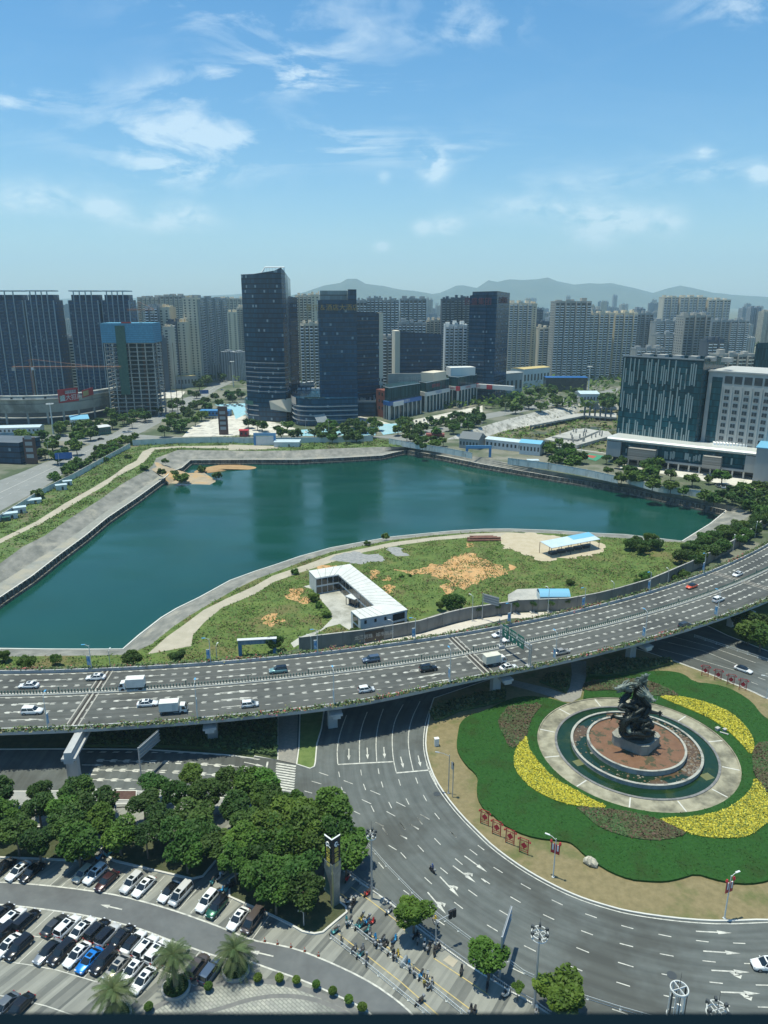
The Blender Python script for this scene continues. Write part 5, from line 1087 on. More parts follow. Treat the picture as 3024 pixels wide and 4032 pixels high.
LB=mk('lamp_blue_panel',(.1,.35,.6),rough=.3);BAN=mk('banner_sky_blue',(.04,.22,.45),(.4,.5,.55),scale=.9,rough=.5,lo=.45,hi=.6,stretch=(1,1,.6));BAN2=mk('banner_edge',(.5,.55,.55),rough=.5)
def lamp(p,h,label,group,arm=2.0,az_=0.0,banner=None,double=False,bz=.42,m=None):
 t=empty('street_lamp',p,az_,label,'street lamp',group);m=m or STEEL
 q=MB();q.tube([(0,0,0),(0,0,h*.5),(0,0,h)],[.13,.1,.07],8);q.box(0,0,0,.45,.45,.12);q.build('pole',m,t)
 for s in((1,-1)if double else(1,)):
  q=MB();q.tube([(0,0,h-.3),(s*arm*.5,0,h+.15),(s*arm,0,h+.25)],.05,6);ar=q.build('arm',m,t)
  q=MB();q.box(s*arm,0,h+.2,.9,.32,.1);q.build('lamp_head',LB if banner=='blue' else m,ar)
 if banner=='blue':
  q=MB();q.box(.55,0,h*bz-1.3,.8,.12,2.5);bb_=q.build('banner',BAN,t);q=MB();q.box(.55,0,h*bz+1.2,.86,.2,.1);q.build('banner_frame',BAN2,bb_)
 if banner=='red':
  for s in(-1,1):
   q=MB();q.box(s*.45,0,h*.62,.7,.1,2.0);bb_=q.build('banner',RED,t);q=MB();q.box(s*.45,0,h*.7,.3,.16,1.3);q.build('banner_motif',WPAINT,bb_)
   q=MB();q.tube([(s*.8,0,h*.86),(s*.8,0,h*.9),(s*.8,0,h*.94)],[.16,.26,.14],8);q.build('lantern',RED,t)
 return t
GL='lamp posts with blue banners on the overpass parapets'
lab_='blue-bannered lamp post on the overpass, '
n_l=['at the left end','left of the middle by the small box truck','near side beside the compact white hatchback','near side left of the green sign gantry','near side beside the champagne sedan','near side above the statue','near side below the white suv']
for i,(c,x,y,tx,ty)in enumerate([('G',312,625,300,395),('G',1288,580,1280,330),('H',522,628,515,390),('H',1267,470,1250,250),('Q',1372,1060,1375,570),('F',890,1345,875,1155),('F',1340,1200,1330,1020)]):
 p=P(c,x,y,9.1);h=min(13,max(7,hit(c,tx,ty,p.y).z-9.1));a=math.atan2(p.x-OC.x,OC.y-p.y);p=arc(a,near_off(a)+.7,9.1)
 lamp(p,h,lab_+n_l[i],None,1.3,a+math.pi/2*(1 if i%2 else 1),'blue',m=WSTEEL,bz=.3 if i!=1 else .42)
f_l=['far side above the left white sedan','far side left of the dirt track','far side in front of the white container building','far side by the green sign gantry','far side by the pale blue roof beyond the wall','far side right of the pale blue roof','far side above the orange sedan','far side at the right end']
for i,(c,x,y,tx,ty)in enumerate([('G',612,212,595,50),('G',1380,168,1370,5),('H',410,272,408,115),('H',1042,195,1050,42),('Q',600,425,615,90),('F',475,1130,480,990),('F',890,1020,900,890),('F',1232,905,1250,770)]):
 p=P(c,x,y,9.1);h=min(12,max(7,hit(c,tx,ty,p.y).z-9.1));a=math.atan2(p.x-OC.x,OC.y-p.y);p=arc(a,-11.3,9.1)
 lamp(p,h,lab_+f_l[i],None,1.4,a+math.pi,'blue',m=WSTEEL,bz=.4)
def gp(c,x,y,tx,ty,z=0.15):p=P(c,x,y,z);return p,hit(c,tx,ty,p.y).z-z
p,h=gp('L',410,375,428,150);lamp(p,h,'lamp post with red lanterns on the roundabout verge left of the boulder',None,1.6,2.6,'red',m=WSTEEL)
p,h=gp('L',1405,615,1440,365);lamp(p,h,'lamp post with red lanterns on the roundabout verge at the lower right',None,1.4,.4,'red',m=WSTEEL)
p,h=gp('H',1270,1200,1277,950);lamp(p,h,'curved grey lamp post beside the traffic signal on the dry grass',None,2.6,2.9)
p,h=gp('I',1648,565,1665,430);lamp(p,h,'lamp post at the right edge beside the red lattice frames',None,1.6,2.9,m=WSTEEL)
p,h=gp('K',492,740,490,650);lamp(p,h,'short grey post lamp in the shrub bed below the sign pylon',None,.5,3.0)
for i,(c,x,y,tx,ty)in enumerate([('H',907,195,910,75),('H',375,262,372,175),('E',1425,890,1430,740),('F',253,1160,262,1000),('F',668,1062,675,965),('F',1017,965,1023,880),('G',720,190,712,105),('G',1417,150,1414,70),('F',1435,745,1440,665),('F',1575,660,1580,580)]):
 p,h=gp(c,x,y+14,tx,ty);h=min(h,11);lamp(p,h,'slim white lamp post by the wall beyond the overpass','slim lamp posts on the frontage road',1.2,2.8-i*.2,m=WSTEEL)
def mast(p,h,label,ringr=1.8,cage=False):
 t=empty('light_mast',p,.3,label,'light mast');q=MB();q.tube([(0,0,0),(0,0,h*.6),(0,0,h)],[.22,.16,.1],10);q.build('pole',STEEL,t)
 q=MB();q.tube([(0,0,h),(0,0,h+2.4)],[.05,.015],5);q.build('lightning_rod',DSTEEL,t)
 for z in(h-.2,h-.9)if not cage else(h,h-.15):
  q=MB();q.tube([(ringr*math.cos(k*math.pi/12),ringr*math.sin(k*math.pi/12),z)for k in range(25)],.07,6)
  for k in range(4):q.tube([(0,0,z),(ringr*math.cos(k*math.pi/2),ringr*math.sin(k*math.pi/2),z)],.05,5)
  q.build('ring',WSTEEL,t)
 if not cage:
  for k in range(6):
   a=k*math.pi/3;q=MB();q.box(ringr*math.cos(a),ringr*math.sin(a),h-.2,.42,.32,.45,a);q.build('floodlight',DSTEEL,t)
 else:
  for k in range(12):
   a=k*math.pi/6;q=MB();q.tube([(ringr*.95*math.cos(a),ringr*.95*math.sin(a),h),(ringr*.95*math.cos(a),ringr*.95*math.sin(a),h-4.2)],.06 if k%3 else .12,5);q.build('cage_bar',WSTEEL if k%2 else DSTEEL,t)
  for k in range(3):
   a=k*2.09;q=MB();q.box(math.cos(a)*.8,math.sin(a)*.8,h-3.6,.3,.45,2.0,a);q.build('antenna',WPAINT,t)
  q=MB();q.tube([(ringr*math.cos(k*math.pi/12),ringr*math.sin(k*math.pi/12),h-4.2)for k in range(25)],.08,6);q.build('ring',WSTEEL,t)
 return t
p,h=gp('L',300,1130,328,690);mast(p,h,'tall light mast with a ring of floodlights between the two lower street trees',1.15)
p,h=gp('K',935,560,928,130);mast(p,h,'tall light mast with floodlights on the paving right of the sign pylon',.75)
p=hit('L',1145,1020,66.0);mast(Vector((p.x,p.y,0)),p.z,'telecom mast with white wheel and cylindrical cage at the bottom right',1.0,True)
p=hit('L',1368,1135,66.0);mast(Vector((p.x,p.y,0)),p.z,'floodlight mast cut by the bottom edge at the lower right',1.2)
#sign panels seen nearly edge-on

def sign_panel(pb,w,h0,hh,rz,label,cat='road sign',side=1):
 t=empty('road_sign',pb,rz,label,cat);q=MB();q.tube([(0,0,0),(0,0,h0+hh)],.16,8);q.build('post',STEEL,t)
 q=MB();q.box(side*(w/2+.3),.12,h0,w,.07,hh);pn=q.build('panel',mk('sign_back',(.3,.33,.34),rough=.5,metal=.3),t)
 for k in range(4):q=MB();q.box(side*(w/2+.3),-.02,h0+.2+k*(hh-.5)/3,w+.1,.16,.12);q.build('brace',STEEL,pn)
 return t
p=P('L',100,960,.15);sign_panel(p,6.0,5.2,2.8,math.atan2(1,.42),'large grey sign panel seen edge-on beside the lower street tree')
p=P('G',925,945);sign_panel(p,7,5.0,3.0,math.atan2(1,.35),'large grey sign panel seen edge-on over the lower left road')
p=P('E',1490,895,.1);sign_panel(p,5.5,6.2,3.0,R(-38),'grey slatted sign panel seen from behind beyond the overpass')
#traffic signals

def signal(p,h,label,arm=0,rz=0):
 t=empty('traffic_signal',p,rz,label,'traffic signal');q=MB();q.tube([(0,0,0),(0,0,h)],.1,8)
 if arm:q.tube([(0,0,h-.3),(arm,0,h)],.06,6)
 q.build('post',STEEL,t)
 for k in((0,1)if arm else(0,)):
  x=arm+(.0 if k==0 else .75)if arm else .25;q=MB();q.box(x,0,h-.9,.5,.3,1.5);hd=q.build('signal_head',BLACK,t)
  q=MB();q.box(x,.17,h-1.0,.68,.03,1.7);q.build('backplate',STEEL,hd)
 return t
p,h=gp('K',1352,895,1362,700);signal(p,h,'traffic signal with two black heads on a bent arm beside the street tree',2.6,.45)
p,h=gp('H',1297,1225,1285,1020);signal(p,h,'traffic signal on a thin post beside the curved lamp post',0,2)
#gantry with three green signs

def dk_(c,x,y,off=None):
 p=P(c,x,y,9);a=math.atan2(p.x-OC.x,OC.y-p.y);return a
t=empty('sign_gantry',(0,0,0),0,'steel gantry with three green road signs over the near lanes of the overpass','sign gantry')
aL_=dk_('Q',540,860);aR_=dk_('Q',955,1150);pl=arc(aL_,-.3,9);pr_=arc(aR_,near_off(aR_)+.5,9)
top=hit('Q',550,460,pl.y).z
for p in(pl,pr_):
 for s in(-.35,.35):
  q=MB();dd=(pr_-pl).normalized();n_=Vector((-dd.y,dd.x,0));q.tube([p+n_*0+dd*s,Vector((p.x,p.y,top))+dd*s],.16,8);q.build('post',STEEL,t)
 q=MB();q.box(p.x,p.y,8.9,1.6,1.6,.9,.3);q.build('footing',GIRD,t)
q=MB()
for z in(top-.3,top-1.5):
 q.tube([Vector((pl.x,pl.y,z)),Vector((pr_.x,pr_.y,z))],.1,6)
for k in range(14):
 f=k/14;a_=pl.lerp(pr_,f);b_=pl.lerp(pr_,f+1/14);q.tube([Vector((a_.x,a_.y,top-.3)),Vector((b_.x,b_.y,top-1.5))],.05,4)
q.build('truss',STEEL,t)
SG=mk('sign_green',(.0,.12,.085),rough=.45);dd=(pr_-pl);ln=dd.length;rz=math.atan2(dd.y,dd.x);nn_=Vector((dd.y,-dd.x,0)).normalized()
nn_=nn_ if nn_.x*1<0 else -nn_
for k,txt in enumerate(('小型车','大小型车','大小型车')):
 c0=pl.lerp(pr_,.18+.26*k)+nn_*.28;w_=ln*.22
 q=MB();q.box(c0.x,c0.y,top-2.6,w_,.1,3.4,rz);sg=q.build('sign_panel',SG,t)
 f=Vector((c0.x,c0.y,0))+nn_*.06
 rzt=rz if nn_.dot(Vector((math.sin(rz),-math.cos(rz),0)))>0 else rz+math.pi
 text(txt,w_*(.27 if k else .3),WPAINT,sg,(f.x,f.y,top-.05),rzt);text('▼',.9,WPAINT,sg,(f.x,f.y,top-1.9),rzt,name='down_arrow');text('LARGE & SMALL' if k else 'SMALL',.34,WPAINT,sg,(f.x,f.y,top-.85),rzt)
 #red lattice frames on the lawn

LAT=mk('lattice_red',(.35,.025,.03),rough=.45)
def frame(p,rz,label,group):
 t=empty('lattice_frame',p,rz,label,'festive frame',group);W_,H_=1.7,3.4;q=MB()
 for x in(-W_/2,W_/2):q.box(x,0,0,.12,.12,H_)
 for z in(.45,H_-.12,.9,H_-.7):q.box(0,0,z,W_,.1,.08)
 for k in range(-3,4):
  if abs(k)>1:q.box(k*.24,0,.5,.05,.05,H_-.6)
 q.build('frame',LAT,t)
 q=MB();q.prism([(0,0),(1,0),(1,1),(0,1)],0,.01);q=MB();c=H_*.52
 q.grid([[(-.62,-.04,c),(0,-.04,c-.75),(.62,-.04,c),(0,-.04,c+.75)],[(-.62,.04,c),(0,.04,c-.75),(.62,.04,c),(0,.04,c+.75)]],0,True);q.face([(-.62,-.05,c),(0,-.05,c-.75),(.62,-.05,c),(0,-.05,c+.75)]);q.face([(-.62,.05,c),(0,.05,c-.75),(.62,.05,c),(0,.05,c+.75)]);q.build('diamond',mk('knot_red',(.45,.02,.04),rough=.5),t)
 for s in(-1,1):
  q=MB();q.tube([(s*(W_/2+.3),0,H_-.75),(s*(W_/2+.3),0,H_-.55),(s*(W_/2+.3),0,H_-.35)],[.1,.2,.1],8);q.tube([(s*W_/2,0,H_-.25),(s*(W_/2+.35),0,H_-.25)],.03,4);q.build('lantern',LAT,t)
GF='red lattice frames on the dry lawn'
ord_=['leftmost','second from the left','third from the left','rightmost']
for i,(c,x,y)in enumerate([('H',1505,1405),('L',80,130),('L',158,182),('L',238,236)]):frame(P(c,x,y,.15),-.55,ord_[i]+' of the four red lattice frames on the lower left lawn edge',None)
for i,(x,y)in enumerate([(1255,425),(1337,452),(1418,484),(1495,515)]):frame(P('I',x,y,.15),-.4,ord_[i]+' of the four red lattice frames on the upper right lawn edge',None)
#boulder

q=MB();rnd=random.Random(8);a_,b_=P('L',590,285,.15),P('L',665,315,.15);c_=(a_+b_)/2;Lb=(b_-a_).length;rz=math.atan2(b_.y-a_.y,b_.x-a_.x)
rows=[]
for i in range(9):
 x=(i/8-.5)*Lb*1.05;w_=.85*math.sin(math.pi*(i+.7)/9.4)**.4;hh=1.75*(math.sin(math.pi*(i+.8)/9.6)**.45)*(1-.03*i)
 rows.append([(x+rnd.uniform(-.08,.08),w_*math.cos(t_)*rnd.uniform(.85,1.1),max(0,hh*(.45+.55*math.sin(t_))*rnd.uniform(.9,1.08)))for t_ in[k*2*math.pi/12 for k in range(12)]])
q.grid(rows,0,True);q.face(rows[0][::-1]);q.face(rows[-1]);o=q.build('boulder',mk('boulder_stone',(.42,.39,.3),(.55,.52,.43),scale=1.2,rough=.85,bump=.5,c3=(.25,.23,.18),scale3=1.5));o.location=(c_.x,c_.y,.1);o.rotation_euler=(0,0,rz)
tag(o,'long pale boulder on the dry lawn below the green hedge','boulder')
#sign pylon

base=P('T',520,2040,.3);t=empty('sign_pylon',(base.x,base.y,.15),0,'tall v-shaped sign pylon, black upper half with gold characters, silver faceted base','sign pylon')
z1=hit('T',540,990,base.y).z-.15;z2=hit('T',520,385,base.y).z-.15
PY=mk('pylon_metal',(.22,.24,.23),(.34,.36,.34),scale=.8,rough=.35,metal=.45,bump=.05);PB=mk('pylon_black',(.008,.012,.022),rough=.25);PG=mk('pylon_gold',(.8,.62,.12),rough=.5);PO=mk('pylon_olive',(.3,.29,.15),rough=.5)
sl,sr=Vector((-1,.95,0)).normalized(),Vector((1,.95,0)).normalized();WL=1.8
def wing(b,d,prof,th=.28,off=0.0):
 n=Vector((-d.y,d.x,0))*(th if d.x<0 else -th)*-1
 n=Vector((0,1,0))*th
 rows=[[d*i_,d*o_,d*o_+n,d*i_+n]for z,i_,o_ in prof]
 rows=[[Vector((p.x,p.y+off,z))for p in r]for(z,i_,o_),r in zip(prof,rows)]
 b.grid(rows,0,True);b.face(rows[-1]);b.face(rows[0][::-1])
for d,nm in((sl,'left'),(sr,'right')):
 q=MB();wing(q,d,[(z1,0,WL),(z2+.02,0,WL)],.3);q.build('upper_panel',PB,t);q=MB();wing(q,d,[(z2+.02,-.02,WL+.03),(z2+.1,-.02,WL+.03)],.33);q.build('top_cap',WPAINT,t)
q=MB();wing(q,sl,[(0,.1,.6),(z1*.5,.3,.8),(z1*.82,.25,WL+.3),(z1,0,WL+.12)],.45,-.1);q.build('silver_wing',PY,t)
q=MB();wing(q,sr,[(0,.2,1.45),(z1*.55,.25,1.6),(z1*.8,.2,WL+.1),(z1,0,WL+.1)],.45,-.1);q.build('silver_wing',PY,t)
q=MB();wing(q,sl,[(z1*.25,.45,WL+.2),(z1*.83,.55,WL+.2)],.22,-.05);dp=q.build('directory_panel',mk('directory_blue',(.015,.06,.08),(.05,.12,.13),scale=1,rough=.3,stretch=(.1,.1,3)),t)
q=MB();q.tube([(0,-.12,0),(.02,-.12,z1*.5),(0,-.1,z1)],[.16,.2,.05],4);q.build('spine',PO,t)
for d,rzw in((sl,math.atan2(-sl.y,-sl.x)),(sr,math.atan2(sr.y,sr.x))):
 n=Vector((math.sin(rzw),-math.cos(rzw),0))
 for k,ch in enumerate('國宏國際'):
  p=d*(WL*.52)+n*.04;text(ch,.86,PG,t,(p.x,p.y,z2-2.35-k*1.02),rzw,name='gold_character',ext=.04)
 p=d*(WL*.52)+n*.05;q=MB();q.tube([(p+Vector((math.cos(rzw),math.sin(rzw),0))*.3*math.cos(a)+Vector((0,0,z2-1.15+.36*math.sin(a))))for a in[k*math.pi/8 for k in range(-2,13)]],[.03+.012*k for k in range(15)],5)
 q.tube([p+Vector((0,0,z2-1.3)),p+Vector((math.cos(rzw),math.sin(rzw),0))*.6+Vector((0,0,z2-1.65))],[.1,.05],5);q.build('emblem',WPAINT,t)
 #TREES

LF=[leafmat('foliage_a',(.036,.088,.013),(.08,.158,.022)),leafmat('foliage_b',(.027,.07,.012),(.058,.12,.022)),leafmat('foliage_fresh',(.05,.11,.014),(.095,.18,.022))]
def crown_mesh(seed,n,size,squash=.8,lobes=9,spread=.62):
 """unit crown: leaf clumps over several uneven lobes, centre at the origin, radius about 1"""
 rnd=random.Random(seed);L=[(Vector((0,0,0)),.62)]
 for k in range(lobes):
  a=rnd.uniform(0,6.28);e=rnd.uniform(-.25,.9);r_=spread*rnd.uniform(.75,1.1)
  L.append((Vector((math.cos(a)*math.cos(e)*r_,math.sin(a)*math.cos(e)*r_,math.sin(e)*r_*squash)),rnd.uniform(.26,.46)))
 b=MB()
 while len(b.f)<n:
  c,r_=rnd.choice(L);d=Vector((rnd.gauss(0,1),rnd.gauss(0,1),rnd.gauss(.15,1))).normalized();p=c+Vector((d.x,d.y,d.z*squash))*r_*rnd.uniform(.72,1.08)
  if p.z<-.62*squash:continue
  b.leaf(p,size,rnd,0,.3)
 return b
def trunk_mb(h,seed,r0=.22):
 rnd=random.Random(seed);b=MB();b.tube([(0,0,0),(.05,.03,h*.45),(0,0,h)],[r0,r0*.75,r0*.5],7)
 for k in range(4):
  a=k*1.6+rnd.random();z=h*rnd.uniform(.6,.85);b.tube([(0,0,z),(math.cos(a)*.8,math.sin(a)*.8,z+1.0),(math.cos(a)*1.6,math.sin(a)*1.6,z+1.7)],[r0*.4,r0*.28,r0*.12],5)
 return b
CM={}
for k in range(4):CM['near%d'%k]=crown_mesh(k+1,3600,.075,.78,11).build('crown',LF[0]).data
for k in range(3):CM['mid%d'%k]=crown_mesh(k+20,520,.17,.8,7).build('crown',LF[0]).data
CM['fine']=crown_mesh(40,900,.09,.95,9,.7).build('crown',LF[2]).data;CM['bush']=crown_mesh(41,1500,.1,.85,0).build('crown',LF[2]).data
TM=trunk_mb(1.0,3).build('trunk',TRUNK).data
for o in list(col.objects):
 if o.data in list(CM.values())+[TM]:bpy.data.objects.remove(o)
TRM={k:trunk_mb(k,k).build('trunk',TRUNK).data for k in(2,4,6)}
for o in list(col.objects):
 if o.data in list(TRM.values()):bpy.data.objects.remove(o)
rt=random.Random(77)
def tree(p,r,h,kind,label,group=None,mat=0,name='broadleaf_tree',squash=1.0):
 """p: foot of the trunk; r: crown radius; h: height of the crown's centre"""
 t=empty(name,p,rt.uniform(0,6.28),label,'tree' if 'bush' not in name else 'bush',group)
 key=kind+(str(rt.randrange(4))if kind=='near' else str(rt.randrange(3))if kind=='mid' else '')
 c=bpy.data.objects.new('crown',CM[key]);col.objects.link(c);c.parent=t;c.location=(0,0,h);c.scale=(r,r*rt.uniform(.88,1.12),r*rt.uniform(.85,1.05)*squash)
 c.material_slots[0].link='OBJECT';c.material_slots[0].material=LF[mat]
 if h>1.2 and 'bush' not in name:
  tk=min(TRM,key=lambda k:abs(k-h));q=bpy.data.objects.new('trunk',TRM[tk]);col.objects.link(q);q.parent=t;q.scale=(r/3.2,r/3.2,h/tk)
 return t
placed=[]
def cluster(c,poly,z,sp_,r,kind,label,group,mats=(0,1),mx=60,name='broadleaf_tree',base=0.0):
 pl=[P(c,x,y,base+z)for x,y in poly];xs=[p.x for p in pl];ys=[p.y for p in pl];got=[];tries=0
 q=[(p.x,p.y)for p in pl]
 while tries<3000 and len(got)<mx:
  tries+=1;p=Vector((rt.uniform(min(xs),max(xs)),rt.uniform(min(ys),max(ys)),base))
  if inside(p,q)and all((p-g).length>sp_ for g in got):got.append(p)
 for p in got:s=rt.uniform(.74,1.24);tree(p,r*s,z*rt.uniform(.9,1.1),kind,label,group,rt.choice(mats),name)
 placed.append(len(got));0
G1='trees of the dense belt between the car park and the lower road'
near_z=5.6
cluster('M',[(-80,1705),(0,1700),(60,1690),(110,1720),(150,1700),(222,1702),(225,1760),(200,1800),(185,1820),(90,1830),(-80,1815)],near_z,4.6,3.6,'near','dark green broadleaf tree in the dense belt behind the parked cars',G1,(0,1,1,2),30,base=.12)
cluster('M',[(300,1740),(318,1690),(420,1672),(520,1692),(560,1682),(600,1725),(590,1800),(520,1830),(480,1842),(400,1842),(310,1828),(250,1815),(248,1790),(295,1780)],near_z,4.6,3.6,'near','dark green broadleaf tree in the dense belt behind the parked cars',G1,(0,1,0,2),44,base=.12)
cluster('M',[(560,1690),(640,1712),(700,1735),(770,1790),(770,1835),(745,1850),(738,1800),(700,1795),(660,1800),(600,1790)],near_z+.3,4.1,3.7,'near','fresh green tree at the road end of the belt behind the sign pylon','fresh green trees behind the sign pylon',(2,0),12,base=.12)
cluster('M',[(500,1830),(590,1800),(670,1830),(694,1860),(692,1930),(665,1955),(625,1945),(560,1900),(505,1870)],near_z-.5,4.2,3.9,'near','dark round tree in the kerbed shrub bed left of the sign pylon','dark trees in the bed left of the sign pylon',(1,0),12,base=.3)
for c,x,y,r,h,lab,m in[('K',1212,650,3.5,4.8,'street tree behind the railing beside the black traffic signals',2),('L',42,830,3.3,4.8,'street tree beside the grey edge-on sign panel',2),('L',460,1040,4.1,4.8,'street tree with broad crown at the bottom right of the tall light mast',2),('L',206,1015,1.0,2.6,'young thin tree in a soil square by the bottom railing',2),('I',1545,130,5.0,5,'dark tree on the right verge beside the overpass',0),('I',1620,175,5.2,5,'broad tree on the right verge at the picture edge',0),('I',1500,70,4.8,5,'tree in the shade of the overpass on the right verge',1),('I',1680,90,5,5,'tree behind the broad one on the right verge',1),('I',1520,190,1.7,1.6,'small bright bush on the right verge beside the kerb',2)]:
 p=P(c,x,y,h);p.z=.12;tree(p,r,h,'near',lab,None,m)
ordn=lambda k:('nearest second third fourth fifth sixth seventh eighth ninth tenth eleventh twelfth thirteenth fourteenth'.split())[min(k,13)]
anc=list(zip([pc(t_[1],t_[2],t_[3],.15)for t_ in park[:14]],'black sedan at the left edge|white sedan at far left|second black sedan|beige hatchback|white off-roader|maroon sedan|silvery suv|white sunroof sedan|black-roofed sedan|white minivan|cream-roofed crossover|green suv|sedan by the cones|brown minivan'.split('|')))
rows_b={}
for o in[o for o in col.objects if o.get('group')==G1]:i=min(range(14),key=lambda i:abs(anc[i][0].x-o.location.x));rows_b.setdefault(i,[]).append(o)
for i,l in rows_b.items():
 for k,o in enumerate(sorted(l,key=lambda o:o.location.y)):o['label']='%s belt tree behind the %s, top parking row'%(ordn(k),anc[i][1])
pyl=P('T',520,2040,.3)
for g_,w_ in(('fresh green trees behind the sign pylon','fresh green tree from the sign pylon, towards the road'),('dark trees in the bed left of the sign pylon','dark tree from the sign pylon in the kerbed bed left of it')):
 for k,o in enumerate(sorted([o for o in col.objects if o.get('group')==g_],key=lambda o:(o.location-pyl).length)):o['label']=ordn(k)+' '+w_
def solo(c,L,kind,label,group,m=0,name='broadleaf_tree',k_=1.0,base=0):
 for x,y,rp in L:
  d=(P(c,x,y,0)-Vector((0,0,CAMH))).length;r=rp*CR[c][2]*d/2850*1.05;h=r*(.55 if name=='bush' else 1.05);p=P(c,x,y,h+base);p.z=base;tree(p,r,h,kind,label,group,m,name)
solo('G',[(870,150,62),(170,180,52),(20,130,38),(360,158,38)],'near','bushy tree on the strip between the pond and the overpass','bushy trees between the pond and the overpass',0)
solo('G',[(1160,138,58)],'near','dark round tree at the end of the dirt track by the overpass',None,1)
solo('E',[(1300,790,78),(950,850,55),(660,985,45),(730,990,35),(900,900,35),(130,1045,62),(1220,800,35)],'near','leafy tree growing on the site just behind the grey wall','leafy trees behind the grey wall',0)
solo('E',[(385,745,42),(425,800,28),(475,860,30),(270,582,28),(860,352,28),(740,395,22),(960,610,18),(1018,605,14)],'mid','bush growing on the fallow building site','bushes on the fallow building site',2,'bush',.7)
solo('D',[(250,405,42),(685,178,25),(1080,192,24),(1060,260,30),(940,235,26),(840,160,22)],'mid','rounded bush on the grassy west bank of the pond','bushes on the west bank',0,'bush',.7)
solo('D',[(1180,305,58),(1130,275,36),(1410,285,38),(1320,245,34)],'mid','green bush growing on the silt spit in the pond corner','bushes on the silt spit',0,'bush',.7,-5.8)
G2='trees beyond the pond'
cluster('A',[(100,1180),(260,1150),(400,1120),(520,1200),(500,1270),(380,1330),(240,1330),(180,1270)],5.5,8.8,5.5,'mid','round tree in the grove left of the boulevard','grove left of the boulevard',(0,1,2),17)
cluster('A',[(400,1110),(620,1060),(720,1000),(820,1060),(960,1000),(1060,1010),(1090,1030),(880,1100),(760,1170),(560,1180),(440,1150)],5.5,9.2,5.5,'mid','street tree along the foot of the curved concrete podium','trees at the foot of the concrete podium',(0,1),21)
cluster('A',[(1050,990),(1270,890),(1290,920),(1100,1020)],4.3,10.0,4.3,'mid','tree beside the upper boulevard in front of the beige towers','trees on the left of the upper boulevard',(0,2),6)
cluster('A',[(1010,1130),(1150,1040),(1280,960),(1480,900),(1600,870),(1610,960),(1480,950),(1330,1010),(1320,1080),(1180,1170),(1060,1180)],5.6,9.2,5.6,'mid','dense tree between the boulevard and the dark tilted-top tower','trees between the boulevard and the tower',(0,1),21)
cluster('A',[(330,1450),(450,1375),(640,1265),(800,1195),(900,1180),(900,1205),(760,1275),(640,1335),(500,1395),(360,1480)],1.9,5.5,3.2,'mid','low bush between the boulevard and the white site wall','bushes along the white site wall',(0,2),34,'bush')
cluster('A',[(1290,830),(1420,755),(1500,765),(1480,800),(1300,855)],7.1,13.4,7.1,'mid','tree at the foot of the beige towers','trees at the foot of the beige towers',(0,1),8)
cluster('A',[(1485,640),(1600,590),(1610,700),(1540,735),(1490,690)],10.2,18.4,10.2,'mid','tree far up the boulevard','trees far up the boulevard',(0,2),9)
cluster('B',[(120,1085),(200,1075),(240,1160),(150,1180)],5.5,7.5,5.5,'mid','tree on the pale plaza below the dark tilted-top tower','trees on the pale plaza',(1,0),3)
cluster('B',[(310,1130),(420,1075),(430,1180),(700,1100),(970,1080),(975,1175),(800,1200),(440,1195),(310,1180)],5.0,9.2,5.0,'mid','tree in the car park below the hotel tower','trees below the hotel tower',(0,1),24)
cluster('B',[(1080,1095),(1250,1060),(1400,1070),(1659,1000),(1659,1095),(1450,1145),(1300,1165),(1180,1225),(1090,1130)],5.0,9.6,5.0,'mid','street tree in front of the glass bank buildings','trees in front of the bank buildings',(0,1),29)
cluster('B',[(1190,1200),(1330,1190),(1450,1235),(1330,1265),(1250,1260)],4.3,8.4,4.3,'mid','tree just behind the white wall by the slate-roofed house','trees behind the white wall',(0,2),7)
cluster('C',[(160,805),(360,740),(560,700),(700,735),(640,775),(440,815),(240,860)],5.8,12.5,5.8,'mid','street tree along the road beyond the concrete slope','trees along the road beyond the slope',(0,1),19)
cluster('C',[(735,780),(830,745),(860,800),(745,830)],6.3,10.0,6.3,'mid','dark tree behind the unfinished foundations','trees behind the foundations',(1,),5)
cluster('C',[(455,1020),(560,990),(640,1035),(700,1110),(640,1130),(480,1090)],4.7,7.5,4.7,'mid','full tree beside the green sports court','trees beside the sports court',(0,2),11)
cluster('C',[(790,1090),(880,1095),(900,1130),(800,1120)],3.9,7.5,3.9,'mid','shrubby tree at the left end of the long white canopy','trees at the canopy end',(1,),3)
cluster('F',[(700,240),(840,190),(960,185),(1020,230),(1060,280),(900,300),(720,285)],4.7,7.5,4.7,'mid','tree in front of the long white canopy building','trees in front of the canopy building',(0,1),11)
solo('F',[(725,290,42),(925,335,48),(1040,345,45),(1125,375,36),(1370,275,48),(1285,300,30),(1500,345,40),(1180,300,42),(640,245,30),(1570,340,30),(870,290,30)],'mid','tree by the white wall below the office buildings','trees by the white wall below the offices',0)
cluster('F',[(1250,400),(1400,380),(1700,330),(1780,440),(1659,500),(1580,560),(1550,500),(1400,440),(1260,420)],3.9,6.3,3.9,'mid','dense dark tree at the right end of the pond','dense trees at the right end of the pond',(1,0),24)
cluster('F',[(1100,745),(1200,685),(1400,625),(1560,565),(1659,500),(1700,520),(1500,680),(1300,760),(1200,825),(1110,825)],3.6,5.5,4,'near','dense tree along the inner side of the curving wall','dense trees along the curving wall',(0,1),26)
cluster('F',[(770,680),(950,680),(930,740),(780,760)],2.6,5,3.2,'near','dark bush near the right end of the site','dark bushes near the right end of the site',(0,),6,'bush')
solo('F',[(880,925,45),(830,960,30),(1120,905,40),(1060,930,30),(400,960,28)],'near','bush beside the wall at the right of the site','bushes beside the wall at the right',0,'bush',.8)
#small round topiary along the driveway

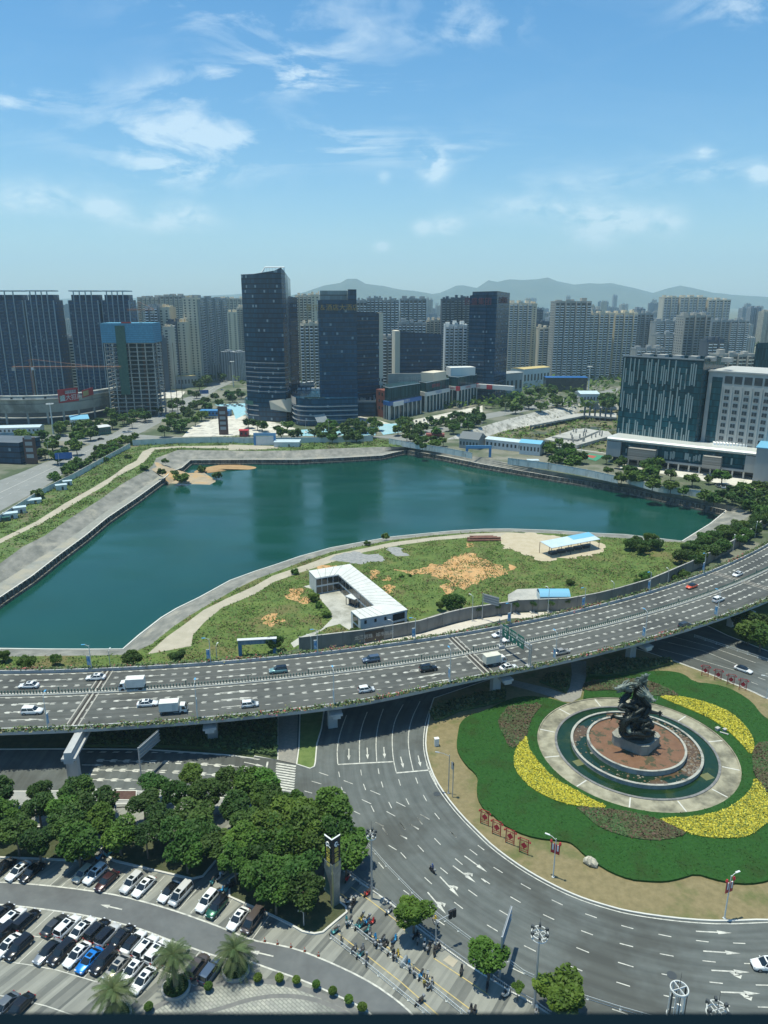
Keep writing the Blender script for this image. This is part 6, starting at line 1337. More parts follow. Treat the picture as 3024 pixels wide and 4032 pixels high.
for i,(c,x,y)in enumerate([('J',1361,1135),('K',191,1078),('K',332,1080),('K',443,1093),('K',572,1122),('K',680,1165),('K',785,1220),('K',873,1270),('J',970,1268)]):
 p=P(c,x,y,1.0);p.z=.15;tree(p,.98,.95,'bush','clipped round bush in the row along the driveway','clipped round bushes along the driveway',2,'round_bush')
 #thin saplings by the grey wall

for i,(x,y)in enumerate([(150,345),(458,295),(740,270),(1020,255),(1310,250),(1588,205)]):
 p=P('Q',x,y,.1);tree(p,1.3,3.0,'fine','thin street sapling in front of the grey wall','saplings along the grey wall',1,'sapling')
 q=MB();q.box(p.x,p.y,.1,1.6,1.6,.3,.2);o=q.build('planter',CONC);tag(o,'low square planter around a sapling by the grey wall','planter','planters along the grey wall')
 #palms with round stone planters

FR=leafmat('palm_frond',(.06,.1,.035),(.13,.17,.07));PT=mk('palm_bark',(.14,.11,.07),(.22,.18,.12),scale=5,rough=.95,bump=.5)
def palm(p,r,h,label,seed):
 rnd=random.Random(seed);t=empty('palm_tree',p,0,label,'palm tree');q=MB();q.tube([(0,0,0),(0,0,h*.6),(.05,0,h)],[.42,.34,.45],12);q.build('trunk',PT,t)
 for k in range(54):
  a=k*2.4+rnd.uniform(-.1,.1);e=1.25-1.75*(k/54)**.8+rnd.uniform(-.1,.1);L=r*rnd.uniform(.92,1.12);b=MB()
  d=Vector((math.cos(a),math.sin(a),0));prev=None;n=9;pts=[]
  for i in range(n+1):
   s=i/n;pts.append(Vector((0,0,h))+d*(L*s*math.cos(e*(1-.35*s)))+Vector((0,0,L*(math.sin(e)*s-.62*s*s))))
  sd_=Vector((-d.y,d.x,0))
  for i in range(n):
   for m in(0,.5):
    c=pts[i].lerp(pts[i+1],m);tt=(pts[i+1]-pts[i]).normalized();wl=.62*math.sin(math.pi*min(1,(i+m+1.2)/(n+1.6)))**.6
    for s in(-1,1):
     e_=c+sd_*s*wl*.75+tt*wl*.5-Vector((0,0,wl*.38));b.face([c-tt*.05,c+tt*.08,e_+tt*.05,e_-tt*.02])
  b.tube(pts,.025,3,cap=False);b.build('frond',FR,t)
for c,x,y,bx,by,lab in[('J',1150,925,1150,1140,'middle palm tree in a round stone planter among the parked cars'),('J',1540,890,1540,1022,'right palm tree in a round stone planter at the driveway edge'),('J',755,1150,760,1330,'lowest palm tree rising in front of the front parking row')]:
 b_=P(c,bx,by,.5);b_.z=.15;h=hit(c,x,y,b_.y).z-.3;h=min(max(h,3.4),7.5)
 palm(b_,3.3,h,lab,int(x));t=empty('round_planter',b_,0,lab.replace('palm tree in a round stone planter','round stone planter with a palm').replace('lowest palm tree rising','round stone planter standing'),'planter')
 q=MB();n=40;cc=lambda r,z:[(r*math.cos(6.2832*k/n),r*math.sin(6.2832*k/n),z)for k in range(n)]
 q.grid([cc(2.15,0),cc(2.15,.55),cc(1.85,.55),cc(1.85,.4)],0,True);q.build('stone_ring',CONC,t)
 q=MB();q.face(cc(1.86,.42));rnd=random.Random(3)
 for _ in range(900):
  a=rnd.uniform(0,6.28);rr_=1.8*math.sqrt(rnd.random());q.leaf(Vector((rr_*math.cos(a),rr_*math.sin(a),.5+rnd.random()*.4)),.17,rnd)
 q.build('groundcover',LF[1],t)
 #scrub on the site and banks

def scrub(name,poly,n,holes,ms,seed,label_,size=.5,base=0.0,zs=.35):
 rnd=random.Random(seed);xs=[p[0]for p in poly];ys=[p[1]for p in poly];b=MB();k=0
 while k<n:
  cx_,cy_=rnd.uniform(min(xs),max(xs)),rnd.uniform(min(ys),max(ys));R_=rnd.uniform(1,5);m=rnd.choice(ms);hz_=rnd.uniform(.2,1.6)*zs
  if not inside((cx_,cy_),poly):k+=1;continue
  for _ in range(int(R_*9)):
   p=Vector((cx_+rnd.gauss(0,R_*.5),cy_+rnd.gauss(0,R_*.5),base+abs(rnd.gauss(0,hz_))));k+=1
   if inside(p,poly)and not any(inside(p,h)for h in holes):b.leaf(p,size*rnd.uniform(.5,1.3),rnd,m if rnd.random()<.8 else rnd.choice(ms),.5)
 o=b.build(name,[LFS0,LFS1,LFS2,LFS3]);tag(o,kind='stuff')
LFS0=mk('scrub_green',(.07,.125,.028),rough=.8,spec=.2);LFS1=mk('scrub_fresh',(.12,.2,.04),rough=.8,spec=.2);LFS2=mk('scrub_olive',(.12,.13,.045),rough=.8,spec=.2);LFS3=mk('scrub_brown',(.17,.13,.065),rough=.8,spec=.2)
def obj_polys(prefix):
 out=[]
 for o in col.objects:
  if o.name.split('.')[0]in prefix:out.append([(v.co.x,v.co.y)for v in o.data.vertices])
 return out
HO=obj_polys(('dirt_track','sand_clearing','rubble_patch','yard_concrete'))
sp2=[(p.x,p.y)for p in site_poly]
scrub('scrub',sp2,52000,HO,(0,0,1,1,2,2,3,0),5,'',.3,zs=.22)
scrub('scrub',[(p.x,p.y)for p in wp],36000,HO,(0,1,0,1,2),6,'',.45,zs=.35)
scrub('scrub',[(p.x,p.y)for p in pit_bot],6000,[],(1,2,0),7,'',.9,-5.9,.8)
#CITY

def strip(c,pts,z,m,name='road'):return sheet(name,[(p.x,p.y)for p in PL(c,pts)],z,m)
strip('A',[(-400,1640),(0,1478),(130,1430),(290,1362),(400,1332),(620,1230),(750,1165),(880,1095),(1080,1000),(1290,905),(1430,830),(1600,750),(1650,735),(1660,765),(1600,800),(1420,885),(1270,985),(1060,1095),(940,1160),(760,1235),(640,1285),(540,1345),(340,1490),(210,1565),(0,1680),(-400,1900)],.03,FARROAD)
strip('A',[(-300,1190),(0,1190),(560,1175),(720,1190),(900,1180),(1200,1200),(1659,1190),(1659,1204),(1200,1215),(900,1215),(640,1250),(560,1235),(300,1215),(0,1232),(-300,1240)],.05,FARROAD)
strip('B',[(0,1190),(500,1195),(900,1195),(1050,1185),(1180,1170),(1400,1130),(1659,1070),(1659,1110),(1450,1150),(1180,1225),(1000,1200),(500,1207),(0,1203)],.06,FARROAD)
strip('C',[(0,885),(160,852),(440,800),(590,770),(860,715),(860,730),(600,795),(440,825),(160,880),(0,915)],.05,FARROAD)
PLZ=mk('plaza_stone',(.5,.48,.42),(.6,.58,.51),scale=.06,rough=.85,c3=(.36,.35,.31),scale3=.15,lo3=.52,hi3=.58)
strip('A',[(1190,1195),(1250,1130),(1350,1090),(1520,1055),(1659,1060),(1659,1190)],.07,PLZ,'plaza')
strip('B',[(0,1060),(120,1075),(300,1100),(440,1140),(420,1185),(0,1190)],.075,PLZ,'plaza')
strip('B',[(850,1060),(960,1080),(1060,1110),(1180,1090),(1250,1075),(1659,990),(1659,1040),(1250,1130),(1150,1110),(960,1120),(850,1100)],.08,PLZ,'plaza')
BLP=mk('pale_blue_paint',(.2,.42,.5),(.3,.5,.56),scale=.3,rough=.8)
strip('B',[(965,1112),(1130,1108),(1160,1160),(1010,1182)],.1,BLP,'painted_pavement');strip('A',[(1400,985),(1620,975),(1620,1040),(1540,1080),(1520,1020)],.1,BLP,'painted_pavement');strip('B',[(440,1150),(960,1130),(960,1185),(440,1190)],.1,BLP,'painted_pavement')
strip('C',[(900,1085),(1010,1100),(1620,1200),(1620,1260),(1000,1160),(860,1145)],.08,PLZ,'plaza');strip('A',[(1010,880),(1210,900),(1180,940),(1020,945)],.08,PLZ,'plaza')
fmk=MB()
for pts in([(0,1560),(340,1400),(640,1255),(860,1145),(1080,1040),(1300,930),(1440,850),(1600,775)],):
 line(fmk,PL('A',pts),.5,.1)
for pts,n in(([(-20,1530),(300,1385),(560,1275)],24),([(0,1600),(340,1430),(600,1300)],24),([(940,1085),(1290,925),(1580,770)],40),([(960,1115),(1290,950),(1580,790)],40)):
 rs=resample(PL('A',pts),3.0)
 for i in range(0,len(rs)-1,3):line(fmk,[rs[i],rs[i+1]],.3,.1)
for k in range(9):
 a=P('A',790+k*9,1183+k*.5);line(fmk,[a,a+Vector((1.5,4.5,0))],.6,.1)
for k in range(12):
 a=P('B',985+k*14,1172-k*.6);b_=P('B',975+k*14-22,1122);line(fmk,[a,b_],.35,.12)
tag(fmk.build('road_markings',WORN),kind='structure')
#site walls

WW=mk('white_site_wall',(.5,.54,.51),(.62,.64,.6),scale=.35,rough=.9,stretch=(1,1,.3),detail=8,c3=(.3,.31,.28),scale3=.25,lo3=.55,hi3=.68);GWL=mk('grey_site_wall',(.2,.2,.19),(.26,.26,.24),scale=.25,rough=.9,detail=8,stretch=(1,1,.4),c3=(.16,.16,.15),scale3=.1)
def wall_run(pts,h,m,label,th=.25,z=0.0,span=6.0):
 pts=resample(pts,3.0);t=empty('site_wall',(pts[0].x,pts[0].y,z),0,label,'wall');o_=pts[0].copy();q=MB();l=offset(pts,th/2);r=offset(pts,-th/2)
 q.grid([[a-o_,a-o_+Vector((0,0,h)),b_-o_+Vector((0,0,h)),b_-o_]for a,b_ in zip(l,r)],0,True);q.build('wall_panel',m,t)
 l=offset(pts,th/2+.06);r=offset(pts,-th/2-.06);q=MB();q.grid([[a-o_+Vector((0,0,h)),a-o_+Vector((0,0,h+.12)),b_-o_+Vector((0,0,h+.12)),b_-o_+Vector((0,0,h))]for a,b_ in zip(l,r)],0,True);q.build('coping',CONC,t)
 me=None
 for i in range(0,len(pts),2):
  if not me:q=MB();q.box(0,0,0,.4,th+.25,h+.2);o=q.build('pier',m,t);me=o.data
  else:o=bpy.data.objects.new('pier',me);col.objects.link(o);o.parent=t
  d=pts[min(i+1,len(pts)-1)]-pts[max(i-1,0)];o.location=pts[i]-o_;o.rotation_euler=(0,0,math.atan2(d.y,d.x))
wall_run(PL('D',[(-200,690),(0,590),(290,405),(480,310),(650,215),(850,105)]),3.2,WW,'pale site wall running beside the boulevard west of the pond')
wall_run(PL('D',[(870,92),(1150,78),(1400,72),(1659,76)])+PL('B',[(160,1238),(440,1236),(700,1232),(940,1224)]),4.2,WW,'pale site wall along the far side of the pond below the plaza')
wall_run(PL('B',[(1050,1240),(1160,1262),(1400,1300),(1590,1338)]),4.0,WW,'weathered white wall on the far bank beside the slate-roofed house')
wall_run(PL('F',[(0,208),(250,240),(500,285),(700,330)]),4.2,WW,'weathered white wall on the right far bank below the sports court');wall_run(PL('F',[(760,330),(960,385),(1250,420)]),3.6,WW,'white wall below the canopy building half hidden by trees')
wall_run(PL('E',[(300,1098),(720,1048),(850,1025),(1080,985),(1280,925),(1400,897),(1659,858)])+PL('F',[(60,1150),(380,1138),(560,1105),(700,1070),(900,1010),(1150,900),(1290,830),(1500,715),(1659,585),(1800,440)]),4.3,GWL,'long curving grey concrete wall behind the overpass',.4)
SWK=mk('frontage_paving',(.48,.44,.38),(.56,.52,.45),scale=.4,rough=.9);sheet('pavement',[(p.x,p.y)for p in PL('E',[(720,1052),(1080,990),(1400,902),(1659,866)])+PL('F',[(60,1158),(380,1146),(560,1112),(640,1100),(450,1180),(200,1210),(60,1190)])+PL('E',[(1659,890),(1400,950),(1250,1000),(1080,1040),(720,1080)])],.09,SWK)
strip('E',[(700,1085),(1080,1045),(1250,1005),(1400,955),(1659,895),(1700,930),(1400,1010),(1000,1090),(700,1130)],.06,ASPH)
q=MB();a_,b_=P('E',722,1046),P('E',848,1024);d_=(b_-a_).normalized();rz_=math.atan2(d_.y,d_.x);c_=(a_+b_)/2
t=empty('wall_plaque',(c_.x,c_.y-.45,.4),rz_,'dark plaque with pale lettering on the curving grey wall','plaque');q.box(0,0,0,(b_-a_).length,.12,3.4);q.build('panel',mk('plaque_dark',(.06,.05,.045),rough=.5),t)
text('龙江明珠  城市展廊',1.5,CONCP,t,(0,-.09,1.7),0)
#container office, L-shaped, two storeys

z6=6.0;cpts=[(360,580),(628,536),(1000,832),(890,858),(695,893),(633,840),(785,805),(552,603),(405,628)]
CPW=[P('E',x,y,z6)for x,y in cpts];t=empty('container_office',(CPW[0].x,CPW[0].y,0),0,'white L-shaped two-storey container office with glazed courtyard side on the site','office building');o_=Vector((CPW[0].x,CPW[0].y,0))
loc=[Vector((p.x,p.y,0))-o_ for p in CPW];CW=mk('container_white',(.62,.64,.64),(.54,.56,.56),scale=.5,rough=.5);CRF=mk('container_roof',(.54,.55,.52),(.62,.63,.6),scale=.4,rough=.6,c3=(.33,.28,.21),scale3=.5,lo3=.6,hi3=.75)
q=MB();q.prism([(p.x,p.y)for p in loc],0,z6-.02,0);q.build('wall',CW,t)
q=MB();cc_=sum(loc,Vector((0,0,0)))/9;q.prism([(p.x+(p.x-cc_.x)*.01,p.y+(p.y-cc_.y)*.01)for p in loc],z6,z6+.18);rf=q.build('roof',CRF,t)
def ribs(a,b_,c,d,n):
 for k in range(1,n):
  f=k/n;line(rb,[a.lerp(b_,f),d.lerp(c,f)],.12,z6+.22)
rb=MB();L=loc
ribs(L[1],L[2],L[6]+(L[2]-L[6])*.0,L[7],14);ribs(L[0],L[1],L[7]+(L[1]-L[7])*.0,L[8],5);ribs(L[5],L[6],L[3],L[4],5);rb.build('roof_seam',mk('seam_grey',(.2,.2,.18),rough=.6),rf)
def panes(i,j,n,z0,z1,m,nm='window',gap=.12,off=.06):
 a,b_=L[i],L[j];d=(b_-a);ln=d.length;d=d/ln;nrm=Vector((d.y,-d.x,0))*(1 if area([(p.x,p.y)for p in loc])>0 else -1)
 for k in range(n):
  u0,u1=ln*(k+gap/2)/n,ln*(k+1-gap/2)/n;q=MB();c=a+d*(u0+u1)/2+nrm*off;q.box(c.x,c.y,z0,u1-u0,.1,z1-z0,math.atan2(d.y,d.x));q.build(nm,m,t)
for z0 in(.4,3.4):panes(7,8,4,z0,z0+2.3,DGLASS);panes(6,7,9,z0,z0+2.3,DGLASS);panes(3,4,3,z0+.8,z0+1.9,DGLASS,gap=.78);panes(2,3,1,z0,z0+2.2,DGLASS,gap=.3);panes(4,5,1,z0,z0+2.3,DGLASS,gap=.5)
a_=P('E',650,800,0);t2=empty('entrance_canopy',a_,R(-42),'small white entrance canopy in the courtyard of the container office','canopy');q=MB();q.box(0,0,3,4.5,3.5,.25);q.build('roof',CW,t2)
for sx_,sy_ in((-2,-1.5),(2,-1.5),(-2,1.5),(2,1.5)):q=MB();q.box(sx_,sy_,0,.18,.18,3);q.build('post',DSTEEL,t2)
q=MB();q.box(0,.5,0,3.6,2,2.8);q.build('glazed_lobby',DGLASS,t2)
#open shed

r4=[P('F',x,y,z)for x,y,z in((205,700,5),(515,640,5),(590,685,4.4),(280,742,4.4))];t=empty('open_shed',(r4[0].x,r4[0].y,0),0,'long open shed with pale blue metal roof at the pond edge','shed');o_=Vector((r4[0].x,r4[0].y,0));r4=[p-o_ for p in r4]
SHB=mk('shed_roof',(.45,.56,.6),(.52,.62,.65),scale=.3,rough=.45);SHB2=mk('shed_roof_blue',(.16,.42,.6),rough=.45)
q=MB();q.grid([[r4[0],r4[1]],[r4[3],r4[2]]]);rr=[p-Vector((0,0,.15))for p in r4];q.grid([[rr[0],rr[1]],[rr[3],rr[2]]]);q.build('roof',SHB,t)
q=MB();q.face([p+Vector((0,0,.03))for p in(r4[0].lerp(r4[1],.55),r4[1],r4[1].lerp(r4[2],.55),r4[0].lerp(r4[1],.55).lerp(r4[3].lerp(r4[2],.55),.55))]);q.build('roof_sheet',SHB2,t)
for k in range(6):
 for e0,e1 in((r4[0],r4[1]),(r4[3],r4[2])):
  p=e0.lerp(e1,k/5)*.985;q=MB();q.tube([(p.x,p.y,0),(p.x,p.y,p.z-.1)],.12,6);q.build('post',mk('rust_post',(.12,.07,.05),rough=.8)if k==0 and e0 is r4[0]else DSTEEL,t)
for k in range(5):
 p=(r4[0].lerp(r4[1],.15+k*.17)+r4[3].lerp(r4[2],.15+k*.17))/2+o_;prop_box('stacked_crate','dark crate stacked under the open shed','crate',Vector((p.x,p.y,0)),3.2,2.0,1.2,.35,DSTEEL,DSTEEL,'dark crates under the open shed')
PIPE=mk('rusty_pipe',(.13,.05,.035),(.2,.09,.06),scale=1,rough=.7)
a_,b_=P('E',1392,378,.5),P('E',1612,375,.5)
for k,(o_,z,n0,n1)in enumerate(((0,.45,0,1),(1.1,.45,.05,.96),(2.2,.45,.1,1),(3.3,.45,.03,.9),(.6,1.3,.08,1),(1.7,1.3,.2,.9),(2.8,1.3,.1,.8))):
 q=MB();p0,p1=a_.lerp(b_,n0),a_.lerp(b_,n1);q.tube([(0,0,0),p1-p0],.45,10);o=q.build('steel_pipe',PIPE);o.location=(p0.x,p0.y+o_,z);tag(o,'long rusty steel pipe in the stack at the pond edge','pipe','rusty pipes stacked at the pond edge')
t=empty('barrel_tent',P('F',287,1072,0),0,'pale blue barrel-roofed shelter behind the grey wall','shelter');wT=(P('F',383,1070)-P('F',190,1070)).length
q=MB();q.grid([[(x,-3+6*k/10,2.4+1.6*math.sin(math.pi*k/10))for k in range(11)]for x in[(-.5+i/8)*wT for i in range(9)]]);q.build('roof',SHB2,t);q=MB();q.box(0,0,0,wT*.98,5.8,2.4);q.build('wall',SHB,t)
t=empty('blue_gate',P('G',1560,135,0),.12,'blue steel gate frame with pale top by the overpass left of the site','gate');wG=11
q=MB();q.box(wG/2,0,3.6,wG,1.0,1.3);q.build('lintel',mk('gate_blue',(.06,.16,.3),(.25,.35,.42),scale=.8,rough=.5,stretch=(1,.01,.01)),t);q=MB();q.box(wG/2,0,4.95,wG+.4,1.4,.2);q.build('cap',CW,t)
for x in(.5,wG-.5):q=MB();q.box(x,0,0,1.0,.9,3.6);q.build('pillar',BLUE,t)
for i,(c,x,y,w_,h_,m,lab)in enumerate([('D',402,378,5.5,2.8,0,'white hut with pale blue roof, larger of the pair by the wall'),('D',443,350,4.5,2.6,0,'smaller white hut of the pair by the wall'),('D',72,566,6,2.8,0,'white hut with pale blue roof nearest the left edge'),('D',132,530,5.5,3,0,'grey-white hut between two blue-roofed huts'),('D',222,466,7,2,0,'flat white hut below the dark bush by the wall'),('D',42,582,3,1.8,1,'dark green container box beside the hut at the left edge'),('B',385,1252,18,3.4,0,'small white hut on the far bank beside the blue gate'),('F',158,210,7,3,0,'white guard hut at the blue gate on the right far bank')]):
 p=P(c,x,y);t=empty('hut',p,.5 if c=='D' else 0,lab,'hut');q=MB();q.box(0,0,0,w_,w_*.6,h_);q.build('wall',[CW,GREEN][m],t);q=MB();q.box(0,0,h_,w_+.5,w_*.6+.5,.18);q.build('roof',[SHB,GREEN][m],t);q=MB();q.box(w_*.1,-w_*.3-.03,.1,1,.06,1.9);q.build('door',DSTEEL,t)
for c,x,y,w_,h_,lab in[('B',238,1250,16,9,'tall blue gate frame on the far bank below the plaza'),('C',113,1085,17,8,'blue gate frame beside the slate-roofed house')]:
 p=P(c,x,y);t=empty('blue_gate',p,0,lab,'gate');q=MB();q.box(0,0,h_-2,w_,.8,2);q.build('lintel',mk('gate_pale_blue',(.12,.3,.5),rough=.5),t)
 for s in(-1,1):q=MB();q.box(s*(w_/2-.8),0,0,1.6,.8,h_-2);q.build('pillar',BLUE,t)
 if c=='B':q=MB();q.box(0,0,0,w_-3.4,.3,h_-2.4);q.build('gate_leaf',CW,t)
 #generic blocks

class Blk:
 def __init__(s,name,label,cat,c,xl,yl,xr,yr,Yl,Yr,d,group=None):
  a,b_=hit(c,xl,yl,Yl),hit(c,xr,yr,Yr);s.a=Vector((a.x,a.y,0));v=Vector((b_.x-a.x,b_.y-a.y,0));s.w=v.length;s.h=a.z;s.h2=b_.z;s.d=d
  s.t=empty(name,s.a,math.atan2(v.y,v.x),label,cat,group)
 def box(s,nm,m,x0,x1,y0,y1,z0,z1,parent=None):q=MB();q.prism([(x0,y0),(x1,y0),(x1,y1),(x0,y1)],z0,z1,0);return q.build(nm,m,parent or s.t)
 def roofbits(s,H,m,seed,k=3,hh=5):
  rnd=random.Random(seed)
  for i in range(k):
   w_=s.w*rnd.uniform(.1,.2);x=s.w*(i+.5)/k+rnd.uniform(-1,1);s.box('roof_block',m,x-w_/2,x+w_/2,s.d*.3,s.d*.7,H+.02,H+rnd.uniform(.5,1)*hh)
  s.box('parapet',m,-.15,s.w+.15,-.15,.35,H-.6,H+1.1);s.box('parapet',m,-.15,.35,.36,s.d+.15,H-.6,H+1.1);s.box('parapet',m,s.w-.35,s.w+.15,.36,s.d+.15,H-.6,H+1.1)
WB={k:mk('render_'+k,a,b_,scale=.08,rough=.85,stretch=(1,1,.3))for k,a,b_ in[('beige',(.56,.51,.4),(.62,.57,.46)),('grey',(.28,.3,.3),(.34,.36,.35)),('white',(.6,.62,.6),(.66,.68,.65)),('brown',(.36,.35,.31),(.42,.41,.37)),('tan',(.62,.55,.4),(.66,.59,.45)),('slate',(.07,.095,.12),(.1,.125,.15))]}
WIN=mk('window_glass',(.02,.028,.035),(.05,.065,.075),scale=.35,rough=.2,spec=.7);BALW=mk('balcony_white',(.82,.83,.82),rough=.7);BALB=mk('balcony_beige',(.72,.68,.56),rough=.7);BALG=mk('balcony_grey',(.3,.32,.33),rough=.6)
def resi(label,c,xl,xr,y,Y,d=18,ncol=4,wall='beige',bal=BALW,fh=3.1,Yr=None,side=0,group=None,sd_wall=None,seed=1,plain=False,z0=0,every=1):
 B=Blk('apartment_tower',label,'apartment tower',c,xl,y,xr,y,Y,Yr or Y,d,group);H=B.h;W_=B.w;m=WB[wall]
 B.box('wall',m,0,W_,0,d,0,H);B.roofbits(H,m,seed);nf=int(H/fh)
 faces=[((0,0),(1,0),W_,ncol,(0,-1))]
 if side:faces.append(((W_ if side>0 else 0,0),(0,1),d,max(2,int(d/6)),(side,0)))
 for fi,((ox,oy),(dx,dy),ln,nc,(nx,ny))in enumerate(faces):
  cw=ln/nc
  for k in range(nc):
   u=cw*(k+.5);isb=not plain and(k%2==0 or nc<3 or every==1)and not(fi==1)
   P_=lambda uu,vv:(ox+dx*uu+nx*vv,oy+dy*uu+ny*vv)
   def bx(q,u0,u1,v0,v1,za,zb):
    a,b_,e,f=P_(u0,v0),P_(u1,v0),P_(u1,v1),P_(u0,v1);q.prism([a,b_,e,f],za,zb,0,bottom=False)
   ww=cw*(.6 if isb else .34)
   if isb:
    pv=2.4 if k%2==0 else .01
    if k%2==0:q=MB();bx(q,u-cw*.44,u+cw*.36,.0,pv,0,H+(k%3)*2-1.2);q.build('bay',m,B.t)
    q=MB();bx(q,u-ww/2,u+ww/2,pv,pv+.12,3,H-1.6);q.build('window_strip',WIN,B.t)
    q=MB()
    for f in range(1,nf):bx(q,u-ww/2,u+ww/2,pv+.13,pv+1.25,f*fh,f*fh+1.1)
    q.build('balcony_stack',bal,B.t)
    q=MB();bx(q,u+ww/2+cw*.03,u+ww/2+cw*.14,.0,.1,2,H-1);q.build('recess_strip',WB['slate'],B.t)  # flat slate strip: shade of a recess painted in, no slot is cut
   else:
    q=MB()
    for f in range(1,nf):bx(q,u-ww/2,u+ww/2,.0,.08,f*fh+.9,f*fh+2.3)
    q.build('window_column',WIN,B.t)
 return B
res=[('white and dark balcony tower behind the unfinished tower','A',945,1032,347,890,22,3,'grey',BALW,{}),('beige slab with tiny windows joined to the white balcony tower','A',1032,1103,352,896,30,2,'tan',BALB,dict(plain=True)),('lower white balcony block right behind the unfinished tower','A',985,1060,556,835,18,3,'slate',BALW,{}),('narrow beige block right of the lower white balcony block','A',1060,1108,480,860,20,1,'beige',BALB,dict(plain=True)),('white balcony tower standing left of the broad tan slab','A',1085,1150,447,880,20,2,'slate',BALW,{}),('tan slab with plain wall right of the white balcony tower','A',1150,1212,450,884,30,2,'tan',BALB,dict(plain=True)),('broad plain tan slab end beside the grey striped tower','A',1190,1281,292,900,20,3,'tan',BALB,dict(plain=True)),('long grey tower with vertical stripes receding along the boulevard','A',1282,1478,290,902,14,8,'grey',BALG,dict(Yr=1120,every=1)),('grey brown tower with roof frames left in the second row','A',895,1040,285,1300,30,5,'brown',BALB,{}),('grey brown tower with roof frames right in the second row','A',1045,1192,275,1280,30,5,'brown',BALB,{}),('slim pale tower seen between the striped tower and the tilted-top tower','A',1480,1548,382,1240,24,2,'tan',BALB,dict(plain=True)),('beige tower close to the left edge of the tilted-top tower','A',1545,1605,350,1180,24,3,'beige',BALB,{}),('wide beige tower row rising behind the slim pale tower','A',1415,1600,292,1500,30,7,'beige',BALB,{}),('low pale block between the two dark finned towers','A',408,478,552,800,18,2,'grey',BALB,{}),('beige tower just right of the tilted-top tower','B',432,540,275,950,22,4,'beige',BALB,{}),('narrow tan tower touching the hotel tower','B',538,592,270,900,22,2,'tan',BALB,dict(plain=True)),('cream balcony tower standing before the beige one, left of the hotel tower','B',466,586,460,790,18,4,'beige',BALW,{}),('grey and white tower just right of the hotel crown','B',835,902,312,950,20,3,'grey',BALW,{}),('grey and white tower second right of the hotel crown','B',902,1006,292,960,20,4,'grey',BALW,{}),('grey and white tower third right of the hotel crown','B',1006,1112,305,960,20,4,'grey',BALW,{}),('stepped grey and white tower right of the three grey ones','B',1120,1292,296,1010,24,6,'grey',BALW,{}),('beige grey tower behind the wide dark glass block','B',1290,1392,436,1080,20,4,'beige',BALB,{}),('grey white block low between the two dark glass slabs','B',1004,1106,546,780,18,3,'brown',BALW,{}),('white topped block rising behind the wide dark glass block','B',1108,1290,452,860,20,7,'grey',BALW,{}),('dark blue grey tower left behind the red-lettered tower','B',1393,1478,297,1000,22,3,'slate',BALG,{}),('dark blue grey tower close behind the red-lettered tower','B',1470,1580,290,1030,22,4,'slate',BALG,{}),('white and cream tower before the dark blue grey pair','B',1415,1560,466,810,20,5,'white',BALW,{}),('tall cream tower with plain tan edge right of the red-lettered tower','C',277,402,266,1050,24,5,'beige',BALW,{}),('narrow plain tan wall of the tall cream tower','C',402,428,268,1050,20,1,'tan',BALB,dict(plain=True)),('shorter cream tower with salmon accents beside the tall cream tower','C',436,516,396,1030,20,3,'beige',BALW,{}),('tall grey and white tower with dark fins right of the shorter cream tower','C',522,718,256,960,24,7,'brown',BALW,dict(side=-1)),('pale yellow tower left of the twin behind the teal office','C',706,838,318,970,22,5,'beige',BALW,dict(side=-1)),('pale yellow tower right of its twin behind the teal office','C',842,966,318,985,22,5,'tan',BALW,dict(side=-1)),('grey tower rising behind the pale yellow twins','C',958,1050,320,1180,22,4,'grey',BALG,{}),('far beige block left of the hilltop trio','C',1103,1184,232,1500,26,4,'beige',BALW,{}),('far beige block in the middle of the hilltop trio','C',1190,1332,232,1500,26,6,'beige',BALW,{}),('far beige block right of the hilltop trio','C',1340,1462,246,1500,26,6,'beige',BALW,{}),('dark banded tower with a bright roof dome behind the teal office','C',1212,1356,332,880,24,5,'brown',BALG,dict(side=-1)),('grey white stepped block left of the dark banded tower','C',1060,1212,362,1150,24,6,'grey',BALW,{}),('curved-roof grey block right of the dark banded tower','C',1357,1458,358,1150,24,4,'grey',BALG,{}),('grey block at the right with balconies to its roof','C',1460,1558,358,1160,24,5,'grey',BALW,{}),('low dark block right behind the teal office','C',1335,1424,465,830,20,3,'slate',BALW,{}),('mid grey block filling between the pale twins and the teal office','C',955,1112,508,900,20,6,'grey',BALW,{}),('upper grey block behind the mid grey one','C',1060,1206,432,1000,20,6,'grey',BALW,{}),('low brown block above the beige office roof','C',1395,1598,540,690,20,8,'brown',BALB,{}),('slim slate tower behind the tall cream tower','C',424,460,302,1300,22,2,'slate',BALG,{}),('slate block with roof terrace behind the shorter cream tower','C',420,512,368,1200,22,4,'slate',BALG,{})]
for i,r in enumerate(res):resi(r[0],r[1],r[2],r[3],r[4],r[5],r[6],r[7],r[8],r[9],seed=i,**r[10])
#dark finned towers at the left

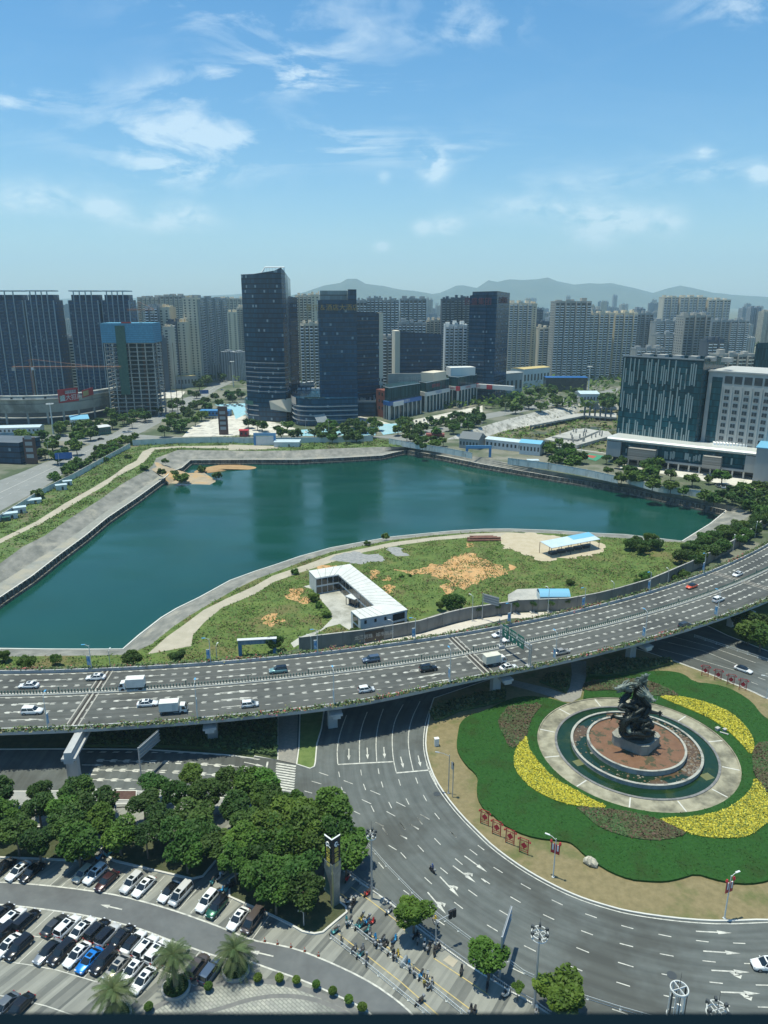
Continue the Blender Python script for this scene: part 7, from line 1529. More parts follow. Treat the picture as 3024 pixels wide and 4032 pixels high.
FIN=mk('pale_fin',(.3,.37,.4),rough=.6)
DRES=glassmat('finned_tower_glass',(.01,.055,.12),pw=1.5,fh=3.1,bandw=.22,lit=.02,band=(.05,.08,.1),var=.8,rough=.2)
for lab,xl,xr,Y in[('dark finned apartment tower cut by the left edge',-130,148,722),('dark finned apartment tower second from the left edge',166,350,715),('dark finned apartment tower behind the blue-netted unfinished tower, left half',447,640,725),('dark finned apartment tower behind the blue-netted unfinished tower, right half',666,842,730)]:
 B=Blk('apartment_tower',lab,'apartment tower','A',xl,302,xr,302,Y,Y,20);n=max(5,int(B.w/8));B.box('wall',DRES,0,B.w,0,20,0,B.h)
 for k in range(n+1):x=B.w*k/n;B.box('fin',FIN,x-.35,x+.35,-1.2,-.02,3,B.h+(8 if k in(1,2,n-2,n-1)else 0))
 for k in range(n):
  x=B.w*(k+.5)/n;q=MB()
  for f in range(1,int(B.h/3.1)):q.prism([(x-2.2,-.9),(x+1.4,-.9),(x+1.4,-.02),(x-2.2,-.02)],f*3.1,f*3.1+.9)
  q.build('balcony_stack',mk('smoked_balcony',(.025,.08,.14),rough=.3)if k==0 else bpy.data.materials['smoked_balcony'],B.t)
 for x0,x1 in((.05,.45),(.55,.95)):
  B.box('roof_block',DRES,B.w*x0,B.w*x1,4,16,B.h,B.h+5);q=MB();q.prism([(B.w*x0,-1.2),(B.w*x1,-1.2),(B.w*x1,16),(B.w*x0,16)],B.h+8,B.h+9);q.build('roof_frame',FIN,B.t)
  #generic glass tower

def glass_tower(label,c,xl,yl,xr,yr,Yl,Yr,d,mat,seed=0,ledge=0,crown=None,m2=None,name='office_tower'):
 B=Blk(name,label,'office tower',c,xl,yl,xr,yr,Yl,Yr,d);h1,h2=B.h,B.h2
 q=MB();q.wall((0,0),(B.w,0),0,h1,0,h2);q.wall((B.w,0),(B.w,d),0,h2,0,h2-.5);q.wall((B.w,d),(0,d),0,h2-.5,0,h1-.5);q.wall((0,d),(0,0),0,h1-.5,0,h1)
 q.face([(0,0,h1-1.5),(B.w,0,h2-1.5),(B.w,d,h2-2),(0,d,h1-2)],0);B.curt=q.build('curtain_wall',mat,B.t)
 if ledge:
  n=int(min(h1,h2)/(ledge*4))
  for k in range(1,n):q=MB();z=k*ledge*4;q.box(B.w/2,-.12,z,B.w*.97,.3,.35);q.build('ledge',m2 or BALG,B.t)
 return B
GA=glassmat('blue_black_glass',(.006,.043,.085),pw=1.6,fh=3.9,lit=.05,var=.8,seed=1);GB=glassmat('hotel_glass',(.01,.055,.105),pw=1.8,fh=3.6,lit=.03,var=.7,bandw=.18,seed=2);GC=glassmat('slate_glass',(.014,.052,.1),pw=1.7,fh=3.6,lit=.03,var=.7,seed=3)
GRN=glassmat('green_strip_glass',(.018,.055,.065),pw=1.2,fh=9,lit=0,var=1.4,bandw=.03,mull=.22,seed=4);GT=glassmat('teal_office_glass',(.01,.055,.07),pw=1.4,fh=3.8,lit=.0,var=1.1,bandw=.12,seed=5)
#tilted-top tower

pt=[hit('B',80,134,632),hit('B',165,130,624),hit('B',300,108,619),hit('B',342,88,620),hit('B',368,118,628),hit('B',385,143,642)]
t=empty('office_tower',(pt[0].x,pt[0].y,0),0,'tallest dark blue glass tower with a tilted pointed top','office tower');o_=Vector((pt[0].x,pt[0].y,0));q=MB();u=0
lp=[p-o_ for p in pt]
for a,b_ in zip(lp,lp[1:]):q.wall(a,b_,0,a.z,0,b_.z,u0=u);u+=math.hypot(b_.x-a.x,b_.y-a.y)
bk=[Vector((lp[5].x-1,lp[5].y+26,lp[5].z-2)),Vector((lp[0].x+2,lp[0].y+38,lp[0].z-2))]
for a,b_ in((lp[5],bk[0]),(bk[0],bk[1]),(bk[1],lp[0])):q.wall(a,b_,0,a.z,0,b_.z)
q.cap([(p.x,p.y)for p in lp+bk],114,0);cw_=q.build('curtain_wall',GA,t)
for k in range(1,8):
 z=k*4+22;q=MB();n_=26;line(q,[Vector((p.x,p.y-.3,0))for p in lp[:5]],.5,z);q.grid([[Vector((p.x,p.y-.5,z-.5)),Vector((p.x,p.y-.5,z))]for p in lp[:5]]);q.build('ledge',BALG,t)
for s0,s1,z in((.2,.52,126.5),):
 a=Vector((lp[0].x+8,lp[0].y+16,0));q=MB();q.tube([a+Vector((0,0,114)),a+Vector((10,0,127.5)),a+Vector((26,0,127.5)),a+Vector((26,0,114))],.5,4)
 for k in range(8):q.tube([a+Vector((8+k*2.4,0,114)),a+Vector((8+k*2.4+1,0,127.5))],.18,4)
 q.build('roof_frame',BALW,t)
B=glass_tower('dark slab joined behind the right side of the tilted-top tower','B',384,273,447,285,650,668,24,GA)
#podium of the tilted-top tower

def curved_podium(label,c,base,H,mat,ledges,name='podium'):
 pts=smooth_line(PL(c,base),2);t=empty(name,(pts[0].x,pts[0].y,0),0,label,'podium building');o_=pts[0].copy();o_.z=0;q=MB();u=0;L=[p-o_ for p in pts]
 for a,b_ in zip(L,L[1:]):q.wall(a,b_,0,H,u0=u);u+=(b_-a).length
 bk=[Vector((L[-1].x,L[-1].y+40,0)),Vector((L[0].x,max(L[0].y,L[-1].y)+40,0))]
 for a,b_ in((L[-1],bk[0]),(bk[0],bk[1]),(bk[1],L[0])):q.wall(a,b_,0,H)
 q.cap([(p.x,p.y)for p in L+bk],H-.4,0);q.build('curtain_wall',mat,t)
 for z in ledges:q=MB();f=offset(L,-.7);q.grid([[Vector((a.x,a.y,z)),Vector((b_.x,b_.y,z)),Vector((b_.x,b_.y,z+.7)),Vector((a.x,a.y,z+.7))]for a,b_ in zip(L,f)]);q.build('ledge',BALG,t)
 return t,L
t,L=curved_podium('rounded dark podium at the foot of the tilted-top tower','B',[(112,1062),(125,1082),(200,1092),(330,1090),(440,1070)],17,GA,(4.5,9,13))
q=MB();f=offset(L[:9],-.9);q.grid([[Vector((p.x,p.y,13.6)),Vector((p.x,p.y,17.2))]for p in f]);q.build('sign_band',mk('band_green',(.02,.1,.08),rough=.4),t)
text('中国邮政储蓄银行',3.0,WPAINT,t,(f[4].x+5,f[4].y-1.6,15.4),.02)
x0,x1=hit('B',265,960,612),hit('B',408,1035,618);q=MB();a,b_=x0-Vector((pt[0].x,0,0)),x1
o_=t.location;q.face([(x0.x-o_.x,x0.y-o_.y,x0.z),(hit('B',275,1015,612).x-o_.x,612-o_.y,hit('B',275,1015,612).z),(x1.x-o_.x,x1.y-o_.y,x1.z),(hit('B',418,940,624).x-o_.x,624-o_.y,hit('B',418,940,624).z)])
q.face([(hit('B',418,940,624).x-o_.x,624-o_.y,hit('B',418,940,624).z),(x1.x-o_.x,x1.y-o_.y,x1.z),(hit('B',440,1000,650).x-o_.x,650-o_.y,hit('B',440,1000,650).z),(hit('B',440,890,650).x-o_.x,650-o_.y,hit('B',440,890,650).z)]);q.build('sloping_wall',WB['beige'],t)
#hotel tower, podium and sign

B=glass_tower('dark blue hotel tower with gold rooftop lettering','B',583,302,836,302,612,616,26,GB,ledge=1.8,m2=mk('blue_ledge',(.06,.1,.13),rough=.4))
GOLD=mk('gold_letters',(.3,.2,.08),(.42,.28,.1),scale=.5,rough=.5);text('豪庄＆酒店大酒店',5.4,GOLD,B.t,(B.w*.37,-.4,B.h-6),0,ext=.15)
B.box('crown_screen',glassmat('crown_glass',(.16,.22,.24),pw=2,fh=4,lit=0),2,B.w*.76,3,20,B.h,B.h+7.5);B.box('crown_corner',GB,B.w*.78,B.w,.5,22,B.h,B.h+8.5)
t,L=curved_podium('rounded dark podium of the hotel tower with shop signs','B',[(418,1070),(418,1100),(450,1122),(560,1128),(845,1118)],23,GB,(4.5,8.5,12.5,16))
f=offset(L,-.8);n_=len(f);q=MB();q.grid([[Vector((p.x,p.y,17.3)),Vector((p.x,p.y,23.3))]for p in f[1:10]]);q.build('sign_band',mk('band_cream',(.42,.38,.34),rough=.6),t)
yF=L[-1].y-.8;xs_=lambda px,py:hit('B',px,py,L[-1].y+t.location.y).x-t.location.x
q=MB();q.box((xs_(497,1000)+xs_(630,1000))/2,yF-.8,17,xs_(630,1000)-xs_(497,1000),.4,6.6);q.build('sign_board',mk('band_olive',(.045,.06,.04),rough=.5),t)
yc=yF-1.1;text('G',6.2,mk('sign_cream',(.5,.47,.25),rough=.5),t,(xs_(518,1000),yc,20.2),0,name='sign_letter');text('国潮',5.2,bpy.data.materials['sign_cream'],t,(xs_(557,1000),yc,20.2),0);text('PARTY.K',2.8,GOLD,t,(xs_(600,1000),yc,19.6),0)
q=MB();xa,xb=xs_(530,1030),xs_(600,1030);q.face([(xa,yF-1,16.5),(xa+7,yF-9,4),(xb+8,yF-9,4),(xb,yF-1,16.5)]);q.face([(xa,yF-1,16.2),(xa+7,yF-9,3.7),(xb+8,yF-9,3.7),(xb,yF-1,16.2)]);q.build('slanted_canopy',mk('canopy_metal',(.2,.23,.24),(.26,.29,.3),scale=1,rough=.5),t)
q=MB();q.box((xs_(665,990)+xs_(805,990))/2,8,23,xs_(805,990)-xs_(665,990),4,1);q.build('roof_awning',WPAINT,t)
for k in range(5):q=MB();q.box(5+k*4.2,14,23,2.6,2.6,1.8);q.build('rooftop_unit',BALW,t)
#two dark slabs and mid blocks

B=glass_tower('dark slab with beige right edge beside the hotel tower','B',836,375,982,384,655,668,24,GC,ledge=1.6,m2=mk('brown_ledge',(.14,.12,.11),rough=.6));B.box('edge_wall',WB['beige'],B.w,B.w+4.2,-.3,24,0,B.h2)
B=glass_tower('wide dark glass block with sloping roofline between the towers','B',1120,506,1392,526,740,745,24,GC,ledge=1.7,m2=mk('grey_ledge',(.12,.14,.15),rough=.6));B.box('edge_wall',WB['beige'],-5,-.02,-.3,24,0,B.h+.5)
for lab,xl,xr,y,Y,m in[('dark mid-rise with planted roof between the two podiums',442,560,860,672,GC),('low pale roofed block between the slabs',845,965,870,760,WB['grey']),('dark low block left of the brick-red block',925,1000,905,668,GC),('dark low arcade with pale terrace behind the brick-red block',848,960,965,650,GC)]:
 B=Blk('low_block',lab,'building','B',xl,y,xr,y,Y,Y,22);B.box('wall',m,0,B.w,0,22,0,B.h);B.roofbits(B.h,BALG,xl,4,3)
 #glass bank buildings

def bank_block(label,cL,cM,cR,Yl,Ym,Yr,mat,band,bz,texts,seed):
 a,m_,b_=hit('B',*cL,Yl),hit('B',*cM,Ym),hit('B',*cR,Yr);t=empty('bank_building',(m_.x,m_.y,0),0,label,'bank building');o_=Vector((m_.x,m_.y,0));H=m_.z;L=[a-o_,m_-o_,b_-o_]
 for p in L:p.z=0
 back=[L[2]+Vector((-4,24,0)),L[0]+Vector((0,24,0))];q=MB();q.prism([(p.x,p.y)for p in L+back],0,H);q.build('curtain_wall',mat,t)
 for(p0,p1),mm,tx in zip(((L[0],L[1]),(L[1],L[2])),band,texts):
  d=p1-p0;ln=d.length;rz=math.atan2(d.y,d.x);c=(p0+p1)/2+Vector((d.y,-d.x,0)).normalized()*.6;q=MB();q.box(c.x,c.y,bz,ln+1.2,1.2,3.6,rz);sb_=q.build('sign_band',mm,t)
  c2=c+Vector((d.y,-d.x,0)).normalized()*.65
  if tx:text(tx[0],2.9 if ln>20 else 1.6,tx[1],sb_,(c2.x,c2.y,bz+1.8),rz)
 for(p0,p1)in((L[0],L[1]),(L[1],L[2])):
  d=p1-p0;n=max(2,int(d.length/6))
  for k in range(n+1):p=p0.lerp(p1,k/n)+Vector((d.y,-d.x,0)).normalized()*.7;q=MB();q.box(p.x,p.y,0,1.0,1.0,bz);q.build('pillar',CONCP,t)
 q=MB();q.grid([[p+Vector((0,0,H)),p+Vector((0,0,H+.5))]for p in L]);q.build('coping',BALW,t)
 return t,L,H
BK=mk('bank_blue',(.02,.12,.36),rough=.4);BW=mk('bank_white',(.55,.57,.56),rough=.5);BRD=mk('bank_red',(.45,.03,.05),rough=.4)
t,L,H=bank_block('glass bank building with blue and white sign band, left of three',(1020,872),(1050,876),(1252,878),638,630,668,GRN,(BK,BK),12.5,(None,('兴业银行',WPAINT)),1)
q=MB();q.box(8,1.2,12.4,15,.6,3.8,math.atan2(L[2].y,L[2].x));q.build('white_sign_panel',BW,t)
B=Blk('brick_block','narrow brick-red block with square windows left of the bank buildings','building','B',963,882,1021,880,655,640,20);B.box('wall',mk('brick_red',(.16,.05,.04),(.2,.07,.055),scale=.4,rough=.85),0,B.w,0,20,0,B.h)
for k in range(5):
 for j in range(2):B.box('window',WIN,B.w*(.3+.34*j),B.w*(.45+.34*j),-.1,0.05,7+k*6.2,9.6+k*6.2)
t,L,H=bank_block('glass bank building with plain white sign band, middle of three',(1242,838),(1290,842),(1440,846),688,676,712,GRN,(BW,BW),15,(None,('中国建设',BK)),2)
q=MB();q.box(L[2].x*.35,L[2].y*.35+12,H,24,14,8,math.atan2(L[2].y,L[2].x));rb_=q.build('roof_pavilion',WB['beige'],t);text('盛世 集团',3.6,mk('dim_red',(.3,.03,.05),rough=.5),t,(L[2].x*.42,L[2].y*.42-.8,H-4),math.atan2(L[2].y,L[2].x))
q=MB();q.box(L[0].x-12,L[0].y+6,H-12,34,1.5,19,.1);q.build('sign_wall',WB['brown'],t);text('云商银行',6,CONCP,t,(L[0].x-8,L[0].y+5,H+1),.1)
t,L,H=bank_block('glass bank building with red and white sign band, right of three',(1437,806),(1500,806),(1620,810),722,712,742,GRN,(BW,BW),16,(('中原银行',BRD),('中原银行',BRD)),3)
for p in(L[1],L[2]):q=MB();q.box(p.x,p.y-1,15.9,4,2.2,3.9,.2);q.build('red_corner',BRD,t)
q=MB();q.box(L[2].x*.4-4,L[2].y*.4+12,H,26,14,8,.25);q.build('roof_pavilion',WB['white'],t)
#red-lettered tower

B=glass_tower('dark glass tower with dim red rooftop lettering right of the bank buildings','C',68,222,158,208,752,742,26,GC,ledge=1.7,m2=mk('tower_ledge',(.1,.11,.12),rough=.5));RDL=mk('dim_red_letters',(.13,.03,.05),rough=.5);text('民盛集团',7.5,RDL,B.t,(B.w/2,-.5,B.h-6),0,ext=.15);tw=B
B2=glass_tower('x','C',157,222,216,218,748,746,24,GA);B2.t.name='recess'
B3=glass_tower('x','C',215,198,282,208,738,770,26,GC,ledge=1.7,m2=bpy.data.materials['tower_ledge']);text('民盛银行',6.5,RDL,B3.t,(B3.w/2,-.5,B3.h-9),0,ext=.15)
for b_ in(B2,B3):
 ch=list(b_.t.children);M_=tw.t.matrix_basis.inverted()@b_.t.matrix_basis
 for c in ch:c.parent=tw.t;c.matrix_basis=M_@c.matrix_basis
 bpy.data.objects.remove(b_.t)
q=MB();q.box(26,-3,15,54,5,4.2);q.build('sign_band',BW,tw.t);q=MB();q.box(28,-5.8,14.9,6,1,4.4);q.build('red_corner',BRD,tw.t);text('民盛银行',3,BRD,tw.t,(12,-5.7,17),0)
#teal office with pale vertical strips

B=glass_tower('teal glass office block with random pale vertical strips','C',887,548,1316,560,478,442,34,GT,name='office_block');rnd=random.Random(6);FS=MB();me={}
for k in range(78):
 x=1+(k%26+rnd.uniform(-.3,.3))*(B.w-2)/26;hh=rnd.choice((9,13,17));z=8+(k//26)*20+rnd.uniform(-1,5);z=min(z,min(B.h,B.h2)-hh-.5)
 if hh not in me:q=MB();q.box(0,0,0,.7,.35,hh);o=q.build('vertical_strip',mk('pale_strip',(.25,.32,.32),rough=.5)if not me else bpy.data.materials['pale_strip'],B.t);me[hh]=o.data
 else:o=bpy.data.objects.new('vertical_strip',me[hh]);col.objects.link(o);o.parent=B.t
 o.location=(round(x/1.4)*1.4,-.2,z)
B.box('parapet',BALG,-.3,B.w+.3,-.3,.2,B.h2-1,B.h2-.2)
for k in range(6):B.box('rooftop_unit',CONC,8+k*10,13+k*10,10,16,B.h2-2,B.h2+.5)
B.box('side_strip_wall',GT,B.w+.01,B.w+.4,0,34,0,B.h2-1)
#its podium with a rounded white canopy

a,b_=P('C',790,1112),P('C',1604,1212);v=b_-a;W_=v.length;t=empty('canopy_building',a,math.atan2(v.y,v.x),'long low building with rounded white metal canopy and pale columns','building');zt=hit('C',790,975,a.y).z
q=MB();q.prism([(0,2),(W_,2),(W_,30),(0,30)],5.5,zt-1.5,bottom=True);q.build('glass_wall',GT,t)
q=MB();sec=[(30,zt-1.2),(1.5,zt),(.4,zt-.2),(-.4,zt-1.0),(-.2,zt-2),(1.9,zt-2.6),(1.9,zt-2.7),(30,zt-2.7)];q.grid([[(x,y,z)for y,z in sec]for x in[W_*k/40 for k in range(41)]]);rows_=[[(x,y,z)for y,z in sec]for x in(0,W_)];q.face(rows_[0]);q.face(rows_[1][::-1]);q.build('canopy',mk('canopy_white',(.55,.57,.54),(.5,.52,.5),scale=.5,rough=.35),t)
for x0,x1 in((0,9),(W_-8,W_)):q=MB();q.prism([(x0,0),(x1,0),(x1,26),(x0,26)],4.5,zt-2.7);q.build('end_wall',WB['grey'],t)
LOU=mk('louvre_stone',(.33,.31,.27),(.16,.15,.13),scale=1.2,rough=.8,stretch=(.001,.001,1),lo=.45,hi=.55)
for u0,u1 in((.165,.35),(.66,.77)):
 q=MB();q.prism([(W_*u0,-3),(W_*u1,-3),(W_*u1,2),(W_*u0,2)],4.4,zt-5,bottom=True)
 for k in range(9):q.prism([(W_*u0-.15,-3.2),(W_*u1+.15,-3.2),(W_*u1+.15,-3.01),(W_*u0-.15,-3.01)],5+k*(zt-10)/9,5.7+k*(zt-10)/9)
 q.build('louvred_box',LOU,t)
q=MB();q.prism([(0,.4),(W_,.4),(W_,30),(0,30)],4.2,5.4,bottom=True);q.build('floor_slab',WB['grey'],t);q=MB();q.prism([(2,9),(W_-2,9),(W_-2,28),(2,28)],0,4.2);q.build('lobby_wall',WIN,t)
for k in range(15):q=MB();q.tube([(2+k*(W_-4)/14,1.6,0),(2+k*(W_-4)/14,1.6,4.3)],.5,10);q.build('column',CONCP,t)
for k in range(40):
 x=rnd.uniform(12,W_-12);q=MB();q.box(x,1.85,rnd.uniform(6,zt-9),.9,.25,rnd.uniform(2.5,5));q.build('vertical_strip',bpy.data.materials['pale_strip'],t)
 #beige office with window grid

B=Blk('office_block','pale stone office block with a grid of square windows at the right edge','office block','C',1345,627,1730,640,446,418,40);ST=mk('pale_stone',(.37,.38,.36),(.43,.44,.42),scale=.15,rough=.8);B.box('wall',ST,0,B.w,0,40,0,B.h);B.box('glass_slot',GT,2.5,8.5,-.15,.0,6,B.h-3)
me=None;mf=None
for i in range(11):
 for j in range(9):
  x=12+j*5.6;z=B.h-12.2-i*4.05
  if not me:q=MB();q.box(0,0,0,2.7,.12,2.3);o=q.build('window',WIN,B.t);me=o.data;q=MB();q.box(0,-.12,-.35,3.2,.35,.3);q.box(0,-.1,.0,.12,.1,2.3);f=q.build('frame',BALG,o);mf=f.data
  else:o=bpy.data.objects.new('window',me);col.objects.link(o);o.parent=B.t;f=bpy.data.objects.new('frame',mf);col.objects.link(f);f.parent=o
  o.location=(x,-.08,z)
for j in range(10):B.box('pilaster',ST,9.1+j*5.6,9.5+j*5.6,-.4,-.02,2,B.h-8)
for j in range(10):B.box('attic_window',WIN,9.8+j*5.6,14.2+j*5.6,-.1,.0,B.h-6.5,B.h-2)
B.box('cornice',ST,-.5,B.w+.5,-.6,40.5,B.h,B.h+.9);B.box('side_wing',ST,-12,-.1,12,34,0,17)
q=MB();o=Blk('roof_plant','white rooftop pipework on the block behind the canopy building','roof plant','C',1375,985,1580,1000,432,426,8)
for k in range(12):o.box('duct',BALW,k*o.w/12,(k+.7)*o.w/12,0,6,13.5,17.5)
o.box('house',WB['grey'],-4,o.w+8,-1,9,0,13.5)
B=glass_tower('dark green glass block at the right edge behind the pale stone office','C',1597,478,1740,478,600,590,24,GRN,name='office_block')
B=Blk('blue_roof_wing','low pale block with bright blue roof at the right edge','building','C',1600,1035,1740,1040,402,395,24);B.box('wall',WB['grey'],0,B.w,0,24,0,B.h);B.box('roof',SHB2,-.5,B.w+.5,-.5,24.5,B.h,B.h+.5)
#unfinished tower: frame, nets, hoist shaft

B=Blk('unfinished_tower','unfinished concrete tower with blue safety netting round its top','unfinished tower','A',662,452,990,458,648,650,26);H=B.h;NET=glassmat('blue_net',(.09,.27,.4),pw=1.2,fh=1.8,lit=0,var=.25,rough=.8,bandw=.12);zn=hit('A',680,582,648).z
B.box('safety_net',NET,-1,B.w+1,-1,27,zn,H);B.box('core',WB['slate'],8,B.w-6,9,22,0,H-1)
for f in range(int(zn/3.7)):B.box('floor_slab',CONC,0,B.w,0,26,5+f*3.7,5.45+f*3.7)
for k in range(7):
 for y in(.4,13,25):x=.6+k*(B.w-1.2)/6;B.box('column',CONC,x-.45,x+.45,y-.4,y+.4,0,zn)
B.box('hoist_shaft',mk('green_net',(.03,.09,.07),(.05,.12,.09),scale=.5,rough=.8),B.w*.27,B.w*.46,-1.6,-1.05,20,H-2)
B.box('rebar_crown',RED,B.w*.4,B.w*.6,-1.2,-1,H,H+1)
for k in range(5):B.box('scaffold',mk('scaffold_brown',(.14,.1,.07),rough=.9)if k==0 else bpy.data.materials['scaffold_brown'],B.w+1+k*5,B.w+1.4+k*5,2,2.5,0,zn)
#curved concrete podium shell

pts=smooth_line(PL('A',[(-150,1100),(0,1116),(300,1112),(500,1095),(700,1055),(860,1020),(1012,988)]),2);t=empty('unfinished_podium',(pts[0].x,pts[0].y,0),0,'long curved raw concrete podium of the unfinished development','unfinished building');o_=pts[0].copy();o_.z=0;L=[p-o_ for p in pts];zT=hit('A',1010,822,pts[-1].y).z
RAW=mk('raw_concrete',(.27,.29,.28),(.36,.38,.36),scale=.1,rough=.9,detail=10,stretch=(1,1,.5),c3=(.17,.18,.17),scale3=.06,lo3=.5,hi3=.62)
for z0,z1,o0,o1 in((9.5,17,0,-2.2),(17.2,24,-1.6,-3.6),(24.2,zT-4,-3.0,-4.2)):
 f0,f1=offset(L,o0),offset(L,o1);bk=offset(L,1.5);q=MB();q.grid([[Vector((c.x,c.y,z0)),Vector((a.x,a.y,z0)),Vector((b_.x,b_.y,z1)),Vector((c.x,c.y,z1))]for a,b_,c in zip(f0,f1,bk)],0,True);q.build('shell_band',RAW,t)
q=MB();q.prism([(p.x,p.y)for p in offset(L,30)][::1]+[(p.x,p.y)for p in offset(L,6)][::-1],0,zT-6);q.build('inner_core',WB['slate'],t)
f=offset(L,.8)
for k in range(0,len(f),2):q=MB();q.box(f[k].x,f[k].y,0,1.4,1.4,9.5);q.build('column',RAW,t)
q=MB();q.grid([[Vector((a.x,a.y,4.6)),Vector((b_.x,b_.y,4.6)),Vector((b_.x,b_.y,5.2)),Vector((a.x,a.y,5.2))]for a,b_ in zip(L,offset(L,6))],0,True);q.build('floor_slab',RAW,t)
rnd=random.Random(2)
for k in range(16):
 i=rnd.randrange(2,len(L)-3);z=rnd.choice((11.5,19,21.5));p=offset(L,-1.35 if z<17 else -3.1)[i];d=L[i+1]-L[i];q=MB();q.box(p.x,p.y,z,1.6,1.6,1.6,math.atan2(d.y,d.x));q.build('opening',BLACK,t)
for(x0,x1,y,tx)in((386,516,975,'盛大招商'),(540,612,940,None)):
 a,b_=hit('A',x0,y,596),hit('A',x1,y-10,612 if tx else 618);q=MB();d=b_-a;rz=math.atan2(d.y,d.x);hh=11 if tx else 6;tb=empty('banner',(a.x,a.y,a.z),rz,'red banner with white lettering on the raw concrete podium' if tx else 'smaller red and yellow banner on the raw concrete podium','banner');ln=Vector((d.x,d.y,0)).length
 q.box(ln/2,0,0,ln,.3,hh);q.build('cloth',RED,tb)
 if tx:text(tx,5.2,WPAINT,tb,(ln*.62,-.25,3.4),0);q=MB();q.box(ln*.62,-.2,7,ln*.55,.1,2.4);q.build('caption_strip',WPAINT,tb);text('国际家居博览',2.0,BLACK,tb,(ln*.62,-.3,8.2),0);q=MB();q.box(ln*.18,-.2,1.2,ln*.26,.1,4.6);q.build('picture',mk('banner_picture',(.3,.4,.4),(.2,.3,.15),scale=.5,rough=.6),tb)
 else:q=MB();q.box(ln*.3,-.2,1,ln*.5,.1,4);q.build('yellow_patch',YPAINT,tb)
 #tower crane over the podium

CRN=mk('crane_orange',(.3,.13,.06),rough=.6)
def crane(p,h,L1,L2,rz,label):
 t=empty('tower_crane',p,rz,label,'tower crane')
 def lattice(a,b_,w_,n,nm):
  q=MB();d=(b_-a);u_=Vector((0,0,1))if abs(d.normalized().z)<.5 else Vector((1,0,0));s_=d.normalized().cross(u_).normalized();c4=[s_*w_+u_*w_,s_*-w_+u_*w_,s_*-w_-u_*w_,s_*w_-u_*w_]
  for c in c4:q.tube([a+c,b_+c],.1,4,cap=False)
  for k in range(n):
   for j in range(4):q.tube([a+d*k/n+c4[j],a+d*(k+1)/n+c4[(j+1)%4]],.06,3,cap=False)
  return q.build(nm,CRN,t)
 lattice(Vector((0,0,0)),Vector((0,0,h+7)),.8,16,'mast');lattice(Vector((0,0,h)),Vector((L1,0,h)),.7,24,'jib');lattice(Vector((0,0,h)),Vector((-L2,0,h)),.7,7,'counter_jib')
 q=MB();q.tube([(0,0,h+7),(L1*.7,0,h+.7)],.1,3);q.tube([(0,0,h+7),(-L2,0,h+.7)],.1,3);q.build('stay',CRN,t);q=MB();q.box(-L2+1,0,h-3,3,1.4,2.6);q.build('counterweight',CONC,t);q=MB();q.box(1.6,-1,h-2.4,1.6,1.6,2.2);q.build('cab',WPAINT,t)
p=hit('A',202,740,640);crane(Vector((p.x,p.y,0)),p.z,78,16,.02,'orange tower crane standing over the concrete podium');p=hit('A',912,366,655);crane(Vector((p.x,p.y,0)),p.z,12,14,2.9,'slender orange crane behind the blue-netted tower')
#low buildings and small things beyond the pond

def house(label,c,x0,y0,x1,y1,h,d,wall,roof,ridge=2.0,cat='building',nm='site_building',wins=6):
 a,b_=P(c,x0,y0),P(c,x1,y1);v=b_-a;W_=v.length;t=empty(nm,a,math.atan2(v.y,v.x),label,cat);q=MB();q.box(W_/2,d/2,0,W_,d,h);q.build('wall',wall,t)
 q=MB();e=.5;q.grid([[(-e,-e,h),(-e,d/2,h+ridge),(-e,d+e,h)],[(W_+e,-e,h),(W_+e,d/2,h+ridge),(W_+e,d+e,h)]]);q.face([(-e,-e,h),(-e,d+e,h),(-e,d/2,h+ridge)]);q.face([(W_+e,-e,h),(W_+e,d/2,h+ridge),(W_+e,d+e,h)]);q.build('roof',roof,t)
 for k in range(wins):q=MB();q.box(W_*(k+.5)/wins,-.03,h*.35,W_/wins*.45,.1,h*.35);q.build('window',WIN,t)
house('slate-roofed grey house on the far bank left of the blue-roofed sheds','C',10,1035,112,1045,7,14,WB['grey'],mk('slate_roof',(.12,.14,.15),rough=.7),4);house('long site building with pale blue roof by the sports court','C',150,1035,365,1060,6.5,10,CW,SHB,1.2,wins=10);house('site building with bright blue roof and blue billboard','C',330,1068,440,1078,8,12,CW,SHB2,1.5)
house('white shed with pale blue roof behind the unfinished foundations','C',655,800,755,800,10,22,CW,SHB,2);house('long white shed with blue-edged roof at the foot of the podium','A',-60,1180,262,1172,5,12,CW,SHB,1.2,wins=12);house('shed with bright blue roof in front of the podium','A',470,1130,585,1122,6,22,CW,SHB2,2);house('white-roofed kiosk beside the boulevard crossing','A',650,1185,728,1175,6,12,GREEN,CW,.6);house('long dark blue shed in the plaza trees','A',1310,1060,1500,1060,5,10,BLUE,BLUE,.5,wins=8);house('small red kiosk on the pale plaza','A',1565,1195,1620,1195,5,6,RED,RED,.5,wins=2)
house('yellow and white low block below the cream towers','C',350,715,490,700,22,20,WB['white'],YPAINT,1,wins=8);house('shop row with blue fascia below the grey and white tower','C',472,735,690,735,16,16,WIN,BK,.6,wins=9);house('pale low block with screen right of the red-lettered tower','C',255,770,345,760,26,20,WB['grey'],WB['grey'],.5,wins=4);house('arcade block with red shopfront below the beige towers','A',1010,880,1120,880,14,16,WB['brown'],WB['grey'],.5,wins=6);house('yellow banner shop block at the foot of the tan slab','A',1120,880,1290,870,14,14,WB['grey'],YPAINT,.4,wins=8)
house('dark building with stepped base at the left edge','A',-120,1365,140,1375,14,22,GC,WB['slate'],.4,wins=0);B=Blk('glass_corner_building','dark glass corner building with white rooftop letters at the left edge','building','A',-150,1205,62,1215,520,512,26);B.box('wall',GC,0,B.w,0,26,0,B.h);text('尚·顶峰',4,WPAINT,B.t,(B.w-10,-.3,B.h-3),0)
#unfinished foundations in the pit

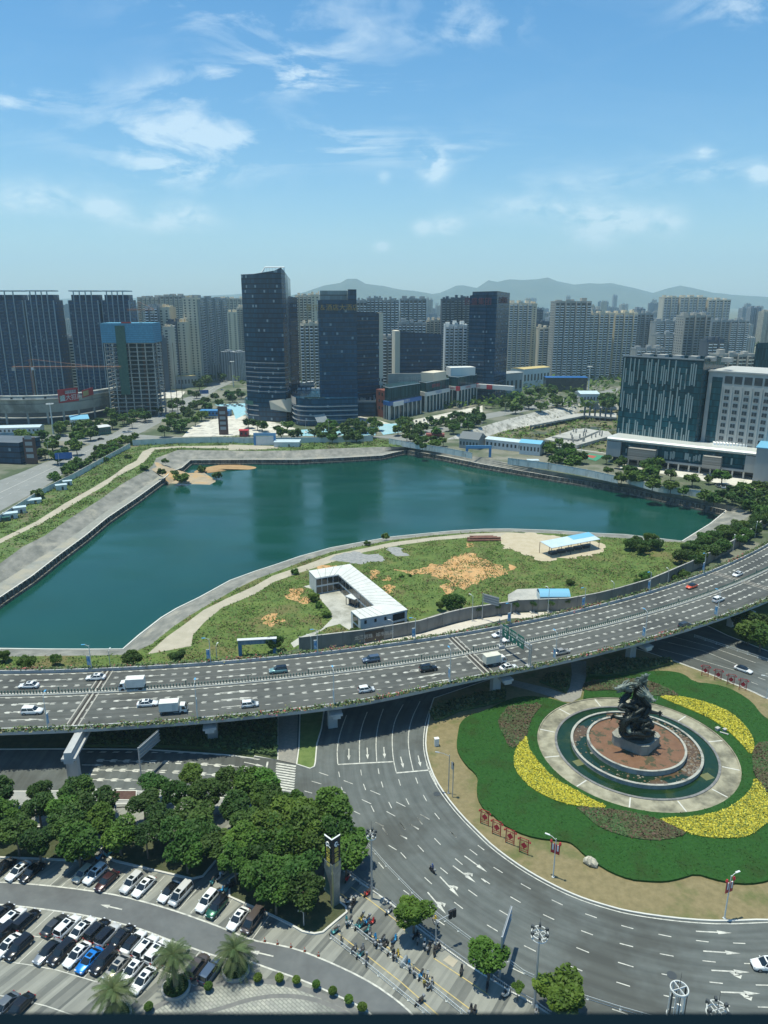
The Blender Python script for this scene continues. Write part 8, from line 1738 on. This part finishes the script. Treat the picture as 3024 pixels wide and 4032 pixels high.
t=empty('foundation_slab',P('C',460,990,-3),0,'raw concrete foundation slab with columns in the sunken site','foundation');o_=t.location.copy();L=[p-o_ for p in PL('C',[(462,988),(640,932),(805,945),(830,968),(640,1020)],-3)];q=MB();q.prism([(p.x,p.y)for p in L],-2.5,0);q.build('slab',CONC,t)
q=MB();q.prism([(p.x,p.y)for p in[L[0].lerp(L[2],.12),L[1].lerp(L[3],.2),L[2].lerp(L[0],.15),L[4].lerp(L[1],.2)]],0.05,1.4);q.build('upper_slab',CONC,t)
rnd=random.Random(3)
for k in range(26):
 a_,b_=rnd.uniform(.1,.9),rnd.uniform(.1,.9);p=L[0].lerp(L[1],a_).lerp(L[4].lerp(L[3],a_),b_);q=MB();q.box(p.x,p.y,0,.8,.8,rnd.uniform(1.5,5));q.build('column',CONC,t)
t=empty('foundation_deck',P('C',395,915,-2),0,'long concrete deck with dark stub columns at the back of the sunken site','foundation');o_=t.location.copy();L=[p-o_ for p in PL('C',[(395,915),(680,862),(850,872),(850,850),(640,850),(400,905)],-2)];q=MB();q.prism([(p.x,p.y)for p in L],-1.5,0,bottom=True);q.build('slab',CONC,t)
for k in range(14):p=L[0].lerp(L[1],k/14)if k<8 else L[1].lerp(L[2],(k-8)/6);q=MB();q.box(p.x,p.y+1,-4,1.2,1.2,4 if k<8 else 12);q.build('column',WB['slate'],t)
t=empty('sports_court',P('C',652,1072,.1),0,'green and red sports court between the trees','sports court');o_=t.location.copy();L=[p-o_ for p in PL('C',[(640,1078),(690,1062),(785,1078),(740,1105)],.1)];q=MB();q.face([(p.x,p.y,.05)for p in L]);q.build('surface',mk('court_green',(.04,.22,.13),rough=.8),t);cc_=sum(L,Vector((0,0,0)))/4;q=MB();q.face([((cc_+(p-cc_)*.45).x,(cc_+(p-cc_)*.45).y,.07)for p in L]);q.build('key_area',mk('court_red',(.35,.08,.05),rough=.8),t)
o=MB();o.tube([(0,0,1.6),(14,0,1.6)],1.6,12);o=o.build('storage_tank',mk('tank_red',(.25,.06,.05),rough=.6));o.location=P('B',1290,1195);tag(o,'rust red cylindrical tank lying beside the road behind the white wall','tank')
#tall masts and lamps far away

for c,x,y,tx,ty,lab in[('A',350,1175,325,975,'tall lighting mast in the grove left of the boulevard'),('A',1525,870,1518,700,'tall white mast beside the upper boulevard'),('C',697,760,706,598,'very tall white mast beside the white shed behind the pit')]:
 p=P(c,x,y);h=hit(c,tx,ty,p.y).z;t=empty('light_mast',p,0,lab,'light mast');q=MB();q.tube([(0,0,0),(0,0,h)],[.7,.35],8);q.build('pole',WSTEEL,t);q=MB();q.tube([(2.6*math.cos(k*.52),2.6*math.sin(k*.52),h-.5)for k in range(13)],.3,5);q.build('ring',WSTEEL,t)
for i,(c,x,y)in enumerate([('A',935,1080),('A',1055,1165),('A',1090,990),('A',1290,850),('A',485,1190),('A',320,1345),('B',357,1200),('B',655,1195),('B',1205,1210),('B',1275,1130),('C',255,865),('C',375,820),('C',660,1090),('C',740,740),('B',505,1190),('A',1160,990)]):
 lamp(P(c,x,y),12,'white double-arm street lamp beyond the pond','street lamps beyond the pond',2.4,i*.7,double=True,m=WSTEEL)
t=None
for i,(c,x,y,w_)in enumerate([('A',390,1375,10),('A',1320,930,9),('A',1040,1010,9)]):
 p=P(c,x,y+12);tt=empty('road_sign',p,.3,'blue road sign on a post beside the boulevard, %s'%('nearest the pond','farthest up the road','by the podium end')[i],'road sign');q=MB();q.tube([(0,0,0),(0,0,8)],.2,6);q.build('post',STEEL,tt);q=MB();q.box(w_*.3,0,4.6,w_,.2,4);q.build('panel',BK,tt)
for i,(c,x,y,lab)in enumerate([('A',1463,1180,'dark red advertising pylon standing on the pale plaza'),('A',210,1370,'dark advertising pylon beside the left boulevard')]):
 tt=empty('advert_pylon',P(c,x,y),0,lab,'sign pylon');q=MB();q.box(0,0,0,7,2,22 if i==0 else 17);q.build('body',mk('pylon_brown',(.09,.045,.04),rough=.5),tt)
 for k in range(4):q=MB();q.box(0,-1.05,4+k*4,4.5,.1,2.4);q.build('panel',BALG,tt)
 #far cars

FC_=[PAINT[k]for k in('white','white','black','silver','grey','white')];rnd=random.Random(12)
b0=MB();b0.box(0,0,.3,4.6,1.8,.65);b0=b0.build('body',PAINT['white']);b1=MB();b1.grid([[(-1.9,-.85,.95),(1.1,-.85,.95),(1.1,.85,.95),(-1.9,.85,.95)],[(-1.3,-.7,1.42),(.4,-.7,1.42),(.4,.7,1.42),(-1.3,.7,1.42)]],0,True);b1.face([(-1.3,-.7,1.42),(.4,-.7,1.42),(.4,.7,1.42),(-1.3,.7,1.42)]);b1=b1.build('cabin',DGLASS)
far=[('A',815,1168,'b'),('A',845,1165,'b'),('A',660,1212,'c'),('A',160,1208,'c'),('A',1450,890,'b'),('A',1560,790,'b'),('A',1490,830,'b'),('A',1440,840,'b'),('B',925,1196,'c'),('B',455,1212,'c')]+[('A',1455+16*k,985+(k%3)*6,'p')for k in range(9)]+[('A',1350+20*k,1075,'p')for k in range(6)]+[('B',470+33*k+rnd.uniform(-8,8),1168+rnd.uniform(0,16),'p')for k in range(16)]+[('B',1200+26*k,1105+rnd.uniform(-14,8)-k*2,'p')for k in range(14)]+[('F',1340+30*k,352+k*6,'p')for k in range(7)]+[('C',300+40*k,835-10*k+(k%2)*8,'b')for k in range(6)]
for c,x,y,k in far:
 t=empty('car',P(c,x,y,.1),{'b':.95,'c':.05,'p':1.4+rnd.uniform(-.15,.15)}[k],{'b':'small distant car driving on the roads beyond the pond','c':'small distant car on the cross street beyond the pond','p':'small distant car parked between trees beyond the pond'}[k],'car',{'b':'distant cars on the roads beyond the pond','c':'distant cars on the cross street','p':'distant parked cars beyond the pond'}[k])
 o=b0.copy();col.objects.link(o);o.parent=t;o.material_slots[0].link='OBJECT';o.material_slots[0].material=rnd.choice(FC_);o=b1.copy();col.objects.link(o);o.parent=t
bpy.data.objects.remove(b0);bpy.data.objects.remove(b1)
#the far city and the hills

FM=[glassmat('far_facade_%d'%i,c,pw=3.4,fh=3.2,bandw=.3,band=b_,lit=.0,var=.35,rough=.7,mull=.35)for i,(c,b_)in enumerate([((.36,.36,.33),(.72,.71,.64)),((.24,.28,.31),(.55,.58,.6)),((.42,.39,.31),(.74,.68,.55)),((.12,.17,.2),(.3,.36,.4))])]
rnd=random.Random(31);FMe=[]
for k in range(10):
 q=MB();w_=rnd.uniform(22,46);H=30;q.prism([(-w_/2,-8),(-w_*.15,-8),(-w_*.15,-5),(w_*.15,-5),(w_*.15,-8),(w_/2,-8),(w_/2,9),(-w_/2,9)],0,100);q.box(-w_*.25,0,100,7,7,5);q.box(w_*.28,1,100,6,8,4);FMe.append(q.build('distant_tower',FM[k%4]))
def far_city(n,Y0,Y1,h0,h1,label,group,cx=(-.62,.62),cat='distant tower'):
 for i in range(n):
  Y=rnd.uniform(Y0,Y1);X=Y*rnd.uniform(*cx)
  o=rnd.choice(FMe).copy();col.objects.link(o);o.location=(X,Y,0);s=rnd.uniform(.8,1.15);o.scale=(s,s,rnd.uniform(h0,h1)/100);o.rotation_euler=(0,0,rnd.uniform(-.5,.5));tag(o,label,cat,group);o.name=cat.replace(' ','_')
far_city(140,1250,2400,45,88,'distant apartment tower in the hazy middle of the city','distant towers in the middle of the city');far_city(110,2400,4200,60,112,'far apartment tower fading below the hills','far towers below the hills');far_city(50,4200,7500,70,135,'farthest pale apartment tower on the horizon','farthest towers on the horizon')
far_city(210,950,2600,10,42,'low distant housing block between the towers','low blocks between the towers',(-.25,.62),'housing block')
for o in FMe:bpy.data.objects.remove(o)
q=MB();rw_=random.Random(4);RP_=obj_polys(('road','plaza'))[1:]
for xa,ya,xb,yb in((-320,640,30,900),):RP_.append([(xa,ya),(xb,ya),(xb,yb),(xa,yb)])
for _ in range(24000):
 Y=700+2600*rw_.random()**1.5;X=Y*rw_.uniform(-.6,.6)
 if not any(inside((X,Y),p_)for p_ in RP_):q.leaf(Vector((X,Y,rw_.uniform(1,8))),rw_.uniform(1.6,3.6),rw_,0,.4)
tag(q.build('far_woods',LF[0]),kind='stuff')
HILL=mk('hill_forest',(.035,.06,.03),(.07,.09,.05),scale=.003,rough=.95,detail=8)
def ridge(pts,Y,depth,seed,zb=-5):
 rnd=random.Random(seed);pr_=resample([Vector((hit('M',x,y,Y).x,hit('M',x,y,Y).z,0))for x,y in pts],130);n=len(pr_);rows=[]
 for f,zf in((-1,0),(-.62,.3),(-.3,.66),(0,1),(.5,.5),(1,0)):
  rows.append([Vector((p.x+rnd.uniform(-30,30)*(zf<1),Y+depth*f+(rnd.uniform(-.12,.12)*depth if zf not in(0,1)else 0),zb+(p.y-zb)*zf*(rnd.uniform(.86,1.1)if zf not in(0,1)else 1+.02*rnd.uniform(-1,1))))for p in pr_])
 q=MB();q.grid(rows);tag(q.build('hills',HILL,smooth=True),kind='structure')
ridge([(880,650),(905,640),(950,632),(985,618),(1000,616),(1030,622),(1055,605),(1075,608),(1100,602),(1130,606),(1160,604),(1183,600),(1205,607),(1240,614),(1275,612),(1320,612),(1370,622),(1410,632),(1445,622),(1470,616),(1500,622),(1540,632),(1600,638),(1700,644),(1800,650)],11500,1600,1)
ridge([(560,652),(600,645),(660,630),(700,617),(735,612),(750,603),(770,602),(790,612),(830,618),(870,626),(920,632),(960,640),(1000,650)],10500,1500,2);ridge([(-100,655),(0,650),(150,645),(300,644),(430,640),(520,635),(600,640),(660,652)],12500,1500,3)
for c,x,y,lab in[('H',1195,1205,'manhole cover by the curved lane edge near the stop lines'),('K',880,363,'manhole cover in the outer lane beside the tree belt'),('L',1100,945,'manhole cover on the lower roundabout lanes')]:
 q=MB();p=P(c,x,y);q.tube([(0,0,.02),(0,0,.045)],.75,20);o=q.build('manhole_cover',DSTEEL);o.location=(p.x,p.y,0);tag(o,lab,'manhole cover')
 #window sill of the room the picture is taken from

t=empty('window_sill',(0,.52,99.35),0,'dark blue metal window sill along the bottom of the view','window sill');sz=.0
a=hit('M',829,2188,.61);q=MB();q.box(0,.05,a.z-99.35-.12,3.0,.08,.12);q.build('sill_bar',mk('dark_navy_metal',(.003,.01,.016),rough=.9,spec=.05),t)
#LABELS OF LOOK-ALIKES: counted from the left

W1='first second third fourth fifth sixth seventh eighth ninth tenth eleventh twelfth thirteenth fourteenth fifteenth sixteenth seventeenth eighteenth nineteenth'.split()
def nth(k):return W1[k-1]if k<20 else('twentieth','thirtieth','fortieth','fiftieth')[k//10-2]if k%10==0 else('twenty','thirty','forty','fifty')[k//10-2]+'-'+W1[k%10-1]
same={}
for o in col.objects:
 if not o.parent and o.get('label')and o.get('category')not in('distant tower','housing block'):same.setdefault(o['label'],[]).append(o)
for l,os_ in same.items():
 if 1<len(os_)<60:
  os_.sort(key=lambda o:o.location.x/(o.location.y*CP+(CAMH-o.location.z)*SP_))
  for k,o in enumerate(os_):o['label']=l+', '+nth(k+1)+' from the left'
  #AIR

HZ=bpy.data.materials.new('haze_air');HZ.use_nodes=True;t=HZ.node_tree;t.nodes.remove(t.nodes['Principled BSDF'])
pv=t.nodes.new('ShaderNodeVolumePrincipled');pv.inputs['Density'].default_value=HAZE;pv.inputs['Color'].default_value=(.6,.84,1.0,1);pv.inputs['Anisotropy'].default_value=.1
t.links.new(pv.outputs[0],t.nodes['Material Output'].inputs['Volume'])
q=MB();q.box(0,9000,-10,24000,20000,1150);hz=q.build('haze',HZ);tag(hz,kind='stuff')
